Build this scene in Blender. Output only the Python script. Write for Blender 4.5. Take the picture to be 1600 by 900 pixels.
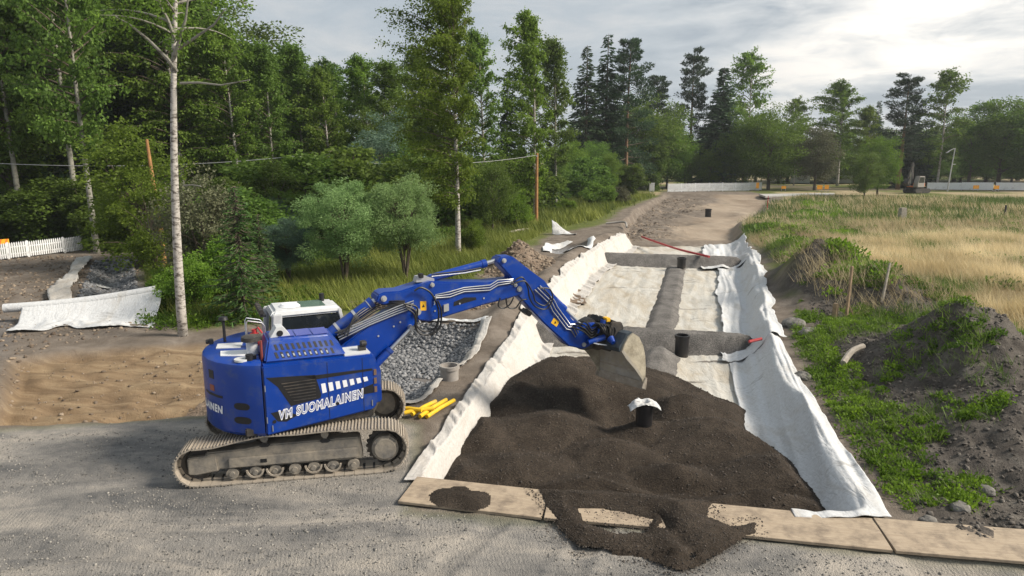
import bpy, bmesh, math, random
import numpy as np
from mathutils import Vector, Matrix
R = math.radians
for o in list(bpy.data.objects): bpy.data.objects.remove(o)
scn = bpy.context.scene
col = scn.collection
# ---------------------------------------------------------------- camera
CAM_H = 6.3; PITCH = R(11.1); FPX = 1067.0
cd = bpy.data.cameras.new('camera'); cam = bpy.data.objects.new('camera', cd); col.objects.link(cam)
cd.sensor_width = 36; cd.lens = 36*FPX/1600; cd.clip_end = 3000; cd.clip_start = 0.1
cam.location = (0, 0, CAM_H); cam.rotation_euler = (R(90)-PITCH, 0, 0)
scn.camera = cam
# ---------------------------------------------------------------- light
SUN_AZ = R(98); SUN_EL = R(38)          # azimuth clockwise from the view direction (+Y)
sd = Vector((math.sin(SUN_AZ)*math.cos(SUN_EL), math.cos(SUN_AZ)*math.cos(SUN_EL), math.sin(SUN_EL)))
sl = bpy.data.lights.new('sun', 'SUN'); so = bpy.data.objects.new('sun', sl); col.objects.link(so)
sl.energy = 4.0; sl.angle = R(16); sl.color = (1.0, 0.91, 0.78)
so.rotation_euler = (-sd).to_track_quat('-Z', 'Y').to_euler(); so.location = (30, 30, 60)
w = bpy.data.worlds.new('World'); scn.world = w; w.use_nodes = True
nt = w.node_tree; nt.nodes.clear()
def N(t, ty, **kw):
    n = t.nodes.new(ty)
    for k, v in kw.items():
        if k in n.inputs: n.inputs[k].default_value = v
        else: setattr(n, k, v)
    return n
def ramp(t, stops, fac=None, interp='LINEAR'):
    n = t.nodes.new('ShaderNodeValToRGB'); e = n.color_ramp; e.interpolation = interp
    while len(e.elements) < len(stops): e.elements.new(0.5)
    for el, (p, c) in zip(e.elements, stops):
        el.position = p; el.color = (*c, 1) if len(c) == 3 else c
    if fac is not None: t.links.new(fac, n.inputs[0])
    return n
def mix(t, a, b, fac, mode='MIX'):
    n = t.nodes.new('ShaderNodeMix'); n.data_type = 'RGBA'; n.blend_type = mode
    for i, v in ((0, fac), (6, a), (7, b)):
        if hasattr(v, 'links') or hasattr(v, 'is_linked'): t.links.new(v, n.inputs[i])
        else: n.inputs[i].default_value = v if i == 0 else ((*v, 1) if len(v) == 3 else v)
    return n.outputs[2]
def mth(t, op, a, b=0.0, clamp=False):
    n = t.nodes.new('ShaderNodeMath'); n.operation = op; n.use_clamp = clamp
    for i, v in ((0, a), (1, b)):
        if hasattr(v, 'is_linked'): t.links.new(v, n.inputs[i])
        else: n.inputs[i].default_value = v
    return n.outputs[0]
sky = N(nt, 'ShaderNodeTexSky', sky_type='NISHITA', sun_disc=False, sun_elevation=SUN_EL, sun_rotation=SUN_AZ)
skyc = mix(nt, sky.outputs[0], (0.05, 0.05, 0.05), 1.0, 'MULTIPLY')
tc = N(nt, 'ShaderNodeTexCoord')
sp = N(nt, 'ShaderNodeSeparateXYZ'); nt.links.new(tc.outputs['Generated'], sp.inputs[0])
# cloud deck: project the direction on a flat layer so that streaks flatten toward the horizon
zz = mth(nt, 'ADD', mth(nt, 'MAXIMUM', sp.outputs[2], 0.0), 0.16)
cx = mth(nt, 'DIVIDE', sp.outputs[0], zz); cy = mth(nt, 'DIVIDE', sp.outputs[1], zz)
cb = N(nt, 'ShaderNodeCombineXYZ'); nt.links.new(cx, cb.inputs[0]); nt.links.new(cy, cb.inputs[1])
n1 = N(nt, 'ShaderNodeTexNoise', Scale=0.95, Detail=7.0, Roughness=0.55, Distortion=0.5); nt.links.new(cb.outputs[0], n1.inputs[0])
n2 = N(nt, 'ShaderNodeTexNoise', Scale=2.6, Detail=6.0, Roughness=0.6, Distortion=0.9); nt.links.new(cb.outputs[0], n2.inputs[0])
cl = mth(nt, 'ADD', mth(nt, 'MULTIPLY', n1.outputs[0], 0.7), mth(nt, 'MULTIPLY', n2.outputs[0], 0.3))
cloud = ramp(nt, [(0.34, (0.250, 0.285, 0.322)), (0.5, (0.325, 0.362, 0.396)), (0.66, (0.46, 0.462, 0.46))], cl).outputs[0]
dt = N(nt, 'ShaderNodeVectorMath', operation='DOT_PRODUCT'); nt.links.new(tc.outputs['Generated'], dt.inputs[0])
GA = R(31); GE = R(17)
dt.inputs[1].default_value = (math.sin(GA)*math.cos(GE), math.cos(GA)*math.cos(GE), math.sin(GE))
g = mth(nt, 'MAXIMUM', dt.outputs['Value'], 0.0)
glow = mth(nt, 'MULTIPLY', mth(nt, 'POWER', g, 34.0), 1.25)
thin = ramp(nt, [(0.40, (0.05, 0.05, 0.05)), (0.60, (1, 1, 1))], cl).outputs[0]
gl = mth(nt, 'MULTIPLY', glow, thin)
gcol = mix(nt, (0, 0, 0), (0.62, 0.52, 0.40), gl)
allc = mix(nt, cloud, gcol, 1.0, 'ADD')
fin = mix(nt, skyc, allc, 0.93)
bg = N(nt, 'ShaderNodeBackground', Strength=1.0); nt.links.new(fin, bg.inputs[0])
wo = N(nt, 'ShaderNodeOutputWorld'); nt.links.new(bg.outputs[0], wo.inputs[0])
vs = scn.view_settings; vs.view_transform = 'Standard'; vs.look = 'None'; vs.exposure = 0.68; vs.gamma = 1.0; vs.use_curve_mapping = False

# ---------------------------------------------------------------- helpers
rng = np.random.default_rng(7); random.seed(7)
def ray(px, py):
    x = (px-800)/FPX; y = (450-py)/FPX; c, s = math.cos(PITCH), math.sin(PITCH)
    return x, c+y*s, -s+y*c
def at(px, py, z=0.0):
    d = ray(px, py); t = (z-CAM_H)/d[2]; return (d[0]*t, d[1]*t, z)
def atD(px, D, py=300):                 # x at distance D along the ground for a picture column
    py = 450+FPX*math.tan(math.atan(CAM_H/D)-PITCH); d = ray(px, py); return d[0]/d[1]*D
def P2(pts, z=0.0): return [at(a, b, z)[:2] for a, b in pts]
def hsh(i, j, s):
    n = (i*374761393 + j*668265263 + s*1442695041) & 0xffffffff
    n = ((n ^ (n >> 13))*1274126177) & 0xffffffff
    return ((n ^ (n >> 16)) & 0xffff)/65535.0
def vn(x, y, s=0):
    x = np.asarray(x, float); y = np.asarray(y, float)
    i = np.floor(x).astype(np.int64); j = np.floor(y).astype(np.int64); u = x-i; v = y-j
    u = u*u*(3-2*u); v = v*v*(3-2*v)
    return (hsh(i, j, s)*(1-u)+hsh(i+1, j, s)*u)*(1-v)+(hsh(i, j+1, s)*(1-u)+hsh(i+1, j+1, s)*u)*v
def fbm(x, y, o=4, s=0, g=0.5):
    t = 0; a = 1; n = 0
    for k in range(o):
        t = t+a*vn(np.asarray(x)*2**k+k*17.3, np.asarray(y)*2**k-k*9.1, s+k); n += a; a *= g
    return t/n-0.5
def sst(a, b, x):
    t = np.clip((x-a)/(b-a), 0, 1); return t*t*(3-2*t)
def sdf(X, Y, poly):                    # signed distance, negative inside
    d = np.full(X.shape, 1e18); ins = np.zeros(X.shape, bool)
    n = len(poly)
    for k in range(n):
        x0, y0 = poly[k]; x1, y1 = poly[(k+1) % n]
        ex, ey = x1-x0, y1-y0; wx = X-x0; wy = Y-y0
        t = np.clip((wx*ex+wy*ey)/(ex*ex+ey*ey+1e-12), 0, 1)
        d = np.minimum(d, (wx-ex*t)**2+(wy-ey*t)**2)
        c = ((y0 > Y) != (y1 > Y)) & (X < (x1-x0)*(Y-y0)/(y1-y0+1e-12)+x0)
        ins ^= c
    d = np.sqrt(d); return np.where(ins, -d, d)
def mesh_np(name, V, F, smooth=False):
    V = np.ascontiguousarray(V, np.float32); F = np.ascontiguousarray(F, np.int32)
    me = bpy.data.meshes.new(name)
    me.vertices.add(len(V)); me.vertices.foreach_set('co', V.ravel())
    me.loops.add(F.size); me.loops.foreach_set('vertex_index', F.ravel())
    me.polygons.add(len(F)); me.polygons.foreach_set('loop_start', np.arange(0, F.size, F.shape[1], dtype=np.int32))
    me.update(calc_edges=True)
    if smooth: me.polygons.foreach_set('use_smooth', np.ones(len(F), bool))
    return me
def link(name, me, mat=None, parent=None):
    o = bpy.data.objects.new(name, me); col.objects.link(o)
    if mat is not None and me is not None and not me.materials: me.materials.append(mat)
    if parent is not None: o.parent = parent
    return o
def tag(o, label=None, cat=None, group=None, kind=None):
    if label: o['label'] = label
    if cat: o['category'] = cat
    if group: o['group'] = group
    if kind: o['kind'] = kind
    return o
def empty(name, loc, rz=0.0):
    o = bpy.data.objects.new(name, None); col.objects.link(o); o.location = loc; o.rotation_euler = (0, 0, rz); o.empty_display_size = 0.2
    return o
def grid_faces(ny, nx):
    a = np.arange(ny*nx).reshape(ny, nx)
    return np.stack([a[:-1, :-1], a[:-1, 1:], a[1:, 1:], a[1:, :-1]], -1).reshape(-1, 4)
def tubeVF(pts, rad, n=8, cap=True):
    pts = np.asarray(pts, float); m = len(pts)
    rad = np.full(m, rad) if np.isscalar(rad) else np.asarray(rad, float)
    tg = np.gradient(pts, axis=0); tg /= np.linalg.norm(tg, axis=1)[:, None]+1e-9
    ref = np.array([0, 0, 1.0]) if abs(tg[0][2]) < .9 else np.array([1.0, 0, 0])
    V = []; u = np.cross(tg[0], ref); u /= np.linalg.norm(u)
    for k in range(m):
        u = u-tg[k]*(u@tg[k]); u /= np.linalg.norm(u)+1e-9; v = np.cross(tg[k], u)
        a = np.arange(n)*2*math.pi/n
        V.append(pts[k]+rad[k]*(np.cos(a)[:, None]*u+np.sin(a)[:, None]*v))
    V = np.concatenate(V); F = []
    for k in range(m-1):
        for i in range(n):
            j = (i+1) % n; F.append((k*n+i, k*n+j, (k+1)*n+j, (k+1)*n+i))
    if cap: F.append(tuple(range(n))[::-1]); F.append(tuple((m-1)*n+i for i in range(n)))
    return V, F
class MB:
    def __init__(s): s.V = []; s.F = []; s.n = 0
    def add(s, V, F):
        s.V.extend(tuple(v) for v in V); s.F.extend(tuple(int(i)+s.n for i in f) for f in F); s.n = len(s.V); return s
    def box(s, c, d, M=None):
        x, y, z = d[0]/2, d[1]/2, d[2]/2
        V = [Vector(p) for p in ((-x,-y,-z),(x,-y,-z),(x,y,-z),(-x,y,-z),(-x,-y,z),(x,-y,z),(x,y,z),(-x,y,z))]
        if M is not None: V = [M @ v for v in V]
        return s.add([v+Vector(c) for v in V], [(0,3,2,1),(4,5,6,7),(0,1,5,4),(1,2,6,5),(2,3,7,6),(3,0,4,7)])
    def hull(s, lo, hi):                 # two rings of equal count
        n = len(lo)
        return s.add(list(lo)+list(hi), [tuple(range(n))[::-1], tuple(range(n, 2*n))]+[(i, (i+1) % n, n+(i+1) % n, n+i) for i in range(n)])
    def plate(s, uv, y0, y1):            # polygon in the local x-z plane, extruded along y
        return s.hull([(u, y1, v) for u, v in uv], [(u, y0, v) for u, v in uv])
    def slab(s, xy, z0, z1): return s.hull([(x, y, z0) for x, y in xy], [(x, y, z1) for x, y in xy])
    def tube(s, pts, r, n=8, cap=True): return s.add(*tubeVF(pts, r, n, cap))
    def cyl(s, a, b, r, n=16, r2=None): return s.add(*tubeVF([a, b], [r, r if r2 is None else r2], n))
    def build(s, name, mat, parent=None, M=None, bevel=0.0, seg=2, smooth=True, ang=0.6):
        V = s.V if M is None else [tuple(M @ Vector(v)) for v in s.V]
        me = bpy.data.meshes.new(name); me.from_pydata([tuple(v) for v in V], [], s.F)
        bm = bmesh.new(); bm.from_mesh(me); bmesh.ops.recalc_face_normals(bm, faces=bm.faces)
        if bevel:
            ed = [e for e in bm.edges if len(e.link_faces) == 2 and e.calc_face_angle(0) > 0.5]
            bmesh.ops.bevel(bm, geom=ed, offset=bevel, segments=seg, affect='EDGES', clamp_overlap=True)
        bm.to_mesh(me); bm.free()
        if smooth:
            me.polygons.foreach_set('use_smooth', np.ones(len(me.polygons), bool)); me.set_sharp_from_angle(angle=ang)
        return link(name, me, mat, parent)
# ---------------------------------------------------------------- materials
def pmat(name, c, rough=0.6, metal=0.0, var=0.0, scale=8.0, bump=0.0, dirt=None, dirt_amt=0.0, dscale=2.5, spec=None, bscale=None):
    m = bpy.data.materials.new(name); m.use_nodes = True; t = m.node_tree; b = t.nodes['Principled BSDF']
    b.inputs['Roughness'].default_value = rough; b.inputs['Metallic'].default_value = metal
    if spec is not None: b.inputs['Specular IOR Level'].default_value = spec
    co = N(t, 'ShaderNodeTexCoord').outputs['Object']
    cur = None
    n = N(t, 'ShaderNodeTexNoise', Scale=scale, Detail=6.0, Roughness=0.6); t.links.new(co, n.inputs[0])
    lo = tuple(max(0, x*(1-var)) for x in c); hi = tuple(min(1, x*(1+var)) for x in c)
    cur = ramp(t, [(0.3, lo), (0.7, hi)], n.outputs[0]).outputs[0]
    if dirt is not None:
        d = N(t, 'ShaderNodeTexNoise', Scale=dscale, Detail=8.0, Roughness=0.68); t.links.new(co, d.inputs[0])
        f = ramp(t, [(0.62-0.3*dirt_amt, (0, 0, 0)), (0.74-0.12*dirt_amt, (1, 1, 1))], d.outputs[0]).outputs[0]
        f2 = mth(t, 'MULTIPLY', f, min(1.0, 0.35+dirt_amt*0.6))
        cur = mix(t, cur, dirt, f2)
        rr = mth(t, 'ADD', mth(t, 'MULTIPLY', f2, 0.4), rough, True); t.links.new(rr, b.inputs['Roughness'])
    t.links.new(cur, b.inputs['Base Color'])
    if bump:
        bp = N(t, 'ShaderNodeBump', Strength=bump, Distance=0.03)
        nb = N(t, 'ShaderNodeTexNoise', Scale=bscale or scale*4, Detail=5.0); t.links.new(co, nb.inputs[0])
        t.links.new(nb.outputs[0], bp.inputs['Height']); t.links.new(bp.outputs[0], b.inputs['Normal'])
    return m
M = {}
M['blue'] = pmat('blue_paint', (0.000, 0.038, 0.275), 0.32, var=0.12, scale=1.5, dirt=(0.075, 0.095, 0.14), dirt_amt=0.36, dscale=3.0)
M['black'] = pmat('black_paint', (0.010, 0.010, 0.012), 0.5, var=0.3)
M['white_print'] = pmat('white_print', (0.75, 0.76, 0.8), 0.5, var=0.04)
M['cabwhite'] = pmat('cab_paint', (0.56, 0.57, 0.58), 0.4, var=0.08, dirt=(0.3, 0.27, 0.23), dirt_amt=0.2)
M['glass'] = pmat('dark_glass', (0.018, 0.022, 0.022), 0.06, var=0.2, spec=0.8)
M['hatch'] = pmat('tinted_hatch', (0.10, 0.16, 0.13), 0.15, var=0.1)
M['steel'] = pmat('dirty_track_steel', (0.38, 0.335, 0.28), 0.6, metal=0.2, var=0.25, scale=6, bump=0.3, dirt=(0.33, 0.28, 0.22), dirt_amt=0.7, dscale=4)
M['frame'] = pmat('muddy_frame', (0.12, 0.115, 0.11), 0.7, var=0.3, scale=4, bump=0.25, dirt=(0.32, 0.28, 0.225), dirt_amt=1.0, dscale=3)
M['darksteel'] = pmat('dark_steel', (0.045, 0.042, 0.04), 0.5, metal=0.3, var=0.4, dirt=(0.16, 0.13, 0.1), dirt_amt=0.5)
M['chrome'] = pmat('bright_pipe', (0.55, 0.56, 0.58), 0.28, metal=0.85, var=0.1)
M['rubber'] = pmat('black_hose', (0.012, 0.012, 0.013), 0.45, var=0.2)
M['bucket'] = pmat('worn_bucket_steel', (0.36, 0.34, 0.31), 0.5, metal=0.15, var=0.25, scale=5, bump=0.15, dirt=(0.42, 0.36, 0.26), dirt_amt=0.75, dscale=2.2)
M['bucketdark'] = pmat('dark_bucket_steel', (0.055, 0.07, 0.085), 0.45, metal=0.3, var=0.3, dirt=(0.2, 0.17, 0.13), dirt_amt=0.3)
M['bucketside'] = pmat('sunlit_muddy_bucket_side', (0.40, 0.355, 0.27), 0.7, var=0.3, scale=4, bump=0.3, dirt=(0.20, 0.165, 0.11), dirt_amt=0.5, dscale=3)  # dried mud, its base lightened and warmed to paint sunlight on the plates
M['yellow'] = pmat('yellow_print', (0.75, 0.42, 0.02), 0.5, var=0.1)
M['red'] = pmat('red_paint', (0.40, 0.03, 0.035), 0.5, var=0.2, dirt=(0.3, 0.2, 0.15), dirt_amt=0.2)
M['orange'] = pmat('orange_sign', (0.85, 0.20, 0.02), 0.5, var=0.1)
M['yellowpipe'] = pmat('yellow_pipe_plastic', (0.72, 0.46, 0.02), 0.4, var=0.12, dirt=(0.35, 0.28, 0.18), dirt_amt=0.3)
M['blackpipe'] = pmat('black_pipe_plastic', (0.012, 0.011, 0.012), 0.4, var=0.3, dirt=(0.10, 0.08, 0.06), dirt_amt=0.25)
M['greypipe'] = pmat('grey_pipe_plastic', (0.30, 0.28, 0.26), 0.6, var=0.15, dirt=(0.3, 0.25, 0.2), dirt_amt=0.5)
M['whitewood'] = pmat('white_painted_wood', (0.72, 0.73, 0.74), 0.6, var=0.06, dirt=(0.35, 0.33, 0.3), dirt_amt=0.3, dscale=1.2)
M['wood'] = pmat('weathered_wood', (0.30, 0.21, 0.13), 0.8, var=0.35, scale=6, bump=0.3)
M['oldwood'] = pmat('grey_weathered_wood', (0.34, 0.30, 0.25), 0.85, var=0.3, scale=7, bump=0.4)
M['polewood'] = pmat('brown_pole_wood', (0.33, 0.165, 0.06), 0.8, var=0.3, scale=3, bump=0.3)
M['concrete'] = pmat('pale_concrete', (0.40, 0.39, 0.37), 0.85, var=0.2, scale=5, bump=0.3)
M['metal'] = pmat('galvanised_metal', (0.5, 0.5, 0.5), 0.45, metal=0.6, var=0.1)
M['whiteplastic'] = pmat('white_plastic', (0.78, 0.78, 0.79), 0.5, var=0.05, bump=0.1)
M['lampglass'] = pmat('opal_lamp_glass', (0.85, 0.85, 0.85), 0.3, var=0.02)
M['stone'] = pmat('boulder_stone', (0.15, 0.14, 0.125), 0.85, var=0.45, scale=6, bump=0.5)

def fabric_mat(name, c, stain, amt, sc=0.9, soot=0.0):
    m = bpy.data.materials.new(name); m.use_nodes = True; t = m.node_tree; b = t.nodes['Principled BSDF']
    b.inputs['Roughness'].default_value = 0.85
    co = N(t, 'ShaderNodeTexCoord').outputs['Object']
    mp = N(t, 'ShaderNodeMapping'); mp.inputs['Rotation'].default_value = (0, 0, R(16)); mp.inputs['Scale'].default_value = (1.6, 0.5, 1)
    t.links.new(co, mp.inputs[0])
    n = N(t, 'ShaderNodeTexNoise', Scale=sc, Detail=8.0, Roughness=0.65, Distortion=0.6); t.links.new(mp.outputs[0], n.inputs[0])
    f = ramp(t, [(0.60-0.22*amt, (0, 0, 0)), (0.82-0.12*amt, (1, 1, 1))], n.outputs[0]).outputs[0]
    cur = mix(t, c, stain, mth(t, 'MULTIPLY', f, 0.75*min(1, amt+0.25)))
    n3 = N(t, 'ShaderNodeTexNoise', Scale=14.0, Detail=4.0); t.links.new(co, n3.inputs[0])
    cur = mix(t, cur, ramp(t, [(0.3, (0.86, 0.85, 0.84)), (0.6, (1, 1, 1))], n3.outputs[0]).outputs[0], 1.0, 'MULTIPLY')
    if soot:
        mq = N(t, 'ShaderNodeMapping'); mq.inputs['Rotation'].default_value = (0, 0, R(-12)); mq.inputs['Scale'].default_value = (0.35, 1.5, 1)
        t.links.new(co, mq.inputs[0])
        k = N(t, 'ShaderNodeTexNoise', Scale=0.8, Detail=9.0, Roughness=0.72); t.links.new(mq.outputs[0], k.inputs[0])
        kf = ramp(t, [(0.59, (0, 0, 0)), (0.66, (1, 1, 1))], k.outputs[0]).outputs[0]
        cur = mix(t, cur, (0.10, 0.085, 0.07), mth(t, 'MULTIPLY', kf, soot))
    t.links.new(cur, b.inputs['Base Color'])
    bp = N(t, 'ShaderNodeBump', Strength=0.6, Distance=0.05)
    wv = N(t, 'ShaderNodeTexNoise', Scale=3.0, Detail=7.0, Distortion=2.2); t.links.new(mp.outputs[0], wv.inputs[0])
    t.links.new(wv.outputs[0], bp.inputs['Height']); t.links.new(bp.outputs[0], b.inputs['Normal'])
    tr = N(t, 'ShaderNodeBsdfTranslucent'); tr.inputs[0].default_value = (0.8, 0.8, 0.8, 1)
    return m
M['cloth'] = fabric_mat('white_geotextile', (0.56, 0.57, 0.58), (0.37, 0.32, 0.25), 0.45, 0.9, 0.45)
M['cloth_left'] = fabric_mat('white_geotextile_creased', (0.50, 0.48, 0.455), (0.32, 0.265, 0.20), 0.55, 0.9, 0.4)
M['cloth_floor'] = fabric_mat('soiled_geotextile', (0.49, 0.475, 0.435), (0.31, 0.24, 0.145), 0.85, 0.8, 0.9)
M['cloth_grey'] = fabric_mat('greyish_geotextile', (0.44, 0.425, 0.40), (0.24, 0.20, 0.16), 0.7)

def leaf_mat(name, dark, light, trans=0.35, rough=0.55, hue=0.02):
    m = bpy.data.materials.new(name); m.use_nodes = True; t = m.node_tree; b = t.nodes['Principled BSDF']
    b.inputs['Roughness'].default_value = rough; b.inputs['Specular IOR Level'].default_value = 0.25
    a = N(t, 'ShaderNodeAttribute', attribute_name='tint'); oi = N(t, 'ShaderNodeObjectInfo')
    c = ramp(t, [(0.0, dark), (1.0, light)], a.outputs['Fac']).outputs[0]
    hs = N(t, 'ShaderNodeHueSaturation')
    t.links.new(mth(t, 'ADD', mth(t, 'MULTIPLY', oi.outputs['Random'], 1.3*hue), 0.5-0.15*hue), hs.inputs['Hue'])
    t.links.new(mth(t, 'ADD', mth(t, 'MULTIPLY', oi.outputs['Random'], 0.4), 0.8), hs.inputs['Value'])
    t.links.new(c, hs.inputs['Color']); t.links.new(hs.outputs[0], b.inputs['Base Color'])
    tr = N(t, 'ShaderNodeBsdfTranslucent'); t.links.new(hs.outputs[0], tr.inputs[0])
    mx = N(t, 'ShaderNodeMixShader'); mx.inputs[0].default_value = trans
    t.links.new(b.outputs[0], mx.inputs[1]); t.links.new(tr.outputs[0], mx.inputs[2])
    t.links.new(mx.outputs[0], t.nodes['Material Output'].inputs[0])
    return m
L = {}
L['birch'] = leaf_mat('birch_leaves', (0.072, 0.122, 0.014), (0.220, 0.310, 0.045), 0.52)
L['birchbright'] = leaf_mat('bright_birch_leaves', (0.085, 0.140, 0.014), (0.245, 0.345, 0.045), 0.55)
L['broad'] = leaf_mat('broad_leaves', (0.065, 0.108, 0.017), (0.185, 0.265, 0.045), 0.50)
L['bright'] = leaf_mat('bright_green_leaves', (0.080, 0.150, 0.016), (0.200, 0.310, 0.036), 0.48)
L['willow'] = leaf_mat('willow_leaves', (0.140, 0.230, 0.070), (0.360, 0.500, 0.200), 0.50)
L['bluewillow'] = leaf_mat('blue_willow_leaves', (0.06, 0.105, 0.065), (0.16, 0.24, 0.155), 0.38)
L['spruce'] = leaf_mat('spruce_needles', (0.020, 0.042, 0.020), (0.070, 0.115, 0.048), 0.25)
L['pine'] = leaf_mat('pine_needles', (0.022, 0.044, 0.026), (0.075, 0.115, 0.058), 0.2)
L['larch'] = leaf_mat('young_spruce_needles', (0.035, 0.075, 0.018), (0.085, 0.150, 0.035), 0.25)
L['brownish'] = leaf_mat('greyish_brown_leaves', (0.08, 0.085, 0.045), (0.17, 0.17, 0.09), 0.3)
L['grass'] = leaf_mat('green_grass_blades', (0.085, 0.125, 0.018), (0.290, 0.320, 0.070), 0.4, 0.6, 0.0)
L['dry'] = leaf_mat('dry_grass_blades', (0.36, 0.285, 0.155), (0.68, 0.58, 0.38), 0.35, 0.7, 0.0)
L['straw'] = leaf_mat('blond_straw_blades', (0.46, 0.37, 0.20), (0.80, 0.69, 0.46), 0.35, 0.7, 0.0)
L['herb'] = leaf_mat('field_herb_blades', (0.050, 0.100, 0.016), (0.155, 0.220, 0.048), 0.4, 0.6, 0.0)
L['weed'] = leaf_mat('weed_leaves', (0.060, 0.125, 0.012), (0.220, 0.350, 0.030), 0.45, 0.55, 0.0)
def bark_mat(name, c, blot, sc=3.0, amt=0.5):
    m = bpy.data.materials.new(name); m.use_nodes = True; t = m.node_tree; b = t.nodes['Principled BSDF']; b.inputs['Roughness'].default_value = 0.85
    co = N(t, 'ShaderNodeTexCoord').outputs['Object']
    mp = N(t, 'ShaderNodeMapping'); mp.inputs['Scale'].default_value = (1, 1, 2.2); t.links.new(co, mp.inputs[0])
    n = N(t, 'ShaderNodeTexNoise', Scale=sc, Detail=8.0, Roughness=0.7); t.links.new(mp.outputs[0], n.inputs[0])
    f = ramp(t, [(0.62-0.2*amt, (0, 0, 0)), (0.68-0.1*amt, (1, 1, 1))], n.outputs[0]).outputs[0]
    t.links.new(mix(t, c, blot, f), b.inputs['Base Color'])
    bp = N(t, 'ShaderNodeBump', Strength=0.4, Distance=0.02); t.links.new(n.outputs[0], bp.inputs['Height']); t.links.new(bp.outputs[0], b.inputs['Normal'])
    return m
L['birchbark'] = bark_mat('birch_bark', (0.46, 0.43, 0.39), (0.10, 0.085, 0.07), 4.5, 0.75)
L['bark'] = bark_mat('brown_bark', (0.11, 0.085, 0.06), (0.05, 0.04, 0.03), 3.0, 0.6)
L['palebark'] = bark_mat('pale_aspen_bark', (0.26, 0.25, 0.21), (0.12, 0.11, 0.09), 2.0, 0.6)
L['pinebark'] = bark_mat('pine_bark', (0.19, 0.11, 0.06), (0.08, 0.06, 0.045), 2.5, 0.5)
# ================================================================ the ground
yl = np.array([11.0, 12.5, 16.93, 26.76, 40.0, 52.7, 63.2, 76.9, 87.9, 104, 120.0])
xl = np.array([-2.1, -1.85, -1.0, 0.77, 3.98, 8.7, 10.0, 13.4, 17.0, 22.5, 27.0])
yr = np.array([9.5, 11.07, 14.3, 18.19, 22.89, 29.2, 42.58, 52.74, 65.7, 76.9, 100.9, 120.0])
xr = np.array([6.3, 6.51, 7.14, 7.95, 9.1, 11.2, 15.3, 18.2, 22.1, 28.3, 38.4, 46.0])
PD = 0.9
def XL(y): return np.interp(y, yl, xl)
def XR(y): return np.interp(y, yr, xr)
def pit_z(X, Y):
    a = XL(Y); b = XR(Y)
    zl = np.clip((X-a)/(0.42+0.36*sst(13, 20, Y)), 0, 1); zr = np.clip((b-X)/1.15, 0, 1)
    zl = zl*zl*(3-2*zl); zr = zr*zr*(3-2*zr)
    yf = 12.3-0.165*(X+1.9)
    d = np.minimum(zl, zr)*sst(0.0, 0.5, Y-yf)*(1-sst(108.5, 111.5, Y+0.1*(X-25)))
    return -PD*d
PLAT = [(-60, -20), (-60, 13.6), (-20, 14.3), (-11.9, 14.95), (-9.9, 15.33), (-7.65, 15.74), (-3.2, 16.1), (-2.2, 15.2), (-1.9, 12.6), (-1.9, 11.2), (0.9, 10.9), (8.0, 9.7), (14, 8.6), (16, -20)]
STONE = [(-2.9, 16.5), (-2.3, 16.9), (-2.0, 18.75), (-1.35, 20.3), (-1.0, 24.5), (-4.0, 25.5), (-8.0, 24.5), (-8.0, 17.8), (-5.5, 16.8)]
TRENCH = [(-12.6, 15.3), (-9.9, 15.6), (-7.7, 16.0), (-6.2, 16.6), (-7.8, 19.0), (-8.2, 22.8), (-10.2, 22.4), (-14.2, 21.6), (-15.6, 20.6), (-14.3, 18.2)]
GTR = P2([(105, 500), (228, 505), (205, 405), (150, 408)])
SITE = [(-60, 36), (-34, 41), (-30, 46), (-24, 44), (-14.5, 27), (-11.5, 24.2), (-7, 26.5), (-3.5, 28), (-2, 33), (-1.3, 38), (0.2, 42), (1.5, 46), (3.0, 55), (5.0, 57), (8.5, 63), (12, 77), (16, 88), (22, 104), (26, 118),
        (41, 119), (40, 101), (29, 77), (22.6, 66), (18.2, 54), (16, 43), (12.2, 29.2), (14.5, 26), (13.0, 22), (10.5, 19), (8.6, 14), (9.5, 10.5), (16, 8), (16, -20), (-60, -20)]
SOIL = [(7.2, 10.3), (7.6, 14), (9.0, 19), (10.4, 23), (11.5, 25), (12.6, 29), (14.5, 33), (17.5, 33.5), (17.5, 27), (15.8, 22), (17, 17), (15, 9), (9, 9)]
BIGHEAP = []
MOUNDS = [(12.5, 17.9, 1.9, 2.3, 3.0), (11.0, 14.2, 0.6, 2.0, 2.2), (15.2, 20.5, 0.7, 3.2, 3.0), (14.4, 31.5, 1.9, 2.4, 4.6), (15.8, 27.0, 1.1, 2.6, 2.0), (11.7, 23.6, 0.35, 1.5, 2.4), (17.6, 41, 0.9, 2.2, 5.0), (21.5, 52, 0.7, 2.2, 6.0), (13.5, 11.5, 0.5, 3.0, 2.0)]
def dryness(x, y): return fbm(x*0.15+7, y*0.22, 4, 91)+0.09*sst(16, 21, x)*sst(60, 48, y)-0.05*sst(58, 66, y)+0.07*sst(40, 50, x)+0.025
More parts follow.
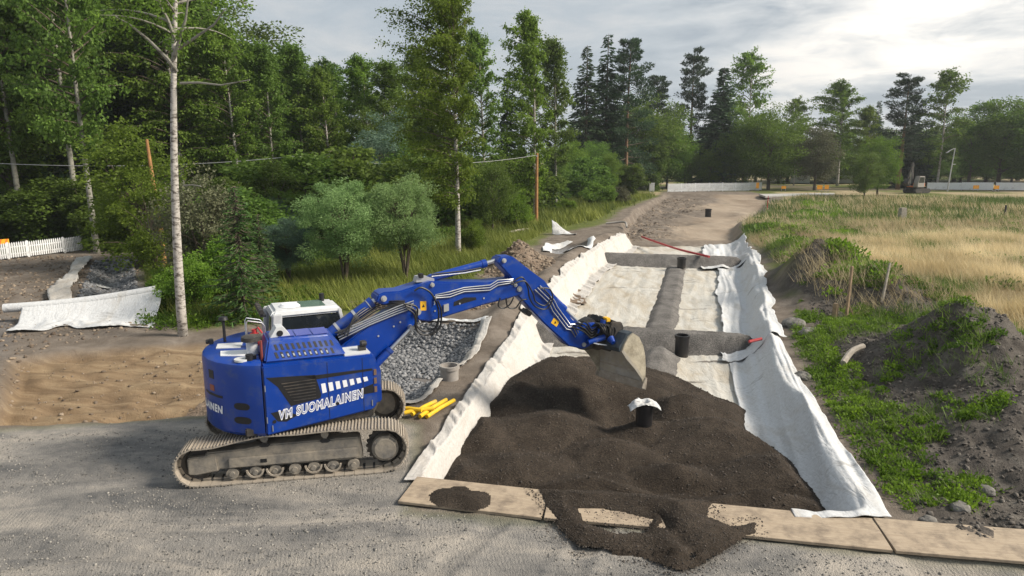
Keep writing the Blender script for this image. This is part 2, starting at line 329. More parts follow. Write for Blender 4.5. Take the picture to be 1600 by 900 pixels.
def ground(X, Y, full=False):
    far = sst(60, 140, np.hypot(X, Y))
    n1 = fbm(X*0.15, Y*0.15, 4, 1); n2 = fbm(X*0.9, Y*0.9, 4, 5); n3 = fbm(X*3.1, Y*3.1, 3, 9)
    plat = sst(0.25, -0.25, sdf(X, Y, PLAT)+0.25*n2)
    site = sst(0.5, -0.5, sdf(X, Y, SITE)+1.2*n2)
    soil = sst(0.6, -0.6, sdf(X, Y, SOIL)+1.6*n2)
    sd_ = sdf(X, Y, STONE); stone = sst(0.05, -0.3, sd_+0.3*n2)
    td = sdf(X, Y, TRENCH); tr = sst(0.35, -0.35, td+0.4*n2)
    gd = sdf(X, Y, GTR); gt = sst(0.1, -0.3, gd+0.3*n2)
    Z = 0.35*n1*(1-plat)*sst(20, 45, Y) + 0.10*n2*(1-plat)+0.03*n3
    Z = Z + 0.05*n1*plat + 0.02*n2*plat
    # wheel and track ruts pressed into the gravel
    for ox, oy, an, hw in ((-4, 10.2, 9, 0.26), (-4, 8.6, 9, 0.26), (-6, 13.2, 12, 0.3), (2.5, 9.0, -6, 0.22), (-1.0, 9.6, 62, 0.24), (0.9, 9.4, 62, 0.24)):
        ca_, sa_2 = math.cos(R(an)), math.sin(R(an)); q_ = -(X-ox)*sa_2+(Y-oy)*ca_+0.5*fbm(X*.25, Y*.25, 2, 811+int(ox*3))
        Z = Z+plat*(-0.035*sst(hw, hw*0.6, np.abs(q_))+0.022*np.exp(-((np.abs(q_)-hw*1.25)/0.09)**2))*(0.4+1.2*(fbm(X*.4, Y*.4, 2, 815)+0.5))
    # ridge of thrown up soil along the left edge of the pit
    dl = XL(Y)-X
    rid = np.exp(-((dl-0.9)/0.75)**2)*sst(22, 27, Y)*(1-sst(50, 56, Y))
    Z = Z+rid*(0.42+0.5*fbm(X*.5, Y*.35, 3, 21))
    # mounds on the right
    md = np.zeros_like(X)
    for mx, my, h, rx, ry in MOUNDS:
        q = ((X-mx)/rx)**2+((Y-my)/ry)**2
        md = md+h*np.exp(-q*1.3)*(1+0.9*fbm(X*0.8+mx, Y*0.8, 4, 33))
    Z = Z+md*sst(0.0, 1.3, X-XR(Y)-0.1)
    Z = Z+soil*(0.42*fbm(X*1.3, Y*1.3, 5, 41)+0.16*fbm(X*4, Y*4, 4, 44))
    # left excavations
    yy = np.interp(X, [-14, -9.9, -7.65, -5], [15.0, 15.33, 15.74, 16.2])
    prof = np.clip((Y-yy)/0.9, 0, 1)*np.clip((23.0-Y)/6.2, 0, 1)
    Z = Z-0.95*prof*tr*(1+0.8*fbm(X*.5, Y*1.6, 4, 51))-tr*(0.20*fbm(X*1.1, Y*2.4, 5, 52)+0.30*np.abs(fbm(X*.7+Y*.5, Y*.9-X*.3, 4, 53)))
    Z = Z-0.75*np.clip(-sd_/1.1, 0, 1)+stone*0.10*fbm(X*1.2, Y*1.2, 3, 55)
    Z = Z-0.45*np.clip(-gd/0.9, 0, 1)
    # small lined basin beside the far soil heap and the hole round the far shaft
    bd = np.hypot((X-3.7)/1.6, (Y-46.0)/2.6); Z = Z-0.6*sst(1.1, 0.6, bd)
    # pit
    pz = pit_z(X, Y); pin = sst(0.02, 0.15, -pz)
    und = sst(54, 58, Y)
    lin = pin*(1-und)
    Z = Z*(1-lin)+lin*(pz-0.05)
    fz = pz+(1.5*fbm(X*.30, Y*.22, 5, 61)*sst(0.75, 0.25, (X-XL(Y))/(XR(Y)-XL(Y)))+0.5*fbm(X*.3, Y*.3, 5, 63))*sst(0.2, 0.9, -pz)+0.06*n3
    hole = sst(1.2, 0.4, np.hypot((X-23.6)/4.0, (Y-83)/3.5)); fz = fz-0.7*hole
    Z = np.where(pin*und > 0, Z*(1-pin*und)+fz*pin*und, Z)
    # dip under the boards at the right
    Z = Z-0.35*sst(0.5, -0.3, sdf(X, Y, [(6.4, 9.55), (12, 8.7), (12, 7.6), (6.9, 8.6)]))
    Z = Z*(1-0.6*far)
    if not full: return Z
    rock = np.maximum(stone*sst(-0.15, 0.12, fbm(X*0.45+3, Y*0.45, 3, 71)+0.12), gt)
    rock = np.maximum(rock, sst(1.0, .7, bd))
    tan = pin*und*sst(-0.25, 0.15, (X-(XL(Y)+XR(Y))/2)/8+fbm(X*.3, Y*.12, 4, 75)*1.2)
    grav2 = np.maximum(stone, sst(0.5, -0.5, sdf(X, Y, [(-60, 14), (-12.4, 15), (-14, 18), (-16.5, 21), (-19, 26), (-60, 30)])+n2))
    darkd = soil+sst(0.15, 0.6, md)*sst(-0.25, 0.1, fbm(X*.6, Y*.6, 4, 81)+0.05)*sst(0, 1, X-XR(Y))
    pitsoil = np.maximum(pin*und, rid)
    dryp = sst(0.0, 0.12, dryness(X, Y))*sst(15, 19, X)
    A = np.stack([plat, site*(1-plat), np.maximum(tr, 0), rock], -1)
    B = np.stack([tan, np.clip(darkd, 0, 1)*(1-plat), np.clip(grav2*(1-rock), 0, 1), dryp*(1-site)], -1)
    return Z, A, B
def axis(segs):
    out = [segs[0][0]]
    for a, b, st in segs:
        n = max(1, int(round((b-a)/st))); out += list(np.linspace(a, b, n+1)[1:])
    return np.array(out)
ax = axis([(-700, -120, 40), (-120, -40, 4), (-40, -17, 0.6), (-17, -7.5, 0.11), (-7.5, 9, 0.085), (9, 17, 0.085), (17, 30, 0.25), (30, 60, 0.6), (60, 140, 4), (140, 800, 40)])
ay = axis([(-30, 3, 3), (3, 7, 0.4), (7, 20, 0.085), (20, 34, 0.12), (34, 60, 0.25), (60, 115, 0.5), (115, 170, 2.5), (170, 1200, 50)])
GX, GY = np.meshgrid(ax, ay)
GZ, GA_, GB_ = ground(GX, GY, True)
gme = mesh_np('ground', np.stack([GX, GY, GZ], -1).reshape(-1, 3), grid_faces(len(ay), len(ax)), True)
for nm, arr in (('zoneA', GA_), ('zoneB', GB_)):
    a = gme.attributes.new(nm, 'FLOAT_COLOR', 'POINT'); a.data.foreach_set('color', np.ascontiguousarray(arr.reshape(-1, 4), np.float32).ravel())
def ground_mat():
    m = bpy.data.materials.new('ground_surfaces'); m.use_nodes = True; t = m.node_tree; b = t.nodes['Principled BSDF']; b.inputs['Roughness'].default_value = 0.92
    b.inputs['Specular IOR Level'].default_value = 0.2
    co = N(t, 'ShaderNodeTexCoord').outputs['Object']
    def noise(sc, det=6.0, rg=0.6, dis=0.0, mp=None):
        n = N(t, 'ShaderNodeTexNoise', Scale=sc, Detail=det, Roughness=rg, Distortion=dis)
        src = co
        if mp:
            q = N(t, 'ShaderNodeMapping'); q.inputs['Rotation'].default_value = (0, 0, mp[0]); q.inputs['Scale'].default_value = mp[1]; t.links.new(co, q.inputs[0]); src = q.outputs[0]
        t.links.new(src, n.inputs[0]); return n.outputs[0]
    def vor(sc, feat='F1'):
        n = N(t, 'ShaderNodeTexVoronoi', Scale=sc, feature=feat); t.links.new(co, n.inputs['Vector']); return n
    big = noise(0.25, 5); mid = noise(1.6, 8, 0.65); fine = noise(26, 4, 0.7)
    za = N(t, 'ShaderNodeAttribute', attribute_name='zoneA'); zb = N(t, 'ShaderNodeAttribute', attribute_name='zoneB')
    sa = N(t, 'ShaderNodeSeparateColor'); t.links.new(za.outputs['Color'], sa.inputs[0]); sb = N(t, 'ShaderNodeSeparateColor'); t.links.new(zb.outputs['Color'], sb.inputs[0])
    grass = ramp(t, [(0.25, (0.045, 0.065, 0.015)), (0.5, (0.105, 0.125, 0.030)), (0.75, (0.185, 0.170, 0.065))], mth(t, 'ADD', mth(t, 'MULTIPLY', big, 0.5), mth(t, 'MULTIPLY', mid, 0.5))).outputs[0]
    dry = ramp(t, [(0.3, (0.24, 0.19, 0.11)), (0.7, (0.42, 0.345, 0.22))], mid).outputs[0]
    site = ramp(t, [(0.25, (0.085, 0.068, 0.054)), (0.5, (0.165, 0.137, 0.112)), (0.75, (0.27, 0.232, 0.195))], noise(0.9, 9, 0.68, 0.4)).outputs[0]
    gs = noise(70, 3, 0.8); vg = vor(38.0)
    speck = ramp(t, [(0.25, (0.62, 0.62, 0.62)), (0.5, (0.95, 0.95, 0.95)), (0.75, (1.35, 1.33, 1.3))], gs).outputs[0]
    grav = ramp(t, [(0.34, (0.105, 0.105, 0.106)), (0.48, (0.225, 0.213, 0.198)), (0.62, (0.37, 0.335, 0.292))], mth(t, 'ADD', mth(t, 'MULTIPLY', noise(0.55, 8, 0.62, 0.8, (R(10), (0.55, 1.5, 1))), 0.75), mth(t, 'MULTIPLY', noise(4.0, 6, 0.7), 0.25))).outputs[0]
    grav = mix(t, grav, speck, 1.0, 'MULTIPLY')
    brown = ramp(t, [(0.25, (0.110, 0.072, 0.043)), (0.5, (0.215, 0.150, 0.090)), (0.75, (0.33, 0.25, 0.155))], noise(0.9, 9, 0.66, 1.2, (R(8), (0.6, 2.6, 1)))).outputs[0]
    rk = vor(9.0); rock = mix(t, ramp(t, [(0.0, (0.055, 0.058, 0.066)), (1.0, (0.20, 0.205, 0.22))], rk.outputs['Color']).outputs[0], (0.5, 0.5, 0.5), ramp(t, [(0.0, (0, 0, 0)), (0.5, (0.25, 0.25, 0.25))], rk.outputs['Distance']).outputs[0], 'MIX')
    tan = ramp(t, [(0.3, (0.22, 0.170, 0.125)), (0.65, (0.36, 0.295, 0.228))], noise(0.5, 7, 0.6, 0.3, (R(18), (0.6, 0.3, 1)))).outputs[0]
    dk = ramp(t, [(0.3, (0.042, 0.036, 0.032)), (0.5, (0.085, 0.074, 0.064)), (0.72, (0.165, 0.148, 0.128))], noise(2.2, 9, 0.7)).outputs[0]
    dkg = mix(t, ramp(t, [(0.3, (0.10, 0.09, 0.085)), (0.7, (0.22, 0.20, 0.185))], noise(1.2, 8, 0.65)).outputs[0], speck, 1.0, 'MULTIPLY')
    c = mix(t, grass, dry, zb.outputs['Alpha'])
    c = mix(t, c, site, sa.outputs[1]); c = mix(t, c, dk, sb.outputs[1]); c = mix(t, c, dkg, sb.outputs[2])
    c = mix(t, c, brown, sa.outputs[2]); c = mix(t, c, grav, sa.outputs[0]); c = mix(t, c, rock, za.outputs['Alpha']); c = mix(t, c, tan, sb.outputs[0])
    t.links.new(c, b.inputs['Base Color'])
    # relief: pebbles, ruts and the rows of grouser marks left by the tracks
    q = N(t, 'ShaderNodeMapping'); q.inputs['Rotation'].default_value = (0, 0, R(-12)); t.links.new(co, q.inputs[0])
    wv = N(t, 'ShaderNodeTexWave', Scale=4.6, Distortion=2.5, Detail=3.0); wv.wave_type = 'BANDS'; wv.bands_direction = 'X'; wv.inputs['Detail Scale'].default_value = 2.0; t.links.new(q.outputs[0], wv.inputs[0])
    rows = ramp(t, [(0.47, (0, 0, 0)), (0.56, (1, 1, 1))], noise(0.45, 3, 0.5, 0.3, (R(-8), (0.35, 1.9, 1)))).outputs[0]
    gm = mth(t, 'MULTIPLY', mth(t, 'MULTIPLY', wv.outputs[1], rows), sa.outputs[0])
    h = mth(t, 'ADD', mth(t, 'MULTIPLY', fine, 0.55), mth(t, 'MULTIPLY', gs, 0.35))
    h = mth(t, 'ADD', h, mth(t, 'MULTIPLY', noise(7, 6, 0.7), 1.1)); h = mth(t, 'ADD', h, mth(t, 'MULTIPLY', gm, 0.15))
    h = mth(t, 'SUBTRACT', h, mth(t, 'MULTIPLY', vg.outputs['Distance'], 0.5))
    bp = N(t, 'ShaderNodeBump', Strength=0.8, Distance=0.035); t.links.new(h, bp.inputs['Height']); t.links.new(bp.outputs[0], b.inputs['Normal'])
    return m
go = link('ground', gme, ground_mat()); go['kind'] = 'structure'

# ================================================================ geotextile sheets in the pit
def sheet(name, y0, y1, lo, hi, dy, nt_, lift, wr, mat, label, group=None, edge=0.0, seed=0, cat='fabric sheet'):
    Y = axis([(y0, y1, dy)]); T = np.linspace(0, 1, nt_)
    YY, TT = np.meshgrid(Y, T, indexing='ij')
    a = lo(YY); b = hi(YY)
    if edge:
        a = a+edge*1.6*fbm(YY*0.7, YY*0+seed, 4, 100+seed)*(1-TT)
        b = b+edge*1.6*fbm(YY*0.7, YY*0+seed+9, 4, 140+seed)*TT
    XX = a+(b-a)*TT
    if edge: YY = YY+0.12*fbm(XX*1.2, YY*0+seed, 3, 150)*((YY < y0+.3)|(YY > y1-.3))
    g = ground(XX, YY); ZZ = np.maximum(np.minimum(pit_z(XX, YY), 0), -PD)
    out = sst(0.0, -0.06, pit_z(XX, YY)-0.02*0)          # inside the pit
    ZZ = np.where(pit_z(XX, YY) < -0.03, pit_z(XX, YY), g+0.0)
    ZZ = np.maximum(ZZ, g)+lift+wr(XX, YY, TT)*(0.25+0.75*sst(0, 1.2, YY-y0) if y0 < 12.5 else 1.0)
    me = mesh_np(name, np.stack([XX, YY, ZZ], -1).reshape(-1, 3), grid_faces(len(Y), nt_), True)
    o = link(name, me, mat)
    s = o.modifiers.new('thickness', 'SOLIDIFY'); s.thickness = 0.012; s.offset = 1
    return tag(o, label, cat, group)
def ridge(v, k=1.0): return np.abs(1-2*np.abs(v-np.floor(v)-0.5)*2)**k
def folds(ca, sa_, f, amp, seed):
    def w(X, Y, T):
        u = X*ca+Y*sa_; v = -X*sa_+Y*ca
        wp = 1.8*fbm(u*0.25, v*0.12, 3, seed)
        q = fbm(u*f+wp*1.2, v*f*0.14+3, 4, seed+3)
        q2 = 1-np.abs(fbm(u*f*1.7+wp, v*f*0.2, 3, seed+6))*5
        return amp*(1.3*q+0.35*np.clip(q2, 0, 1))+amp*0.5*np.clip(T, 0, 1)*0
    return w
cA, sA = math.cos(R(-16)), math.sin(R(-16))     # along the pit
GRPF = 'white geotextile lining the pit'
sheet('geotextile_sheet', 11.9, 24.0, lambda y: XL(y)+0.8, lambda y: XR(y)-1.1, 0.09, 90, 0.02, folds(cA, sA, 1.6, 0.10, 200), M['cloth_floor'], 'soiled cream geotextile on the pit floor around the dark sand pile', GRPF, seed=1)
sheet('geotextile_sheet', 24.0, 43.0, lambda y: XL(y)+0.8, lambda y: XR(y)-1.1, 0.14, 90, 0.02, folds(cA, sA, 1.3, 0.10, 210), M['cloth_floor'], 'pale geotextile on the pit floor between the two gravel cross ridges', GRPF, seed=2)
sheet('geotextile_sheet', 43.0, 53.5, lambda y: XL(y)+0.8, lambda y: XR(y)-1.1, 0.2, 60, 0.02, folds(cA, sA, 1.2, 0.12, 220), M['cloth_floor'], 'pale geotextile beyond the far gravel cross ridge, under the red pipe', GRPF, edge=0.3, seed=3)
def left_w(X, Y, T):
    d = fbm((X*0.9+Y*0.42)*2.6, (Y-X)*0.18, 4, 231); d2 = 1-np.abs(fbm((X*0.9+Y*0.33)*3.2, (Y-X)*0.12, 3, 236))*6
    return 0.20*d+0.07*np.clip(d2, 0, 1)+0.06
sheet('geotextile_sheet', 12.35, 26.2, lambda y: XL(y)-0.24, lambda y: XL(y)+0.62+0.53*sst(13, 20, y), 0.07, 60, 0.05, left_w, M['cloth_left'], 'creased white geotextile draped down the near left bank beside the dark sand', GRPF, edge=0.10, seed=4)
sheet('geotextile_sheet', 26.0, 52.8, lambda y: XL(y)-0.22, lambda y: XL(y)+1.3, 0.12, 50, 0.05, left_w, M['cloth_left'], 'white geotextile along the far left bank, past the near gravel cross ridge', GRPF, edge=0.25, seed=5)
def right_w(X, Y, T):
    u = X*cA+Y*sA; v = -X*sA+Y*cA; wp = fbm(u*0.4, v*0.16, 3, 241)*1.6
    big = np.exp(-((T-0.74-0.05*np.sin(Y*0.9))/0.10)**2)*0.16+np.exp(-((T-0.34-0.06*np.sin(Y*0.6+1))/0.09)**2)*0.10
    return 0.05+big+0.13*fbm(u*2.0+wp, v*0.14, 3, 244)+0.05*np.clip(1-np.abs(fbm(u*3.0+wp, v*0.10, 2, 248))*6, 0, 1)
sheet('geotextile_sheet', 10.93, 23.4, lambda y: XR(y)-1.55, lambda y: XR(y)+0.14, 0.065, 72, 0.05, right_w, M['cloth'], 'long white geotextile draped down the near right bank to the boards', GRPF, edge=0.07, seed=6)
def right_w2(X, Y, T): return right_w(X, Y, T)+0.13*fbm(X*0.8, Y*0.5, 3, 261)
sheet('geotextile_sheet', 22.7, 42.5, lambda y: XR(y)-1.9-0.4*sst(28, 36, y), lambda y: XR(y)+0.22, 0.10, 60, 0.09, right_w2, M['cloth'], 'rumpled white geotextile along the far right bank behind the near one', GRPF, edge=0.28, seed=7)
sheet('geotextile_sheet', 42.0, 53.6, lambda y: XR(y)-3.2, lambda y: XR(y)-0.1, 0.16, 50, 0.12, right_w2, M['cloth'], 'white geotextile flap at the far right corner of the pit', GRPF, edge=0.45, seed=8)

# ================================================================ heaps built as height fields
def heap(name, x0, x1, y0, y1, st, hfun, base, mat, label, cat, kind=None, smooth=True, cut=0.004):
    X, Y = np.meshgrid(axis([(x0, x1, st)]), axis([(y0, y1, st)]))
    Z = hfun(X, Y); B = base(X, Y)
    keep = (Z > B-cut) if B.dtype != bool else B
    if B.dtype == bool: B = Z
    F = grid_faces(*X.shape); kf = keep.ravel()[F].any(1); F = F[kf]
    Z = np.maximum(Z, B-0.06)
    V = np.stack([X, Y, Z], -1).reshape(-1, 3)
    us = np.unique(F); mp = np.full(len(V), -1); mp[us] = np.arange(len(us))
    o = link(name, mesh_np(name, V[us], mp[F], smooth), mat)
    return tag(o, label, cat, None, kind)
def soil_mat(name, stops, sc, bump, bs, dist=0.03, mus=0.0):
    m = bpy.data.materials.new(name); m.use_nodes = True; t = m.node_tree; b = t.nodes['Principled BSDF']; b.inputs['Roughness'].default_value = 0.95; b.inputs['Specular IOR Level'].default_value = 0.15
    co = N(t, 'ShaderNodeTexCoord').outputs['Object']
    n = N(t, 'ShaderNodeTexNoise', Scale=sc, Detail=9.0, Roughness=0.65); t.links.new(co, n.inputs[0])
    n2 = N(t, 'ShaderNodeTexNoise', Scale=bs, Detail=4.0, Roughness=0.75); t.links.new(co, n2.inputs[0])
    c = ramp(t, stops, n.outputs[0]).outputs[0]
    c = mix(t, c, ramp(t, [(0.3, (0.55, 0.55, 0.55)), (0.5, (1, 1, 1)), (0.72, (1.7, 1.65, 1.6))], n2.outputs[0]).outputs[0], 1.0, 'MULTIPLY')
    t.links.new(c, b.inputs['Base Color'])
    bp = N(t, 'ShaderNodeBump', Strength=bump, Distance=dist); t.links.new(n2.outputs[0], bp.inputs['Height']); t.links.new(bp.outputs[0], b.inputs['Normal'])
    return m
M['sand'] = soil_mat('dark_brown_sand', [(0.3, (0.030, 0.0235, 0.0185)), (0.5, (0.050, 0.040, 0.0315)), (0.75, (0.088, 0.070, 0.055))], 1.4, 1.0, 26, 0.07)
M['gravel'] = soil_mat('grey_crushed_gravel', [(0.3, (0.09, 0.085, 0.081)), (0.5, (0.145, 0.137, 0.130)), (0.75, (0.22, 0.21, 0.20))], 1.2, 0.9, 20, 0.06)
M['heapsoil'] = soil_mat('loose_brown_soil', [(0.3, (0.105, 0.076, 0.054)), (0.5, (0.185, 0.140, 0.104)), (0.75, (0.29, 0.232, 0.18))], 1.3, 1.0, 9, 0.1)
SANDP = [(-2.2, 12.2), (-1.95, 15.5), (-1.5, 17.39), (-0.7, 20.19), (0.66, 22.2), (2.5, 23.1), (4.5, 21.9), (5.4, 21.1), (6.7, 18.3), (6.3, 16.7), (6.9, 14.6), (6.75, 12.0), (6.4, 10.9), (4, 11.1), (0, 12.0)]
def sand_h(X, Y):
    d = -sdf(X, Y, SANDP)+0.22*fbm(X*1.1, Y*1.1, 3, 301)
    wx = X+0.5*fbm(X*.7, Y*.7, 3, 311); wy = Y+0.5*fbm(X*.7+5, Y*.7, 3, 312)
    cap = -0.50+0.35*fbm(X*.35, Y*.35, 3, 315)
    for cx_, cy_, ct, sl_ in ((1.5, 19.4, 0.42, .34), (0.2, 18.0, 0.10, .42), (2.9, 19.8, 0.05, .4), (-0.7, 15.6, 0.02, .40), (1.0, 15.9, 0.06, .36), (4.6, 17.6, -0.02, .42), (2.2, 14.4, 0.00, .40), (4.7, 15.4, 0.12, .38), (0.0, 13.6, 0.00, .34), (3.4, 13.2, -0.02, .42), (5.6, 13.4, 0.02, .36), (-1.2, 13.0, 0.0, .3), (1.6, 12.6, -0.02, .35), (5.9, 15.9, -0.15, .4), (3.25, 15.75, 0.04, .5), (4.9, 12.0, -0.03, .3)):
        cap = np.maximum(cap, ct-sl_*np.hypot((wx-cx_)*0.8, wy-cy_)+0.05*fbm(X*1.1+cx_, Y*1.1, 3, 314))
    cap += 0.07*fbm(X*1.9, Y*1.9, 4, 316)
    cap -= 0.42*np.exp(-((X-3.0)**2/0.9+(Y-17.2)**2/1.1))
    f = 12.05-0.165*(X+1.9)
    cap = np.where(Y < f+1.2, cap*(Y-f)/1.2*1+(-0.03)*(1-(Y-f)/1.2), cap)
    cut = np.exp(-((Y-(13.05-0.17*(X-2)))/0.22)**2)*sst(1.5, 2.5, X)*sst(6.3, 5.2, X); cap -= 0.20*cut
    z = np.minimum(-PD+np.clip(d, -0.3, 9)*0.70, cap)
    return z+0.045*fbm(X*4.5, Y*4.5, 4, 318)
def sand_base(X, Y): return pit_z(X, Y)+0.02+9*(sdf(X, Y, SANDP) > 0.5)-0*X
heap('sand_pile', -2.6, 7.4, 10.4, 23.6, 0.06, sand_h, sand_base, M['sand'], 'broad pile of dark brown sand spread over the pit floor under the bucket', 'sand pile')
BOARD_Z = 0.075
def caps(X, Y, segs):
    z = np.zeros_like(X)
    for (x0, y0, x1, y1, r, h) in segs:
        ex, ey = x1-x0, y1-y0; t = np.clip(((X-x0)*ex+(Y-y0)*ey)/(ex*ex+ey*ey+1e-9), 0, 1)
        q = np.hypot(X-x0-ex*t, Y-y0-ey*t)/r+0.35*fbm(X*2.2, Y*2.2, 4, 330)
        z = np.maximum(z, h*np.clip(1-q, 0, 1)**0.8)
    return z
def boardz(X, Y): return np.where(Y > 10.86-0.165*(X+1.9)+0.62, BOARD_Z-0.02, 0.0)
SPO = [(0.45, 12.0), (0.62, 11.25), (0.86, 10.5), (1.02, 10.05), (1.5, 9.98), (2.1, 9.80), (2.6, 9.50), (2.95, 9.62), (3.4, 9.98), (4.05, 10.40), (4.15, 10.72), (3.72, 10.62), (3.45, 10.95), (3.7, 11.5), (2.0, 11.9)]
SPH = [(1.18, 11.22), (1.30, 10.70), (1.75, 10.42), (2.22, 10.45), (2.42, 10.85), (2.0, 11.12)]
SPF = [(3.2, 11.1), (2.75, 10.7), (2.62, 10.2), (3.0, 10.35)]
def sp1(X, Y):
    q = 0.30*fbm(X*1.9, Y*1.9, 4, 330)
    d = np.minimum(-sdf(X, Y, SPO)+q, sdf(X, Y, SPH)+0.5*q-0.02)
    c = np.clip(d*0.36, 0, 0.15+0.22*fbm(X*1.3, Y*1.3, 3, 333))
    return np.maximum(c-0.10*np.exp(-((X-2.45-0.35*(11.0-Y))/0.16)**2)*sst(11.3, 10.9, Y)*(c > 0.05), 0.0)
def spill_h(X, Y):
    b = np.where(Y > 11.45-0.165*(X+1.9)-0.95, BOARD_Z+0.012, 0.03)
    c = sp1(X, Y); return b+c+0.05*fbm(X*5, Y*5, 4, 335)*np.clip(c*9, 0, 1)-0.02*(c <= 0.002)
heap('sand_spill', -0.2, 5.0, 9.1, 12.4, 0.04, spill_h, lambda X, Y: sp1(X, Y) > 0.004, M['sand'], 'dark sand spilled across the middle of the boards onto the gravel', 'sand')
SP2 = [(-1.15, 11.62, -0.75, 11.5, 0.36, 0.09), (-1.0, 11.85, -0.95, 11.6, 0.2, 0.06)]
heap('sand_heap', -2, 0.2, 10.8, 12.4, 0.035, lambda X, Y: BOARD_Z+0.006+caps(X, Y, SP2)+0.01*fbm(X*6, Y*6, 3, 336), lambda X, Y: caps(X, Y, SP2) > 0.002, M['sand'], 'small dark sand heap on the left end of the boards', 'sand')
def berm(p0, p1, half, top, hgt, seed):
    ex, ey = p1[0]-p0[0], p1[1]-p0[1]; Ln = math.hypot(ex, ey); ex /= Ln; ey /= Ln
    def h(X, Y):
        s = (X-p0[0])*ex+(Y-p0[1])*ey; q = np.abs(-(X-p0[0])*ey+(Y-p0[1])*ex)+0.10*fbm(X*1.6, Y*1.6, 3, seed)
        e = np.maximum(np.maximum(-s, s-Ln), 0)
        r = np.clip((half-q-e*0.8)/(half-top), 0, 1)
        return -PD+r*hgt+0.05*fbm(X*1.2, Y*1.2, 4, seed+1)*(r > 0)+0.03*fbm(X*7, Y*7, 2, seed+2)*(r > 0)-0.06*(r <= 0)
    xs = sorted((p0[0], p1[0])); ys = sorted((p0[1], p1[1]))
    return (xs[0]-half-.3, xs[1]+half+.3, ys[0]-half-.3, ys[1]+half+.3), h
def add_berm(p0, p1, half, top, hgt, seed, st, label):
    b, h = berm(p0, p1, half, top, hgt, seed)
    heap('gravel_ridge', *b, st, h, lambda X, Y: pit_z(X, Y)+0.045, M['gravel'], label, 'gravel ridge')
add_berm((0.9, 26.1), (8.35, 24.3), 0.95, 0.30, 0.68, 400, 0.08, 'near grey gravel ridge across the pit, with a black shaft standing at it')
add_berm((6.0, 45.3), (14.1, 43.4), 1.1, 0.30, 0.72, 410, 0.12, 'far grey gravel ridge across the pit below the red pipe')
add_berm((5.75, 26.0), (10.7, 43.8), 0.66, 0.34, 0.20, 420, 0.10, 'lengthwise gravel ridge joining the two cross ridges')
add_berm((4.3, 20.5), (5.3, 23.6), 0.85, 0.2, 0.42, 430, 0.08, 'low grey gravel tongue between the sand pile and the near cross ridge')
def h1(X, Y): return ground(X, Y)*0.6+1.35*np.exp(-(((X-0.5)/1.5)**2+((Y-38.6)/3.2)**2)*1.1)*(1+0.7*fbm(X*.8, Y*.8, 4, 441))-0.16+0.16*fbm(X*2.6, Y*2.6, 4, 442)
heap('soil_heap', -3.2, 3.6, 32, 46, 0.10, h1, ground, M['heapsoil'], 'heap of light brown loose soil behind the excavator boom', 'soil heap')
def h2(X, Y): return ground(X, Y)*0.6+0.75*np.exp(-(((X+3.2)/3.0)**2+((Y-29.3)/1.7)**2)*1.1)*(1+0.7*fbm(X*.8, Y*.8, 4, 451))-0.14+0.16*fbm(X*2.6, Y*2.6, 4, 452)
heap('soil_heap', -8.5, 1.0, 26, 33, 0.10, h2, ground, M['heapsoil'], 'low bank of brown soil behind the crushed stone pit', 'soil heap')
def h3(X, Y): return 0.5*np.exp(-(((X+7.2)/0.55)**2+((Y-16.9)/0.8)**2))*(1+0.8*fbm(X*1.8, Y*1.8, 4, 461))-0.30+0.2*fbm(X*4, Y*4, 4, 462)
heap('clod_heap', -8.4, -6.0, 15.6, 18.4, 0.05, h3, lambda X, Y: ground(X, Y)-0.02, M['heapsoil'], 'lumpy brown clods beside the rear of the excavator', 'soil heap')

# ---- loose stones and clods as real pieces, too many to count
def rocks(name, pts, size, mat, label, cat, zoff=0.2, seed=1, flat=0.75, rnd=None):
    r = np.random.default_rng(seed)
    ico = np.array([(0,0,1),(.894,0,.447),(.276,.851,.447),(-.724,.526,.447),(-.724,-.526,.447),(.276,-.851,.447),(.724,.526,-.447),(-.276,.851,-.447),(-.894,0,-.447),(-.276,-.851,-.447),(.724,-.526,-.447),(0,0,-1)])
    f = np.array([(0,1,2),(0,2,3),(0,3,4),(0,4,5),(0,5,1),(1,6,2),(2,7,3),(3,8,4),(4,9,5),(5,10,1),(6,7,2),(7,8,3),(8,9,4),(9,10,5),(10,6,1)])
    n = len(pts); s = size[0]+(size[1]-size[0])*r.random(n)**2.2
    V = ico[None]*(1+0.5*(r.random((n, 12, 1))-.5))+0.55*(r.random((n, 12, 3))-.5); V = V*(np.stack([0.7+0.6*r.random(n), 0.7+0.5*r.random(n), flat*(0.6+0.6*r.random(n))], -1)[:, None])
    a = r.random(n)*6.28; ca, sa = np.cos(a)[:, None], np.sin(a)[:, None]
    b = (r.random(n)-.5)*1.6; cb_, sb_ = np.cos(b)[:, None], np.sin(b)[:, None]
    x, y, z = V[..., 0], V[..., 1], V[..., 2]; y, z = y*cb_-z*sb_, y*sb_+z*cb_
    V = np.stack([x*ca-y*sa, x*sa+y*ca, z], -1)*s[:, None, None]*0.5+pts[:, None, :]
    V[..., 2] += (s*zoff)[:, None]
    F = f[None]+(np.arange(n)*12)[:, None, None]
    me = mesh_np(name, V.reshape(-1, 3), F.reshape(-1, 3))
    a = me.attributes.new('tint', 'FLOAT', 'FACE'); a.data.foreach_set('value', np.repeat(r.random(n), 15).astype(np.float32))
    return tag(link(name, me, mat), label, cat, None, 'stuff')
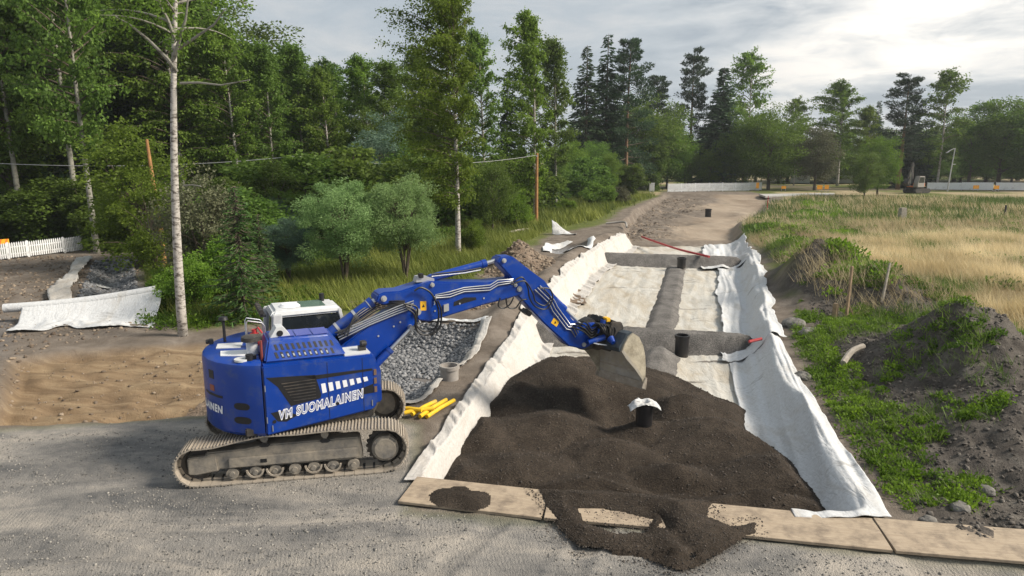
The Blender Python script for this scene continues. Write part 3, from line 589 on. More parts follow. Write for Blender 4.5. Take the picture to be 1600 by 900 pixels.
def rock_mat(name, lo, hi):
    m = bpy.data.materials.new(name); m.use_nodes = True; t = m.node_tree; b = t.nodes['Principled BSDF']; b.inputs['Roughness'].default_value = 0.85
    a = N(t, 'ShaderNodeAttribute', attribute_name='tint'); co = N(t, 'ShaderNodeTexCoord').outputs['Object']
    n = N(t, 'ShaderNodeTexNoise', Scale=20.0, Detail=5.0); t.links.new(co, n.inputs[0])
    c = ramp(t, [(0.0, lo), (1.0, hi)], a.outputs['Fac']).outputs[0]
    t.links.new(mix(t, c, ramp(t, [(0.3, (0.7, 0.7, 0.7)), (0.7, (1.2, 1.2, 1.2))], n.outputs[0]).outputs[0], 1.0, 'MULTIPLY'), b.inputs['Base Color'])
    return m
M['rocks'] = rock_mat('crushed_rock', (0.055, 0.06, 0.068), (0.28, 0.28, 0.285))
M['pebbles'] = rock_mat('pebbles', (0.11, 0.105, 0.098), (0.32, 0.30, 0.27))
M['clods'] = rock_mat('soil_clods', (0.045, 0.038, 0.032), (0.135, 0.118, 0.100))
M['clods2'] = rock_mat('brown_clods', (0.09, 0.064, 0.045), (0.28, 0.22, 0.16))
M['sandcrumbs'] = rock_mat('sand_crumbs', (0.030, 0.024, 0.019), (0.085, 0.067, 0.053))
def inpoly(poly, n, seed, extra=None):  # random points in a polygon
    r = np.random.default_rng(seed); p = np.array(poly); lo = p.min(0); hi = p.max(0); out = np.zeros((0, 2))
    while len(out) < n:
        q = lo+(hi-lo)*r.random((n*2, 2)); k = sdf(q[:, 0], q[:, 1], poly) < 0
        if extra is not None: k &= extra(q[:, 0], q[:, 1])
        out = np.concatenate([out, q[k]])
    return out[:n]
def onground(q, f=None): return np.column_stack([q, (f or ground)(q[:, 0], q[:, 1])])
def rockzone(x, y): return (fbm(x*0.45+3, y*0.45, 3, 71)+0.12 > -0.06)
rocks('crushed_stone', onground(inpoly(STONE, 15000, 11, rockzone)), (0.05, 0.18), M['rocks'], 'angular grey crushed stone filling the pit between excavator and geotextile', 'crushed stone', 0.12, 11)
rocks('crushed_stone', onground(inpoly(GTR, 5000, 12)), (0.08, 0.24), M['rocks'], 'dark crushed stone in the trench behind the white fabric roll', 'crushed stone', 0.1, 12)
fore = [(-12, 8), (-12, 14.6), (-9, 14.9), (-3, 15.8), (-2.2, 12.2), (-1.8, 11.2), (0.5, 10.8), (8, 9.4), (8, 7)]
rocks('pebbles', onground(inpoly(fore, 20000, 13, lambda x, y: fbm(x*.5, y*.9, 3, 501) > -0.16+0.2*(fbm(x*2, y*2, 2, 502)))), (0.006, 0.045), M['pebbles'], 'loose pale pebbles strewn over the foreground gravel', 'pebbles', 0.15, 13)
rocks('soil_clods', onground(inpoly(SOIL, 16000, 14)), (0.015, 0.11), M['clods'], 'dark soil clods covering the mounds on the right', 'soil clods', 0.1, 14)
rocks('soil_clods', onground(inpoly([(-2.4, 33), (-1.6, 42), (2.6, 44), (3.2, 36), (0.5, 32.5)], 1500, 15, lambda x, y: x < XL(y)-0.4), h1), (0.06, 0.30), M['clods2'], 'brown clods lying on the soil heap behind the boom', 'soil clods', 0.05, 15)
rocks('soil_clods', onground(inpoly([(-8, 27), (-6, 31), (0, 31), (0, 27.5)], 1400, 16), h2), (0.06, 0.26), M['clods2'], 'brown clods on the low bank behind the stone pit', 'soil clods', 0.05, 16)
rocks('soil_clods', onground(inpoly([(-13, 15.5), (-7, 16.2), (-7, 22.5), (-14.5, 21.5)], 420, 17)), (0.03, 0.13), M['clods2'], 'brown clods on the bare slope left of the excavator', 'soil clods', 0.1, 17)
rocks('pebbles', onground(inpoly([(-24, 18), (-13.5, 17), (-15.5, 22), (-13, 24), (-14.8, 26), (-22, 40), (-29, 43), (-34, 38)], 4500, 21)), (0.03, 0.20), M['clods2'], 'dark stones and clods on the site track at the left', 'pebbles', 0.05, 21)
farfl = [(9.5, 56), (11, 66), (15, 80), (19, 92), (24, 106), (38, 105), (33, 92), (26, 78), (20, 66), (17, 56)]
rocks('soil_clods', onground(inpoly(farfl, 2600, 18, lambda x, y: x < XL(y)+0.35*(XR(y)-XL(y))+3*fbm(x*.3, y*.3, 3, 77)*4)), (0.1, 0.5), M['clods2'], 'rough lumps on the bare ground beyond the pit', 'soil clods', -0.12, 18, 0.3)

sq = inpoly(SANDP, 11000, 19); sq = sq[sand_h(sq[:, 0], sq[:, 1]) > pit_z(sq[:, 0], sq[:, 1])+0.08]
rocks('sand_crumbs', onground(sq, sand_h), (0.010, 0.055), M['sandcrumbs'], 'dark crumbs and small lumps strewn over the sand pile', 'sand crumbs', 0.05, 19)
sq = inpoly([(0.2, 12), (0.7, 9.8), (2.6, 9.2), (4.6, 10.2), (4.2, 11.4)], 5000, 20, lambda x, y: -sdf(x, y, SPO)+0.35*fbm(x*2, y*2, 3, 338) > -0.22)
rocks('sand_crumbs', onground(sq, lambda x, y: np.where(sp1(x, y) > 0.004, spill_h(x, y), np.where(y > 11.45-0.165*(x+1.9)-0.95, BOARD_Z, 0.0))), (0.008, 0.034), M['sandcrumbs'], 'dark crumbs scattered around the sand spill on the boards', 'sand crumbs', 0.1, 20)
# ================================================================ the blue excavator
EC = (-4.55, 13.9, 0.0)
EX = empty('crawler_excavator', EC)
tag(EX, 'blue crawler excavator with white lettering reaching over the sand with its bucket', 'excavator')
MT = Matrix.Rotation(R(10.3), 4, 'Z'); MU = Matrix.Rotation(R(26), 4, 'Z')
# ---- tracks
def track_path():
    pts = []
    def arc(cx, cz, r, a0, a1, n):
        for k in range(n+1):
            a = R(a0+(a1-a0)*k/n); pts.append((cx+r*math.cos(a), cz+r*math.sin(a)))
    pts.append((-1.55, 0.035)); pts.append((1.72, 0.035))
    arc(1.78, 0.50, 0.43, -75, 88, 10)
    pts.append((1.2, 0.965)); pts.append((0.72, 0.985)); pts.append((0.1, 0.955)); pts.append((-0.5, 0.965)); pts.append((-0.95, 0.90)); pts.append((-1.45, 0.80))
    arc(-1.78, 0.42, 0.375, 80, 262, 10)
    return np.array(pts)
tp = track_path(); cl_ = np.vstack([tp, tp[:1]]); sg = np.linalg.norm(np.diff(cl_, axis=0), axis=1); cs = np.concatenate([[0], np.cumsum(sg)])
NSH = int(cs[-1]/0.19); pitch = cs[-1]/NSH
shoe = MB(); shoe.box((0, 0, 0.0), (pitch*0.96, 0.60, 0.025))
for dx in (-0.066, 0.0, 0.066): shoe.box((dx, 0, 0.026), (0.016, 0.60, 0.03))
shoe.box((0, 0, -0.04), (pitch*0.75, 0.20, 0.055))
sh0 = shoe.build('track_shoe', M['steel'], smooth=False); shme = sh0.data; bpy.data.objects.remove(sh0)
for side in (-1, 1):
    yc = 1.2*side
    fr = MB()
    fr.plate([(-1.62, 0.30), (-1.62, 0.66), (-0.9, 0.68), (-0.5, 0.74), (1.28, 0.76), (1.34, 0.30)], yc-0.17, yc+0.17)
    fr.plate([(-1.95, 0.24), (-1.95, 0.58), (-1.42, 0.62), (-1.38, 0.28), (-1.80, 0.22)], yc-0.20, yc+0.20)
    tr_ = fr.build('track_frame', M['frame'], EX, MT, bevel=0.025)
    gp = MB(); gp.plate([(-1.2, 0.33), (-1.2, 0.52), (1.25, 0.56), (1.25, 0.36)], yc+side*0.171, yc+side*0.215)
    gp.build('guard_plate', M['frame'], tr_, MT, bevel=0.012)
    hole = MB(); hole.box((-0.55, yc+side*0.216, 0.44), (0.12, 0.012, 0.07)); hole.build('frame_slot', M['black'], tr_, MT)
    for x in (-0.52, 0.62):
        c = MB(); c.plate([(x-0.11, 0.745), (x-0.06, 0.70), (x+0.06, 0.70), (x+0.11, 0.745), (x+0.06, 0.78), (x-0.06, 0.78)], yc+side*0.171, yc+side*0.176); c.build('frame_opening', M['black'], tr_, MT)
        k = MB(); k.cyl((x, yc-0.13, 0.88), (x, yc+0.16*side, 0.88), 0.058, 14); k.cyl((x, yc+0.16*side, 0.88), (x, yc+0.19*side, 0.88), 0.075, 14); k.box((x, yc+side*0.1, 0.79), (0.07, 0.1, 0.1)); k.build('carrier_roller', M['frame'], EX, MT)
    for x in (-1.15, -0.72, -0.35, 0.02, 0.38, 0.75, 1.15):
        k = MB()
        for s2 in (-1, 1): k.cyl((x, yc+s2*0.10, 0.20), (x, yc+s2*0.19, 0.20), 0.115, 18); k.cyl((x, yc+s2*0.19, 0.20), (x, yc+s2*0.225, 0.20), 0.05, 12)
        k.cyl((x, yc-0.1, 0.20), (x, yc+0.1, 0.20), 0.08, 14)
        k.build('track_roller', M['frame'], EX, MT)
    for x in (-0.72, -0.35, 0.38, 0.75):
        k = MB(); a = [R(180+180*i/12) for i in range(13)]
        ring = [(x+0.17*math.cos(t), 0.26+0.165*math.sin(t)) for t in a]+[(x+0.135*math.cos(t), 0.26+0.13*math.sin(t)) for t in a[::-1]]
        k.plate(ring, yc+side*0.20, yc+side*0.232); k.build('roller_guard', M['steel'], tr_, MT)
    idl = MB(); idl.cyl((-1.78, yc-0.09, 0.42), (-1.78, yc+0.09, 0.42), 0.315, 28); idl.cyl((-1.78, yc-0.15, 0.42), (-1.78, yc+0.15, 0.42), 0.12, 18); idl.build('idler_wheel', M['darksteel'], EX, MT)
    sp_ = MB(); n = 21; ring = []
    for i in range(n*2):
        r = 0.385 if i % 2 else 0.335; ring.append((1.78+r*math.cos(math.pi*i/n), 0.50+r*math.sin(math.pi*i/n)))
    sp_.plate(ring, yc-0.035, yc+0.035); spo = sp_.build('drive_sprocket', M['darksteel'], EX, MT)
    hb = MB(); hb.cyl((1.78, yc-side*0.05, 0.50), (1.78, yc+side*0.20, 0.50), 0.265, 28); hb.cyl((1.78, yc+side*0.20, 0.50), (1.78, yc+side*0.25, 0.50), 0.245, 28, 0.205); hb.build('final_drive', M['frame'], spo, MT)
    for i in range(10):
        a = 2*math.pi*i/10; b_ = MB(); p = (1.78+0.225*math.cos(a), 0.50+0.225*math.sin(a)); b_.cyl((p[0], yc+side*0.2, p[1]), (p[0], yc+side*0.222, p[1]), 0.018, 6); 
        if i % 2 == 0: b_.build('bolt', M['steel'], spo, MT)
    tk = MB()
    for lx in (-0.07, 0.07):
        tk.tube([(p[0], yc+lx, p[1]) for p in (np.array([-.05, .45])+(tp-[-.05, .45])*0.93)]+[((np.array([-.05, .45])+(tp[0]-[-.05, .45])*0.93)[0], yc+lx, (np.array([-.05, .45])+(tp[0]-[-.05, .45])*0.93)[1])], 0.035, 5, False)
    tko = tk.build('track_chain', M['darksteel'], EX, MT)
    for k in range(NSH):
        s = (k+0.5)*pitch; i = min(np.searchsorted(cs, s)-1, len(sg)-1); f = (s-cs[i])/sg[i]
        a, b = cl_[i], cl_[i+1]; p = a+(b-a)*f; d = (b-a)/sg[i]
        # smooth tangent
        s2 = (s+0.09) % cs[-1]; s1 = (s-0.09) % cs[-1]
        q1 = np.array([np.interp(s1, cs, cl_[:, j]) for j in (0, 1)]); q2 = np.array([np.interp(s2, cs, cl_[:, j]) for j in (0, 1)]); d = (q2-q1)/np.linalg.norm(q2-q1)
        nx, nz = d[1], -d[0]           # outward for this counter-clockwise loop (seen from -y)
        o = bpy.data.objects.new('track_shoe', shme); col.objects.link(o); o.parent = tko
        o.matrix_basis = MT @ Matrix(((d[0]*-1, 0, nx, p[0]), (0, 1, 0, yc), (d[1]*-1, 0, nz, p[1]), (0, 0, 0, 1)))
cb_ = MB(); cb_.box((0, 0, 0.62), (1.5, 1.9, 0.32)); cb_.plate([(-0.9, .42), (-0.7, .8), (0.7, .8), (0.9, .42)], -0.6, 0.6); cb_.build('car_body', M['frame'], EX, MT, bevel=0.04)
sw = MB(); sw.cyl((0, 0, 0.78), (0, 0, 1.02), 0.62, 32); sw.build('swing_ring', M['darksteel'], EX, MT)
# ---- upper structure
up = MB(); up.slab([(-1.2, -1.3), (1.25, -1.3), (1.6, -0.5), (1.6, 0.5), (1.3, 1.35), (-1.2, 1.35)], 1.0, 1.16); up.build('turntable_deck', M['darksteel'], EX, MU, bevel=0.02)
arcp = [(-0.86, -1.40)]
for k in range(13):
    a = R(-128-104*k/12); 
    arcp.append((-0.30+1.62*math.cos(a)*1.0, 1.62*math.sin(a)*0.93))
arcp = [(-0.86, -1.40), (-1.12, -1.27), (-1.38, -1.06), (-1.60, -0.80), (-1.75, -0.48), (-1.82, -0.15), (-1.82, 0.15), (-1.75, 0.48), (-1.60, 0.80), (-1.38, 1.06), (-1.12, 1.27), (-0.86, 1.40)]
def inset(pl_, k, cx=-0.5): return [(cx+(x-cx)*k, y*k) for x, y in pl_]
cw = MB(); cw.hull([(x, y, 0.98) for x, y in inset(arcp, 0.965)], [(x, y, 1.10) for x, y in arcp]) if False else None
cw = MB()
rings = [([*inset(arcp, 0.95)], 0.98), (arcp, 1.06), (arcp, 2.32), (inset(arcp, 0.985), 2.40), (inset(arcp, 0.93), 2.445)]
n = len(arcp)
V = [(x, y, z) for pl_, z in rings for x, y in pl_]; F = []
for k in range(len(rings)-1):
    for i in range(n): F.append((k*n+i, k*n+(i+1) % n, (k+1)*n+(i+1) % n, (k+1)*n+i))
F.append(tuple(range(n))[::-1]); F.append(tuple((len(rings)-1)*n+i for i in range(n)))
cw.add(V, F); cwo = cw.build('counterweight', M['blue'], EX, MU, ang=0.7)
# recesses with lamps on the counterweight: dark ovals and rear lamp
def on_arc(t, z, off=0.004):
    i = int(t); f = t-i; p = np.array(arcp[i])*(1-f)+np.array(arcp[i+1])*f; d = np.array(arcp[i+1])-np.array(arcp[i]); d /= np.linalg.norm(d); nn = np.array([d[1], -d[0]])
    if nn @ (p-np.array([-0.5, 0])) < 0: nn = -nn
    return (p[0]+nn[0]*off, p[1]+nn[1]*off, z), d, nn
def arc_patch(name, t0, t1, z0, z1, mat, off=0.006, rnd=True, k=10):
    m = MB(); V = []; F = []
    for i in range(k+1):
        t = t0+(t1-t0)*i/k; e = 1.0
        if rnd: e = max(0.35, math.sqrt(max(0.0, 1-(2*i/k-1)**4)))
        zc = (z0+z1)/2; h = (z1-z0)/2*e
        p, d, nn = on_arc(min(t, len(arcp)-1.001), zc, off); V += [(p[0], p[1], zc-h), (p[0], p[1], zc+h)]
        q, d, nn = on_arc(min(t, len(arcp)-1.001), zc, -0.02); V += [(q[0], q[1], zc-h), (q[0], q[1], zc+h)]
    for i in range(k):
        a = i*4; F += [(a, a+4, a+5, a+1), (a+1, a+5, a+7, a+3), (a, a+2, a+6, a+4)]
    F += [(0, 1, 3, 2), (k*4, k*4+2, k*4+3, k*4+1)]
    m.add(V, F); return m.build(name, mat, cwo, MU)
arc_patch('lifting_pocket', 0.9, 1.9, 1.52, 1.66, M['black']); arc_patch('lifting_pocket', 0.85, 1.95, 1.24, 1.38, M['black'])
arc_patch('rear_lamp', 3.35, 3.85, 2.05, 2.22, M['black'], rnd=False); arc_patch('rear_lamp', 3.4, 3.85, 1.80, 1.92, pmat('lamp_amber', (0.25, 0.05, 0.02), 0.3), rnd=False)
arc_patch('black_strip', 2.7, 4.6, 1.70, 1.75, M['black'], rnd=False)
# lettering strip on the counterweight
def text_mesh(body, size, off, ext=0.002, shear=0.12, sx=1.0):
    cu = bpy.data.curves.new('lettering', 'FONT'); cu.body = body; cu.size = size; cu.offset = off; cu.extrude = ext; cu.shear = shear; cu.space_character = 1.2; cu.resolution_u = 3
    o = bpy.data.objects.new('lettering', cu); col.objects.link(o); bpy.context.view_layer.update()
    me = bpy.data.meshes.new_from_object(o.evaluated_get(bpy.context.evaluated_depsgraph_get())); bpy.data.objects.remove(o)
    return me
def put_text(body, p0, p1, hgt, y, parent, name='lettering'):
    # p0,p1: (x,z) of the baseline ends on the plane y
    for mat, off, dy in ((M['white_print'], 0.0125, 0.0), (M['blue'], -0.004, -0.004)):
        me = text_mesh(body, 1.0, off*5.5, 0.0)
        co = np.zeros(len(me.vertices)*3, np.float32); me.vertices.foreach_get('co', co); co = co.reshape(-1, 3)
        if off > 0: bb = (co[:, 0].min(), co[:, 0].max(), co[:, 1].min(), co[:, 1].max())
        u = (co[:, 0]-bb[0])/(bb[1]-bb[0]); v = (co[:, 1]-bb[2])/(bb[3]-bb[2])*hgt
        d = np.array(p1)-np.array(p0)
        X = p0[0]+u*d[0]; Z = p0[1]+u*d[1]+v
        W = np.column_stack([X, np.full(len(X), y+dy), Z]); W = np.array([tuple(MU @ Vector(q)) for q in W])
        me.vertices.foreach_set('co', W.astype(np.float32).ravel()); me.update()
        bm = bmesh.new(); bm.from_mesh(me); todo = set(bm.verts); bm.verts.ensure_lookup_table()
        while todo:                      # every letter is a piece of its own
            st0 = [todo.pop()]; isl = set(st0)
            while st0:
                v_ = st0.pop()
                for e_2 in v_.link_edges:
                    o_ = e_2.other_vert(v_)
                    if o_ not in isl: isl.add(o_); st0.append(o_); todo.discard(o_)
            vl = list(isl); ix = {v_: i_ for i_, v_ in enumerate(vl)}
            m2 = bpy.data.meshes.new('letter'); m2.from_pydata([tuple(v_.co) for v_ in vl], [], [tuple(ix[v_] for v_ in f_.verts) for f_ in bm.faces if f_.verts[0] in isl])
            if len(m2.polygons): link('letter', m2, mat, parent)
        bm.free()
body = MB()
side_out = [(-0.84, 1.0), (-0.30, 1.05), (1.24, 1.19), (1.33, 1.30), (1.33, 2.28), (1.28, 2.35), (-0.84, 2.40)]
body.plate(side_out, -1.40, -0.55); bo = body.build('engine_house', M['blue'], EX, MU, bevel=0.03)
lb = MB(); lb.plate([(-0.84, 1.0), (-0.62, 1.0), (-0.62, 2.40), (-0.84, 2.40)], -0.54, 1.38); lb.plate([(-0.84, 1.17), (0.1, 1.17), (0.1, 2.1), (-0.84, 2.2)], -0.54, 0.45); lb.build('rear_house', M['blue'], EX, MU, bevel=0.02)
def flat(name, uv, mat, y=-1.404, par=None, th=0.01): m = MB(); m.plate(uv, y, y+th); return m.build(name, mat, par or bo, MU, smooth=False)
flat('vent_grille', [(-0.78, 2.16), (0.12, 2.09), (0.22, 1.68), (0.20, 1.60), (-0.36, 1.53), (-0.58, 1.95)], M['black'])
for k in range(7):
    z = 1.63+k*0.062; x0 = -0.38-0.2*(k/6); m = MB(); m.box((( x0+0.15)/2+0.02, -1.408, z), (0.15-x0-0.1, 0.016, 0.018)); m.build('grille_slat', M['darksteel'], bo, MU)
flat('black_band', [(-0.1, 2.085), (1.25, 2.065), (1.25, 2.02), (0.12, 1.995)], M['black'])
for k in range(7):
    x = 0.225+k*0.138; h = 0.20-k*0.017; z1 = 1.895+0.002*k; m = MB(); m.plate([(x+0.02, z1-h), (x+0.102, z1-h+0.012), (x+0.082, z1), (x, z1-0.006)], -1.406, -1.395); m.build('white_stripe', M['white_print'], bo, MU, smooth=False)
flat('black_wedge', [(-0.74, 1.45), (-0.52, 1.47), (-0.24, 1.33), (-0.46, 1.23), (-0.62, 1.26)], M['black'], -1.4025)
flat('black_wedge', [(0.95, 1.66), (1.26, 1.74), (1.26, 1.55), (0.95, 1.54)], M['black'], -1.4025)
put_text('VM SUOMALAINEN', (-0.60, 1.27), (1.05, 1.47), 0.215, -1.408, bo)
# the same lettering round the counterweight
def arc_text(body_, t0, t1, z0, hgt):
    me = text_mesh(body_, 1.0, 0.05, 0.0); co = np.zeros(len(me.vertices)*3, np.float32); me.vertices.foreach_get('co', co); co = co.reshape(-1, 3)
    bm = bmesh.new(); bm.from_mesh(me); bmesh.ops.triangulate(bm, faces=bm.faces); bmesh.ops.subdivide_edges(bm, edges=[e for e in bm.edges if e.calc_length() > 0.3], cuts=1)
    bx0, bx1, by0, by1 = co[:, 0].min(), co[:, 0].max(), co[:, 1].min(), co[:, 1].max()
    for v in bm.verts:
        p, d, nn = on_arc(t0+(t1-t0)*(v.co.x-bx0)/(bx1-bx0), 0, 0.007); v.co = MU @ Vector((p[0], p[1], z0+hgt*(v.co.y-by0)/(by1-by0)))
    todo = set(bm.verts)
    while todo:
        st0 = [todo.pop()]; isl = set(st0)
        while st0:
            v_ = st0.pop()
            for e2 in v_.link_edges:
                o_ = e2.other_vert(v_)
                if o_ not in isl: isl.add(o_); st0.append(o_); todo.discard(o_)
        vl = list(isl); ix = {v_: i_ for i_, v_ in enumerate(vl)}; m2 = bpy.data.meshes.new('letter'); m2.from_pydata([tuple(v_.co) for v_ in vl], [], [tuple(ix[v_] for v_ in f_.verts) for f_ in bm.faces if f_.verts[0] in isl])
        if len(m2.polygons): link('letter', m2, M['white_print'], cwo)
    bm.free()
arc_text('VM SUOMALAINEN', 8.1, 2.75, 1.38, 0.17)
# seams, hinges, latch
for x in (-0.835, 0.36, 1.05): m = MB(); m.box((x, -1.401, 1.72), (0.008, 0.006, 1.18)); m.build('panel_seam', M['black'], bo, MU)
for x, z in ((-0.81, 1.95), (-0.81, 1.32), (-0.72, 1.14), (1.22, 1.34)): m = MB(); m.box((x, -1.406, z), (0.018, 0.02, 0.12)); m.build('hinge', M['chrome'], bo, MU)
for x, z in ((-0.68, 1.27), (0.52, 1.44)): m = MB(); m.cyl((x, -1.40, z), (x, -1.412, z), 0.035, 12); m.build('latch', M['black'], bo, MU)
for k in range(3): m = MB(); m.box((1.30, -1.408, 1.98-k*0.18), (0.055, 0.014, 0.12)); m.build('reflector', pmat('reflector', (0.16, 0.10, 0.07), 0.4), bo, MU)
ff = MB(); ff.plate([(1.0, 1.1), (1.52, 1.2), (1.52, 1.9), (1.34, 2.2), (1.0, 2.2)], -1.05, -0.42); ff.build('front_toolbox', M['blue'], EX, MU, bevel=0.03)
# hood with slots
hd_ = MB(); lo = [(-0.78, -1.30, 2.41), (0.78, -1.30, 2.37), (0.82, -0.32, 2.40), (-0.82, -0.32, 2.43)]; hi = [(-0.66, -1.02, 2.80), (0.50, -1.02, 2.76), (0.56, -0.36, 2.77), (-0.66, -0.36, 2.81)]
hd_.hull(lo, hi); ho = hd_.build('engine_hood', M['blue'], EX, MU, bevel=0.035)
sh_ = Vector((0, -0.28, -0.39)).normalized(); nrm = Vector((0, -0.39, 0.28)).normalized()
for r_ in range(2):
    for k in range(11):
        if r_ == 0 and k in (0, 10): pass
        f = 0.18+0.26*r_ if True else 0
        f = 0.36 if r_ == 0 else 0.70
        x = -0.55+k*0.105; c = Vector((x+0.03*(1-f), -1.02-0.28*f, 2.79-0.39*f-0.004*k*0.9)); c += nrm*0.002
        Mx = Matrix((( 1, 0.25, 0), (0, sh_.y, nrm.y), (0, sh_.z, nrm.z))).to_4x4()
        m = MB(); m.box((0, 0, 0), (0.05, 0.125, 0.012)); m.V = [tuple(Mx @ Vector(v)+c) for v in m.V]; m.build('hood_slot', M['black'] if r_ == 0 else M['black'], ho, MU, smooth=False)
        if r_ == 1 and 1 <= k <= 9:
            m = MB(); m.box((0, 0.01, 0.008), (0.03, 0.055, 0.006)); m.V = [tuple(Mx @ Vector(v)+c) for v in m.V]; m.build('slot_glint', M['chrome'], ho, MU, smooth=False)
for k in range(3): m = MB(); m.box((-0.30+k*0.33, -0.69, 2.803-0.011*k), (0.30, 0.50, 0.012)); m.build('hood_pad', pmat('hood_pad', (0.07, 0.09, 0.33), 0.45), ho, MU)
m = MB(); m.plate([(-0.60, 2.80), (-0.48, 2.99), (-0.36, 2.99), (-0.22, 2.80)], -0.92, -0.60); m.build('camera_hood', M['cabwhite'], ho, MU); m = MB(); m.cyl((-0.42, -0.93, 2.87), (-0.42, -0.90, 2.87), 0.06, 14); m.build('rear_camera', M['black'], ho, MU)
# deck at the back: hatch, cap, exhaust, rails, antennas
m = MB(); m.slab([(-1.50, -0.55), (-1.02, -0.78), (-0.92, -0.35), (-1.48, -0.20)], 2.447, 2.462); m.build('white_hatch', M['whiteplastic'], cwo, MU)
m = MB(); m.slab([(-1.55, 0.05), (-1.1, -0.1), (-1.02, 0.3), (-1.5, 0.4)], 2.447, 2.46); m.build('white_hatch', M['cabwhite'], cwo, MU)
ex = MB(); ex.cyl((-0.92, -0.62, 2.43), (-0.92, -0.62, 2.72), 0.11, 20); ex.cyl((-0.92, -0.62, 2.70), (-0.92, -0.62, 2.72), 0.11, 20); exo = ex.build('air_intake', M['cabwhite'], EX, MU)
m = MB(); m.cyl((-0.92, -0.62, 2.72), (-0.92, -0.62, 2.80), 0.20, 24, 0.19); m.build('intake_cap', M['darksteel'], exo, MU)
m = MB(); m.cyl((-0.80, -1.12, 2.42), (-0.80, -1.12, 2.82), 0.025, 8); m.build('antenna', pmat('red_brown', (0.20, 0.04, 0.03), 0.5), EX, MU)
m = MB(); m.cyl((-1.02, -1.06, 2.44), (-1.02, -1.06, 2.56), 0.07, 14); m.cyl((-0.93, -1.0, 2.44), (-0.93, -1.0, 2.52), 0.045, 12); m.build('filler_cap', M['black'], EX, MU)
m = MB(); m.cyl((-1.15, -1.0, 2.44), (-1.15, -1.0, 2.48), 0.14, 14); m.build('deck_plate', M['cabwhite'], EX, MU)
for y in (0.0, 0.28):
    m = MB(); m.tube([(-0.95, y, 2.44), (-0.95, y, 2.92), (-0.92, y, 2.97), (-0.66, y+0.02, 2.90), (-0.60, y+0.02, 2.82), (-0.60, y+0.02, 2.44)], 0.015, 8); m.build('handrail', M['chrome'], EX, MU)
m = MB(); m.tube([(-0.95, 0, 2.74), (-0.95, .28, 2.74)], 0.02, 8); m.build('handrail', M['chrome'], EX, MU)
m = MB(); m.cyl((-0.82, -0.15, 2.44), (-0.82, -0.15, 2.74), 0.085, 16); m.cyl((-0.82, -0.15, 2.74), (-0.82, -0.15, 2.82), 0.05, 12); m.tube([(-0.82, -0.15, 2.8), (-0.75, -0.2, 2.86), (-0.68, -0.22, 2.74)], 0.02, 6)
m.build('fire_extinguisher', M['red'], EX, MU)
m = MB(); m.cyl((-1.35, 0.55, 2.44), (-1.35, 0.55, 2.92), 0.03, 10); m.cyl((-1.35, 0.55, 2.92), (-1.35, 0.55, 2.98), 0.10, 16, 0.08); m.build('positioning_antenna', M['black'], EX, MU)
m = MB(); m.box((-1.62, 0.5, 2.50), (0.10, 0.12, 0.10)); m.cyl((-1.66, 0.5, 2.5), (-1.72, 0.5, 2.5), 0.05, 12); m.build('rear_camera', M['black'], EX, MU, bevel=0.015)
# work lamps and box on the front right corner
m = MB(); m.box((0.98, -1.05, 2.37), (0.52, 0.55, 0.05)); m.build('step_plate', M['cabwhite'], EX, MU, bevel=0.01)
m = MB(); m.box((1.12, -1.12, 2.44), (0.14, 0.14, 0.08)); m.cyl((1.14, -1.12, 2.48), (1.14, -1.12, 2.58), 0.06, 12); m.cyl((1.10, -1.18, 2.54), (1.20, -1.18, 2.54), 0.05, 12); m.build('work_lamp', M['darksteel'], EX, MU)
# ---- cab
cabm = MB()
cx0, cx1, cy0, cy1 = -0.55, 1.28, 0.42, 1.40
cabm.plate([(cx0, 1.16), (cx1+0.02, 1.16), (cx1+0.05, 1.75), (cx1-0.02, 1.9), (cx0, 1.9)], cy0, cy1)
cabo = cabm.build('cab', M['cabwhite'], EX, MU, bevel=0.04)
def post(a, b, w_=0.10): mm = MB(); d = Vector(b)-Vector(a); mm.hull([(a[0]-w_/2, a[1]-w_/2, a[2]), (a[0]+w_/2, a[1]-w_/2, a[2]), (a[0]+w_/2, a[1]+w_/2, a[2]), (a[0]-w_/2, a[1]+w_/2, a[2])], [(b[0]-w_/2, b[1]-w_/2, b[2]), (b[0]+w_/2, b[1]-w_/2, b[2]), (b[0]+w_/2, b[1]+w_/2, b[2]), (b[0]-w_/2, b[1]+w_/2, b[2])]); return mm.build('cab_pillar', M['cabwhite'], cabo, MU, bevel=0.02)
e_ = 0.06
post((cx0+0.18, cy0+e_, 1.88), (cx0+0.26, cy0+e_, 2.95), 0.2); post((cx0+0.1, cy1-e_, 1.88), (cx0+0.15, cy1-e_, 2.95), 0.14); post((cx1-0.04, cy0+e_, 1.88), (cx1-0.26, cy0+e_, 2.95), 0.09); post((cx1-0.04, cy1-e_, 1.88), (cx1-0.26, cy1-e_, 2.95), 0.09); post((0.42, cy1-e_, 1.88), (0.40, cy1-e_, 2.95), 0.08)
rf = MB(); rf.hull([(cx0+0.10, cy0, 2.86), (cx1-0.16, cy0, 2.86), (cx1-0.16, cy1, 2.86), (cx0+0.10, cy1, 2.86)], [(cx0+0.2, cy0+0.07, 3.03), (cx1-0.26, cy0+0.07, 3.0), (cx1-0.26, cy1-0.07, 3.0), (cx0+0.2, cy1-0.07, 3.03)]); rfo = rf.build('cab_roof', M['cabwhite'], cabo, MU, bevel=0.05, seg=3)
m = MB(); m.box((0.50, 0.92, 3.016), (0.52, 0.62, 0.02)); m.build('roof_hatch', M['hatch'], cabo, MU, bevel=0.006)
m = MB(); m.cyl((0.02, 0.80, 3.03), (0.02, 0.80, 3.085), 0.23, 28, 0.17); m.build('satellite_dome', M['whiteplastic'], cabo, MU)
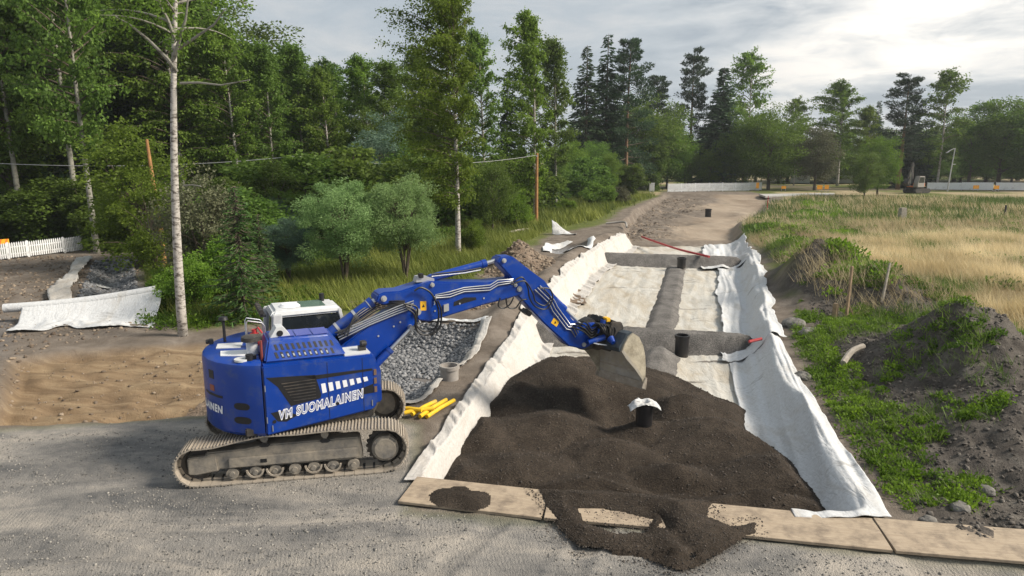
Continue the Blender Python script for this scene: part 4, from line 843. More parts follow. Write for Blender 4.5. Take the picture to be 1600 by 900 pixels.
m = MB(); m.cyl((0.78, 1.15, 3.0), (0.78, 1.15, 3.18), 0.055, 14); m.build('beacon', M['black'], cabo, MU)
for uv, y in (([(cx0+0.30, 1.92), (cx1-0.08, 1.92), (cx1-0.28, 2.84), (cx0+0.36, 2.84)], cy0+0.03), ([(cx0+0.2, 1.92), (cx1-0.1, 1.92), (cx1-0.3, 2.84), (cx0+0.24, 2.84)], cy1-0.04)): flat('cab_window', uv, M['glass'], y, cabo, 0.012)
m = MB(); m.hull([(cx1-0.035, cy0+0.1, 1.9), (cx1-0.035, cy1-0.1, 1.9), (cx1-0.02, cy1-0.1, 1.9), (cx1-0.02, cy0+0.1, 1.9)], [(cx1-0.255, cy0+0.1, 2.86), (cx1-0.255, cy1-0.1, 2.86), (cx1-0.24, cy1-0.1, 2.86), (cx1-0.24, cy0+0.1, 2.86)]); m.build('windscreen', M['glass'], cabo, MU)
m = MB(); m.hull([(cx0+0.06, cy0+0.2, 1.9), (cx0+0.06, cy1-0.1, 1.9), (cx0+0.075, cy1-0.1, 1.9), (cx0+0.075, cy0+0.2, 1.9)], [(cx0+0.14, cy0+0.2, 2.86), (cx0+0.14, cy1-0.1, 2.86), (cx0+0.155, cy1-0.1, 2.86), (cx0+0.155, cy0+0.2, 2.86)]); m.build('rear_window', M['glass'], cabo, MU)
m = MB(); m.box((cx0-0.02, 0.92, 2.93), (0.12, 0.92, 0.035)); m.build('lamp_rack', M['black'], cabo, MU)
for k in range(5): m = MB(); m.box((cx0-0.05, 0.55+k*0.18, 3.01), (0.09, 0.13, 0.10)); m.build('roof_lamp', M['darksteel'], cabo, MU, bevel=0.01)
# ---- boom
BO = -0.02
def arm(name, uv, hw, bev=0.03): m = MB(); m.plate(uv, BO-hw, BO+hw); return m.build(name, M['blue'], EX, MU, bevel=bev, seg=2)
b1 = arm('base_boom', [(0.80, 1.62), (0.72, 1.95), (0.86, 2.25), (1.5, 2.66), (2.05, 2.97), (2.5, 3.08), (2.74, 2.98), (2.80, 2.82), (2.66, 2.66), (2.18, 2.27), (1.66, 1.86), (1.15, 1.55)], 0.21)
b2 = arm('upper_boom', [(1.66, 3.18), (1.72, 3.32), (1.86, 3.37), (2.2, 3.36), (2.9, 3.52), (3.3, 3.47), (4.3, 3.38), (4.95, 3.40), (5.28, 3.36), (5.34, 3.18), (5.22, 3.02), (4.77, 2.93), (4.28, 2.87), (3.3, 2.68), (2.86, 2.60), (2.62, 2.66), (2.45, 2.92), (2.1, 3.08), (1.8, 3.09)], 0.25)
st_ = arm('stick', [(4.56, 3.84), (4.66, 3.95), (4.98, 3.94), (5.45, 3.57), (5.85, 3.28), (6.63, 2.25), (7.22, 1.66), (7.22, 1.50), (7.0, 1.42), (6.55, 1.55), (5.81, 2.24), (5.25, 2.84), (5.02, 3.06), (4.92, 3.45)], 0.20)
def pin(u, v, r=0.06, hw=0.30, par=None): m = MB(); m.cyl((u, BO-hw, v), (u, BO+hw, v), r, 18); m.cyl((u, BO-hw-0.015, v), (u, BO-hw, v), r*0.6, 12); return m.build('pivot_pin', M['metal'], par or EX, MU)
for u, v, r, h, pr in ((1.84, 3.23, 0.065, 0.28, b2), (2.60, 2.86, 0.075, 0.28, b2), (2.42, 2.52, 0.06, 0.36, b1), (5.12, 3.16, 0.065, 0.28, b2), (4.74, 3.86, 0.055, 0.24, st_), (5.02, 3.26, 0.045, 0.275, b2), (6.98, 1.55, 0.055, 0.24, st_), (2.95, 3.44, 0.05, 0.28, b2)): pin(u, v, r, h, pr)
for k, (u, v) in enumerate(((2.05, 2.58), (2.2, 2.66), (1.7, 2.4), (3.0, 2.84), (3.6, 2.95), (4.2, 3.02), (5.6, 3.05), (6.2, 2.35))):
    m = MB(); hw = 0.215 if k < 3 else (0.255 if k < 6 else 0.205); m.cyl((u, BO-hw-0.012, v), (u, BO-hw, v), 0.022, 8); m.build('bolt', M['metal'], (b1 if k < 3 else b2 if k < 6 else st_), MU)
def cylinder(name, a, b, frac, r, y, rr=None, gland=True):
    a = Vector((a[0], y, a[1])); b = Vector((b[0], y, b[1])); c = a+(b-a)*frac
    m = MB(); m.tube([a, a+(c-a)*0.04, a+(c-a)*0.05, c-(c-a)*0.08, c-(c-a)*0.075, c], [r*0.8, r*0.8, r, r, r*1.12, r*1.12], 18); o = m.build(name, M['blue'], EX, MU)
    m = MB(); m.cyl(c, b, rr or r*0.55, 14); m.build('piston_rod', M['chrome'], o, MU)
    return o
for y in (BO-0.31, BO+0.31): cylinder('boom_cylinder', (1.18, 1.42), (2.42, 2.52), 0.62, 0.085, y)
cylinder('adjusting_cylinder', (0.55, 2.42), (1.84, 3.23), 0.86, 0.125, BO)
cylinder('stick_cylinder', (2.90, 3.53), (4.74, 3.86), 0.80, 0.088, BO)
for dx in (0.25, 0.55, 0.8):
    m = MB(); a = Vector((0.55, BO, 2.42)); b = Vector((1.84, BO, 3.23)); p = a+(b-a)*dx; d = (b-a).normalized(); m.cyl(p-d*0.03, p+d*0.03, 0.135, 18); m.build('cylinder_clamp', M['metal'], EX, MU)
cylinder('bucket_cylinder', (5.32, 3.62), (6.95, 2.05), 0.72, 0.075, BO-0.06)
m = MB(); m.plate([(2.62, 3.50), (2.66, 3.62), (2.84, 3.62), (3.05, 3.55), (3.05, 3.48)], BO-0.12, BO+0.12); m.build('boom_lamp_bracket', M['metal'], b2, MU)
for u in (2.74, 4.40):
    m = MB(); z = 3.64 if u < 3 else 3.95
    if u < 3: m.box((u, BO-0.1, z), (0.1, 0.12, 0.1)); m.build('boom_lamp', M['black'], b2, MU, bevel=0.01)
# pipes along the near face
ny_ = BO-0.28
def pipe(name, uv, r, mat, y=None, par=None, n=6):
    m = MB(); yy = ny_ if y is None else y
    m.tube([(p[0], p[2] if len(p) > 2 else yy, p[1]) for p in uv], r, n); return m.build(name, mat, par or EX, MU)
for k in range(4):
    d = k*0.055
    pipe('hydraulic_pipe', [(0.85-d*0.3, 2.42+d, BO-0.24), (1.5, 2.68+d*0.9), (2.1, 2.86+d), (2.5, 2.96+d)], 0.016, M['chrome'], BO-0.26-0.012*k, b1)
for k in range(3):
    d = k*0.06
    pipe('hydraulic_pipe', [(2.98, 2.98+d), (3.02, 3.14+d*0.6), (3.35, 3.13+d), (3.7, 3.22+d*0.8), (4.35, 3.20+d), (4.55, 3.30+d), (4.95, 3.33+d*0.7)], 0.015, M['chrome'], ny_, b2)
for k in range(2): pipe('hydraulic_pipe', [(3.0, 3.60+k*.05, BO-0.09), (3.8, 3.62+k*0.05, BO-0.09), (4.2, 3.66+k*.05, BO-0.09)], 0.014, M['rubber'] if k else M['chrome'], None, b2)
for k in range(3):
    d = k*0.07
    pipe('hydraulic_pipe', [(5.55+d, 3.10+d*0.6), (5.95+d, 2.72+d*0.5), (6.05+d, 2.52+d*0.6), (6.45+d*0.8, 2.02+d*0.7), (6.58+d, 1.98+d), (6.72+d*0.6, 1.78+d*0.7)], 0.015, M['chrome'], BO-0.225, st_)
def loop(name, pts, r, y0=None):
    # smooth curve through points (u,v,y)
    P = np.array([(p[0], p[2] if len(p) > 2 else (y0 if y0 is not None else ny_-0.05), p[1]) for p in pts], float); t = np.arange(len(P)); T = np.linspace(0, len(P)-1, 10*(len(P)-1)+1)
    def cr(i, f):
        g = lambda k: P[min(max(k, 0), len(P)-1)]
        a, b, c, d = g(i-1), g(i), g(i+1), g(i+2)
        return 0.5*((2*b)+(-a+c)*f+(2*a-5*b+4*c-d)*f*f+(-a+3*b-3*c+d)*f**3)
    Q = [cr(min(int(x), len(P)-2), x-min(int(x), len(P)-2)) for x in T]
    m = MB(); m.tube(Q, r, 7); return m.build(name, M['rubber'], EX, MU)
loop('hydraulic_hose', [(2.25, 3.10), (2.55, 2.98), (2.52, 2.60), (2.72, 2.42), (2.98, 2.50), (3.05, 2.85), (2.9, 3.25), (2.66, 3.42), (2.5, 3.36)], 0.022, BO-0.36)
loop('hydraulic_hose', [(2.28, 3.06), (2.50, 2.90), (2.50, 2.52), (2.74, 2.34), (3.04, 2.46), (3.10, 2.85), (3.02, 3.1)], 0.022, BO-0.40)
loop('hydraulic_hose', [(2.30, 3.0), (2.46, 2.84), (2.52, 2.46), (2.8, 2.36), (3.0, 2.58), (3.02, 2.9)], 0.02, BO-0.44)
loop('hydraulic_hose', [(4.9, 3.36), (5.15, 3.45), (5.3, 3.2), (5.35, 2.95), (5.5, 2.72), (5.8, 2.62), (5.98, 2.85), (5.9, 3.1), (5.62, 3.15)], 0.018, BO-0.34)
loop('hydraulic_hose', [(4.85, 3.30), (5.2, 3.36), (5.42, 3.05), (5.5, 2.84), (5.75, 2.72), (5.9, 2.9), (5.72, 3.12)], 0.018, BO-0.38)
loop('hydraulic_hose', [(4.6, 3.0), (4.55, 2.82), (4.68, 2.74), (4.85, 2.82), (4.95, 2.98)], 0.018, BO-0.30)
loop('hydraulic_hose', [(4.75, 2.98), (4.8, 2.76), (5.0, 2.72), (5.15, 2.88), (5.3, 2.9)], 0.018, BO-0.30)
for k in range(5): loop('hydraulic_hose', [(0.75+k*0.06, 2.6-k*.02, BO-0.30-k*0.02), (1.2, 2.72+k*0.05, BO-0.26), (1.7, 2.98+k*0.03, BO-0.22+k*0.05), (2.0, 3.0+k*0.04, BO-0.27), (2.3, 3.06+k*0.02, BO-0.28)], 0.016)
for k in range(4): loop('hydraulic_hose', [(6.6+k*.06, 2.05+k*.05, BO-0.23), (6.85+k*.03, 1.95+k*.07, BO-0.38), (7.1, 1.75+k*.07, BO-0.36), (7.35, 1.8+k*.06, BO-0.25)], 0.02)
# stickers on the arm
for uv, y, pr in (([(2.66, 2.88), (2.80, 2.87), (2.80, 3.08), (2.66, 3.09)], BO-0.256, b2), ([(6.02, 2.22), (6.18, 2.10), (6.26, 2.22), (6.10, 2.34)], BO-0.206, st_)):
    o = flat('warning_sticker', uv, M['yellow'], y, pr, 0.004)
    cx_, cz_ = np.mean([p[0] for p in uv]), np.mean([p[1] for p in uv]); m = MB(); m.plate([(cx_-0.035, cz_-0.03), (cx_+0.035, cz_-0.03), (cx_, cz_+0.04)], y-0.002, y+0.001); m.build('sticker_mark', M['black'], pr, MU, smooth=False)
flat('black_decal', [(3.45, 2.90), (4.02, 3.0), (4.0, 3.06), (3.72, 3.08), (3.46, 3.0)], M['black'], BO-0.254, b2, 0.004); flat('lever_box', [(3.2, 2.80), (3.32, 2.82), (3.32, 2.98), (3.2, 2.96)], M['metal'], BO-0.30, b2, 0.05)
m = MB(); m.box((5.42, BO-0.05, 2.52), (0.16, 0.30, 0.12), Matrix.Rotation(R(40), 3, 'Y')); m.build('stick_lamp', M['black'], st_, MU, bevel=0.015)
# ---- linkage, tiltrotator and bucket
m = MB(); 
for s2 in (-1, 1): m.plate([(6.9, 2.08), (7.0, 2.12), (7.45, 1.9), (7.42, 1.78), (6.92, 1.98)], BO+s2*0.2-0.03, BO+s2*0.2+0.03)
m.build('link_arm', M['blue'], EX, MU, bevel=0.01)
tl = MB(); tl.plate([(6.88, 1.42), (6.84, 1.9), (7.02, 2.12), (7.25, 2.2), (7.42, 2.06), (7.52, 1.6), (7.45, 1.40), (7.1, 1.36)], BO-0.16, BO+0.16); tlo = tl.build('tiltrotator', M['darksteel'], EX, MU, bevel=0.03)
m = MB(); m.cyl((7.40, BO, 1.72), (7.62, BO, 1.62), 0.36, 28); m.build('rotor_gear', M['darksteel'], tlo, MU)
m = MB(); m.box((7.72, BO, 1.62), (0.30, 0.62, 0.62), Matrix.Rotation(R(20), 3, 'Y')); m.plate([(7.55, 1.95), (7.62, 2.14), (7.92, 2.10), (8.0, 1.95), (7.82, 1.4), (7.6, 1.4)], BO-0.50, BO-0.44); m.plate([(7.45, 1.95), (7.52, 2.14), (7.82, 2.10), (7.9, 1.95), (7.72, 1.4), (7.5, 1.4)], BO+0.44, BO+0.50); m.build('quick_coupler', M['darksteel'], tlo, MU, bevel=0.02)
for s2, z0 in ((-1, 1.55), (1, 1.55)): m = MB(); m.tube([(7.05, BO+s2*0.30, 1.62), (7.5, BO+s2*0.36, 1.72)], 0.075, 14); m.build('tilt_cylinder', M['blue'], tlo, MU); m = MB(); m.tube([(7.5, BO+s2*0.36, 1.72), (7.7, BO+s2*0.38, 1.78)], 0.04, 10); m.build('tilt_rod', M['chrome'], tlo, MU)
m = MB(); m.box((7.80, BO, 1.83), (0.24, 0.80, 0.52), Matrix.Rotation(R(22), 3, 'Y')); m.box((7.60, BO, 2.08), (0.34, 0.5, 0.16), Matrix.Rotation(R(22), 3, 'Y')); m.build('rotator_housing', M['black'], tlo, MU, bevel=0.03)
m = MB(); m.cyl((7.60, BO-0.48, 1.70), (7.60, BO-0.62, 1.62), 0.10, 16, 0.06); m.build('swivel_motor', M['blue'], tlo, MU)
m = MB(); m.cyl((7.45, BO-0.3, 2.0), (7.5, BO-0.3, 2.16), 0.07, 14); m.build('valve_block', M['blue'], tlo, MU)
m = MB(); m.box((7.18, BO-0.24, 2.02), (0.2, 0.14, 0.16)); m.build('valve_block', M['blue'], tlo, MU, bevel=0.02)
m = MB(); m.box((7.60, BO-0.28, 2.16), (0.12, 0.2, 0.1)); m.build('yellow_fitting', M['yellow'], tlo, MU, bevel=0.01)
for k in range(6):
    a = k*0.09; loop('hydraulic_hose', [(7.1+a*.4, 1.95+0.03*k, BO-0.26), (7.25+a, 2.12-a*0.3, BO-0.40-0.02*k), (7.4+a*.6, 1.9-a*0.5, BO-0.48), (7.55+a*.3, 1.7-a*.2, BO-0.40)], 0.017)
for k in range(4): pipe('steel_fitting', [(7.12+k*0.1, 1.62-k*0.03, BO-0.34), (7.3+k*0.1, 1.56-k*.02, BO-0.42)], 0.02, M['chrome'], None, tlo)
# bucket: side profile in (u,v); the bucket is swung a little about the rotator, so the near end leads
prof = [(7.72, 1.42), (7.80, 1.60), (7.92, 1.78), (8.06, 1.86), (8.24, 1.74), (8.38, 1.50), (8.46, 1.22), (8.49, 0.90), (8.49, 0.42)]
YB0, YB1 = -0.80, 0.58
def bsh(u, y, v): return (u-0.32*(y-YB0), y, v)
bk = MB(); T_ = 0.03
inn = [(7.745, 1.40), (7.825, 1.575), (7.935, 1.745), (8.055, 1.82), (8.215, 1.715), (8.35, 1.485), (8.43, 1.215), (8.46, 0.90), (8.46, 0.42)]
ring = prof+inn[::-1]; nn_ = len(ring)
bk.hull([bsh(u, YB1, v) for u, v in ring], [bsh(u, YB0, v) for u, v in ring]); bko = bk.build('bucket', M['bucket'], EX, MU, ang=0.5)
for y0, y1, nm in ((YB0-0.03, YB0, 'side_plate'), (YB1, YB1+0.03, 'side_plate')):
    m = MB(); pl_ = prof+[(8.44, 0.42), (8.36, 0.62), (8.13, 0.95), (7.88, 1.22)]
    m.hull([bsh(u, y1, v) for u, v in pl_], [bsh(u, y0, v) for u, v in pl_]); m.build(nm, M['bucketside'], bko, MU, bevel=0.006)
m = MB(); lip = [(8.445, 0.30), (8.505, 0.30), (8.505, 0.46), (8.445, 0.46)]; m.hull([bsh(u, YB1+0.05, v) for u, v in lip], [bsh(u, YB0-0.05, v) for u, v in lip]); m.build('cutting_edge', M['steel'], bko, MU, bevel=0.012)
for y in (YB0-0.05, YB1+0.03): m = MB(); sc_ = [(8.36, 0.36), (8.50, 0.30), (8.53, 0.62), (8.46, 0.64)]; m.hull([bsh(u, y+0.02, v) for u, v in sc_], [bsh(u, y, v) for u, v in sc_]); m.build('side_cutter', M['steel'], bko, MU, bevel=0.006)
for v0, v1, uo in ((0.72, 0.76, 0.012), (0.44, 0.52, 0.03)):
    m = MB(); st2 = [(8.462-uo, v0), (8.462, v0), (8.462, v1), (8.462-uo, v1)]; m.hull([bsh(u, YB1-0.005, v) for u, v in st2], [bsh(u, YB0+0.005, v) for u, v in st2]); m.build('wear_strip', M['steel'], bko, MU, bevel=0.004)
for y in (YB0-0.045,):
    m = MB(); ed_ = [(7.70, 1.43), (7.76, 1.47), (7.93, 1.25), (8.17, 0.98), (8.40, 0.64), (8.36, 0.60), (8.11, 0.93), (7.86, 1.20)]; m.hull([bsh(u, y+0.015, v) for u, v in ed_], [bsh(u, y, v) for u, v in ed_]); m.build('edge_rib', M['bucket'], bko, MU, bevel=0.004)
m = MB(); tpz = [(7.70, 1.40), (7.66, 1.52), (7.90, 1.86), (8.04, 1.90), (8.06, 1.865), (7.92, 1.79), (7.79, 1.60)]; m.hull([bsh(u, YB1-0.01, v) for u, v in tpz], [bsh(u, YB0+0.01, v) for u, v in tpz]); m.build('bucket_back', M['bucketdark'], bko, MU)
m = MB()
for y in (-0.42, 0.18): pl_ = [(7.70, 1.50), (7.62, 1.86), (7.80, 2.0), (8.02, 1.90)]; m.hull([bsh(u, y+0.04, v) for u, v in pl_], [bsh(u, y, v) for u, v in pl_])
m.build('coupler_ear', M['bucketdark'], bko, MU, bevel=0.008)

# ================================================================ boards along the pit edge
def board_mat():
    m = bpy.data.materials.new('dusty_plywood'); m.use_nodes = True; t = m.node_tree; b = t.nodes['Principled BSDF']; b.inputs['Roughness'].default_value = 0.8
    co = N(t, 'ShaderNodeTexCoord').outputs['Object']
    mp = N(t, 'ShaderNodeMapping'); mp.inputs['Scale'].default_value = (0.5, 9, 9); t.links.new(co, mp.inputs[0])
    n = N(t, 'ShaderNodeTexNoise', Scale=4.5, Detail=10.0, Roughness=0.72, Distortion=0.8); t.links.new(mp.outputs[0], n.inputs[0])
    c = ramp(t, [(0.25, (0.25, 0.19, 0.13)), (0.5, (0.36, 0.285, 0.205)), (0.75, (0.47, 0.385, 0.285))], n.outputs[0]).outputs[0]
    d = N(t, 'ShaderNodeTexNoise', Scale=2.4, Detail=9.0, Roughness=0.72); t.links.new(co, d.inputs[0])
    f = ramp(t, [(0.46, (0, 0, 0)), (0.66, (1, 1, 1))], d.outputs[0]).outputs[0]
    t.links.new(mix(t, c, (0.13, 0.10, 0.075), mth(t, 'MULTIPLY', f, 0.75)), b.inputs['Base Color'])
    bp = N(t, 'ShaderNodeBump', Strength=0.25, Distance=0.02); t.links.new(n.outputs[0], bp.inputs['Height']); t.links.new(bp.outputs[0], b.inputs['Normal'])
    return m
M['board'] = board_mat()
blist = [(-1.98, 11.98, 0.62, 11.42, 'leftmost plywood board, with a small heap of sand on it'), (0.63, 11.40, 3.05, 11.02, 'middle plywood board half buried under spilled sand'), (3.06, 11.02, 6.2, 10.42, 'plywood board right of the sand spill, under the end of the white geotextile'), (6.21, 10.40, 9.9, 9.83, 'rightmost plywood board reaching out of the picture')]
for i, (x0, y0, x1, y1, lb_) in enumerate(blist):
    a = math.atan2(y1-y0, x1-x0); Ln = math.hypot(x1-x0, y1-y0)
    o = MB().box((0, 0, 0), (Ln-0.01, 1.02, 0.05)).build('plywood_board', M['board'], None, bevel=0.004)
    o.location = ((x0+x1)/2, (y0+y1)/2, BOARD_Z-0.026+0.004*(i % 2)); o.rotation_euler = (R(-0.6 if i < 3 else 0.3), R(0.2), a); tag(o, lb_, 'board', 'boards along the front edge of the pit')

# ================================================================ shafts, pipes, rolls
def shaft(name, x, y, z0, z1, r, mat, label, ribs=True, cat='pipe'):
    e = empty(name, (x, y, z0)); tag(e, label, cat)
    h = z1-z0; a = [2*math.pi*k/28 for k in range(28)]
    V = []; F = []
    zs = [0]; rs = [r]
    if ribs:
        k = 0
        while zs[-1] < h-0.1: zs += [zs[-1]+0.03, zs[-1]+0.045, zs[-1]+0.065, zs[-1]+0.08]; rs += [r, r*1.06, r*1.06, r]
    zs += [h-0.06, h-0.055, h]; rs += [r, r*1.09, r*1.09]
    pr = list(zip(rs, zs))+[(r*0.88, h), (r*0.88, h-0.5 if h > .6 else 0.02)]
    for rr, zz_ in pr: V += [(rr*math.cos(t), rr*math.sin(t), zz_) for t in a]
    for i in range(len(pr)-1):
        for k in range(28): F.append((i*28+k, i*28+(k+1) % 28, (i+1)*28+(k+1) % 28, (i+1)*28+k))
    F.append(tuple((len(pr)-1)*28+k for k in range(28)))
    MB().add(V, F).build('shaft_wall', mat, e)
    MB().add([(r*1.12*math.cos(t), r*1.12*math.sin(t), h-0.10) for t in a]+[(r*1.12*math.cos(t), r*1.12*math.sin(t), h-0.01) for t in a]+[(r*.9*math.cos(t), r*.9*math.sin(t), h+0.002) for t in a], [(k, (k+1) % 28, 28+(k+1) % 28, 28+k) for k in range(28)]+[(28+k, 28+(k+1) % 28, 56+(k+1) % 28, 56+k) for k in range(28)]).build('rim', mat, e)
    return e
shaft('inspection_shaft', 6.12, 23.75, -0.95, -0.08, 0.24, M['blackpipe'], 'black inspection shaft standing against the near gravel ridge', False)
shaft('inspection_shaft', 3.2, 15.62, -0.6, 0.40, 0.20, M['blackpipe'], 'black inspection shaft sticking out of the dark sand, topped by white cloth', False)
shaft('inspection_shaft', 23.5, 82.0, -1.9, -0.15, 0.36, M['blackpipe'], 'distant dark inspection shaft in a hole beyond the pit', False)
shaft('inspection_shaft', 10.6, 40.6+1.6, -0.7, -0.05, 0.26, M['blackpipe'], 'short black pipe end lying at the far gravel ridge by the red pipe', False)
shaft('stand_pipe', -1.78, 18.6, -0.5, 0.42, 0.26, M['greypipe'], 'dusty grey stand pipe at the corner of the stone pit', False)
# cloth on the shaft
gx, gy = np.meshgrid(np.linspace(-0.38, 0.36, 40), np.linspace(-0.22, 0.22, 28)); rr = np.hypot(gx, gy)
gz = 0.335-0.20*sst(0.22, 0.5, rr)+0.10*fbm(gx*6, gy*6, 3, 601)-0.09*sst(0.14, 0.0, rr)+0.06*np.abs(fbm(gx*9, gy*3, 3, 603))
me = mesh_np('cloth_cover', np.stack([gx+3.2, gy+15.62, gz+0.11], -1).reshape(-1, 3), grid_faces(28, 40), True); o = link('cloth_cover', me, M['cloth']); o.rotation_euler = (0, 0, 0)
o.modifiers.new('t', 'SOLIDIFY').thickness = 0.01; tag(o, 'crumpled white cloth tied over the black shaft in the sand', 'cloth')
def curve_thing(name, pts, r, mat, label, cat, n=8, group=None, sub=8):
    P = np.array(pts, float); T = np.linspace(0, len(P)-1, sub*(len(P)-1)+1)
    def cr(i, f):
        g = lambda k: P[min(max(k, 0), len(P)-1)]
        a, b, c, d = g(i-1), g(i), g(i+1), g(i+2); return 0.5*((2*b)+(-a+c)*f+(2*a-5*b+4*c-d)*f*f+(-a+3*b-3*c+d)*f**3)
    Q = [cr(min(int(x), len(P)-2), x-min(int(x), len(P)-2)) for x in T]
    return tag(MB().tube(Q, r, n).build(name, mat), label, cat, group)
p0, p1, p2 = at(1003, 370, -0.2), at(1055, 388, -0.1), at(1108, 401, -0.05)
curve_thing('red_pipe', [p0, p1, p2], 0.075, M['red'], 'red pipe lying over the far end of the pit', 'pipe')
r0 = at(1178, 531, 0.05); curve_thing('red_pipe', [(r0[0]-0.18, r0[1]-0.05, 0.0), (r0[0]+0.30, r0[1]+0.1, 0.06)], 0.055, M['red'], 'short red pipe stub by the right end of the near gravel ridge', 'pipe')
for k, (dx, dy, a, ln, lb_) in enumerate(((0, 0, 62, 1.5, 'rightmost yellow pipe of the bundle beside the geotextile'), (-0.16, -0.06, 64, 1.5, 'second yellow pipe from the right in the bundle'), (-0.36, 0.0, 60, 1.2, 'third yellow pipe from the right in the bundle'), (-0.55, 0.02, 20, 0.9, 'yellow pipe lying across the left side of the bundle'), (-0.75, 0.22, -14, 0.8, 'leftmost yellow pipe, pointing at the excavator track'))):
    ln *= 0.8
    bx, by = -2.05+dx, 15.55+dy; ca, sa = math.cos(R(a)), math.sin(R(a))
    z = 0.09+0.03*k
    o = MB(); V = []; o.tube([(bx, by, z), (bx+ca*ln*0.5, by+sa*ln*0.5, z+0.03), (bx+ca*ln, by+sa*ln, z+0.02)], 0.052, 10); e = o.build('yellow_pipe', M['yellowpipe']); tag(e, lb_, 'pipe', 'yellow pipes beside the pit')
# roll of geotextile with its hanging sheet
ra = Vector((-19.3, 25.3, 0.55)); rb = Vector((-14.3, 26.9, 0.95)); e = empty('geotextile_roll', (-16.7, 26.1, 0)); 
tag(e, 'long white geotextile roll with its loose sheet hanging, in front of the stone trench', 'fabric roll')
m = MB(); Q = [ra+(rb-ra)*t+Vector((0, 0, -0.10*math.sin(math.pi*t)-e.location.z)) for t in np.linspace(0, 1, 12)]; m.tube([q-Vector((-16.7, 26.1, 0)) for q in Q], 0.17, 18); m.build('roll', M['cloth'], e)
S, T = np.meshgrid(np.linspace(0, 1, 90), np.linspace(0, 1, 40), indexing='ij')
rw = np.array(ra)[None, None]+(np.array(rb)-np.array(ra))[None, None]*(0.10+0.92*S)[..., None]
ln = (1.75+0.75*S+0.9*fbm(S*3, S*0, 3, 611)*0.5)*(1-0.35*np.exp(-((S-0.36)/0.10)**2))
dx = T*ln; X = rw[..., 0]+0.16+0.30*dx+0.10*fbm(S*6, T*2, 3, 614); Y = rw[..., 1]-0.10-0.95*dx
dr = 1.0*(1-np.exp(-dx*1.1)); Z = np.maximum(rw[..., 2]-0.10*np.sin(math.pi*S)-dr, ground(X, Y)+0.06)+0.28*fbm(S*7, T*2.5, 4, 613)*np.clip(T*2, 0, 1)+0.02
me = mesh_np('hanging_sheet', np.stack([X+16.7, Y-26.1, Z], -1).reshape(-1, 3), grid_faces(90, 40), True); o = link('hanging_sheet', me, M['cloth'], e); o.modifiers.new('t', 'SOLIDIFY').thickness = 0.012
# loose strips of geotextile on trench edges
def strip(pts, wdt, mat, label, seed, up=0.05, n=80, m_=10, cat='fabric sheet', rough=0.10):
    P = np.array(pts, float); t = np.linspace(0, len(P)-1, n); x = np.interp(t, range(len(P)), P[:, 0]); y = np.interp(t, range(len(P)), P[:, 1])
    tx, ty = np.gradient(x), np.gradient(y); l = np.hypot(tx, ty)+1e-9; nx, ny = -ty/l, tx/l
    T = np.linspace(-0.5, 0.5, m_); W = wdt*(0.7+1.2*np.abs(fbm(t*1.5, t*0+seed, 3, seed)+0.2))
    X = x[:, None]+nx[:, None]*W[:, None]*T[None]+0.3*wdt*fbm(t*2, t*0, 3, seed+5)[:, None]; Y = y[:, None]+ny[:, None]*W[:, None]*T[None]
    Z = ground(X, Y)+up+rough*(fbm(X*4, Y*4, 3, seed+3)+0.4)
    me = mesh_np('geotextile_strip', np.stack([X, Y, Z], -1).reshape(-1, 3), grid_faces(n, m_), True); o = link('geotextile_strip', me, mat); o.modifiers.new('t', 'SOLIDIFY').thickness = 0.01
    return tag(o, label, cat, 'loose geotextile edges')
strip([(-2.9, 16.45), (-2.35, 16.8), (-2.05, 18.3)], 0.28, M['cloth_grey'], 'grey-white geotextile edge right of the stone pit, nearest the excavator track', 620)
strip([(-1.95, 18.9), (-1.4, 20.3), (-1.1, 22.6), (-0.95, 24.7)], 0.34, M['cloth_grey'], 'pale geotextile edge along the right side of the stone pit', 630)
strip([(-0.95, 24.8), (-2.4, 25.3), (-4.2, 25.7)], 0.30, M['cloth'], 'white geotextile edge along the back of the stone pit', 640)
a_ = [at(100, 500), at(92, 460), at(118, 430), at(135, 408)]; strip([p[:2] for p in a_], 0.7, M['cloth_grey'], 'grey geotextile standing along the left side of the stone trench', 650, 0.12, rough=0.3)
strip([(2.2, 44.2), (2.6, 47.6), (4.2, 48.8)], 0.5, M['cloth'], 'white geotextile edge behind the small lined basin', 660, 0.05, 40)
strip([(3.4, 43.2), (4.9, 44.0), (5.4, 46.5), (5.5, 48.3)], 0.6, M['cloth'], 'white geotextile edge in front of the small lined basin', 670, 0.05, 40)
# upright crumpled sheet
S, T = np.meshgrid(np.linspace(0, 1, 30), np.linspace(0, 1, 20), indexing='ij')
bx, by = at(862, 366)[:2]; X = bx+1.9*S; Y = by-0.6*T-0.5*S; Z = ground(X, Y)+(1.15*(1-S)**1.6*(1-T)+0.06)+0.22*fbm(S*4, T*4, 4, 681)
me = mesh_np('crumpled_sheet', np.stack([X, Y, Z], -1).reshape(-1, 3), grid_faces(30, 20), True); o = link('crumpled_sheet', me, M['cloth']); o.modifiers.new('t', 'SOLIDIFY').thickness = 0.02; tag(o, 'crumpled white sheet standing up beside the grass and the wooden pole', 'fabric sheet')
for k, (px, py, lb_) in enumerate(((172, 470, 'white plastic scrap on the brown bank, nearer the roll'), (165, 492, 'white scrap lying just behind the roll at left'), (150, 440, 'white scrap of plastic farthest from the roll'))):
    x, y, _ = at(px, py); g1, g2 = np.meshgrid(np.linspace(-.4, .4, 14), np.linspace(-.35, .35, 14)); z = ground(x+g1, y+g2)+0.05+0.28*np.abs(fbm(g1*4+k, g2*4, 3, 690+k))*sst(.45, .1, np.hypot(g1, g2))
    me = mesh_np('plastic_scrap', np.stack([x+g1*(1+.4*k), y+g2, z], -1).reshape(-1, 3), grid_faces(14, 14), True); tag(link('plastic_scrap', me, M['cloth']), lb_, 'plastic scrap')
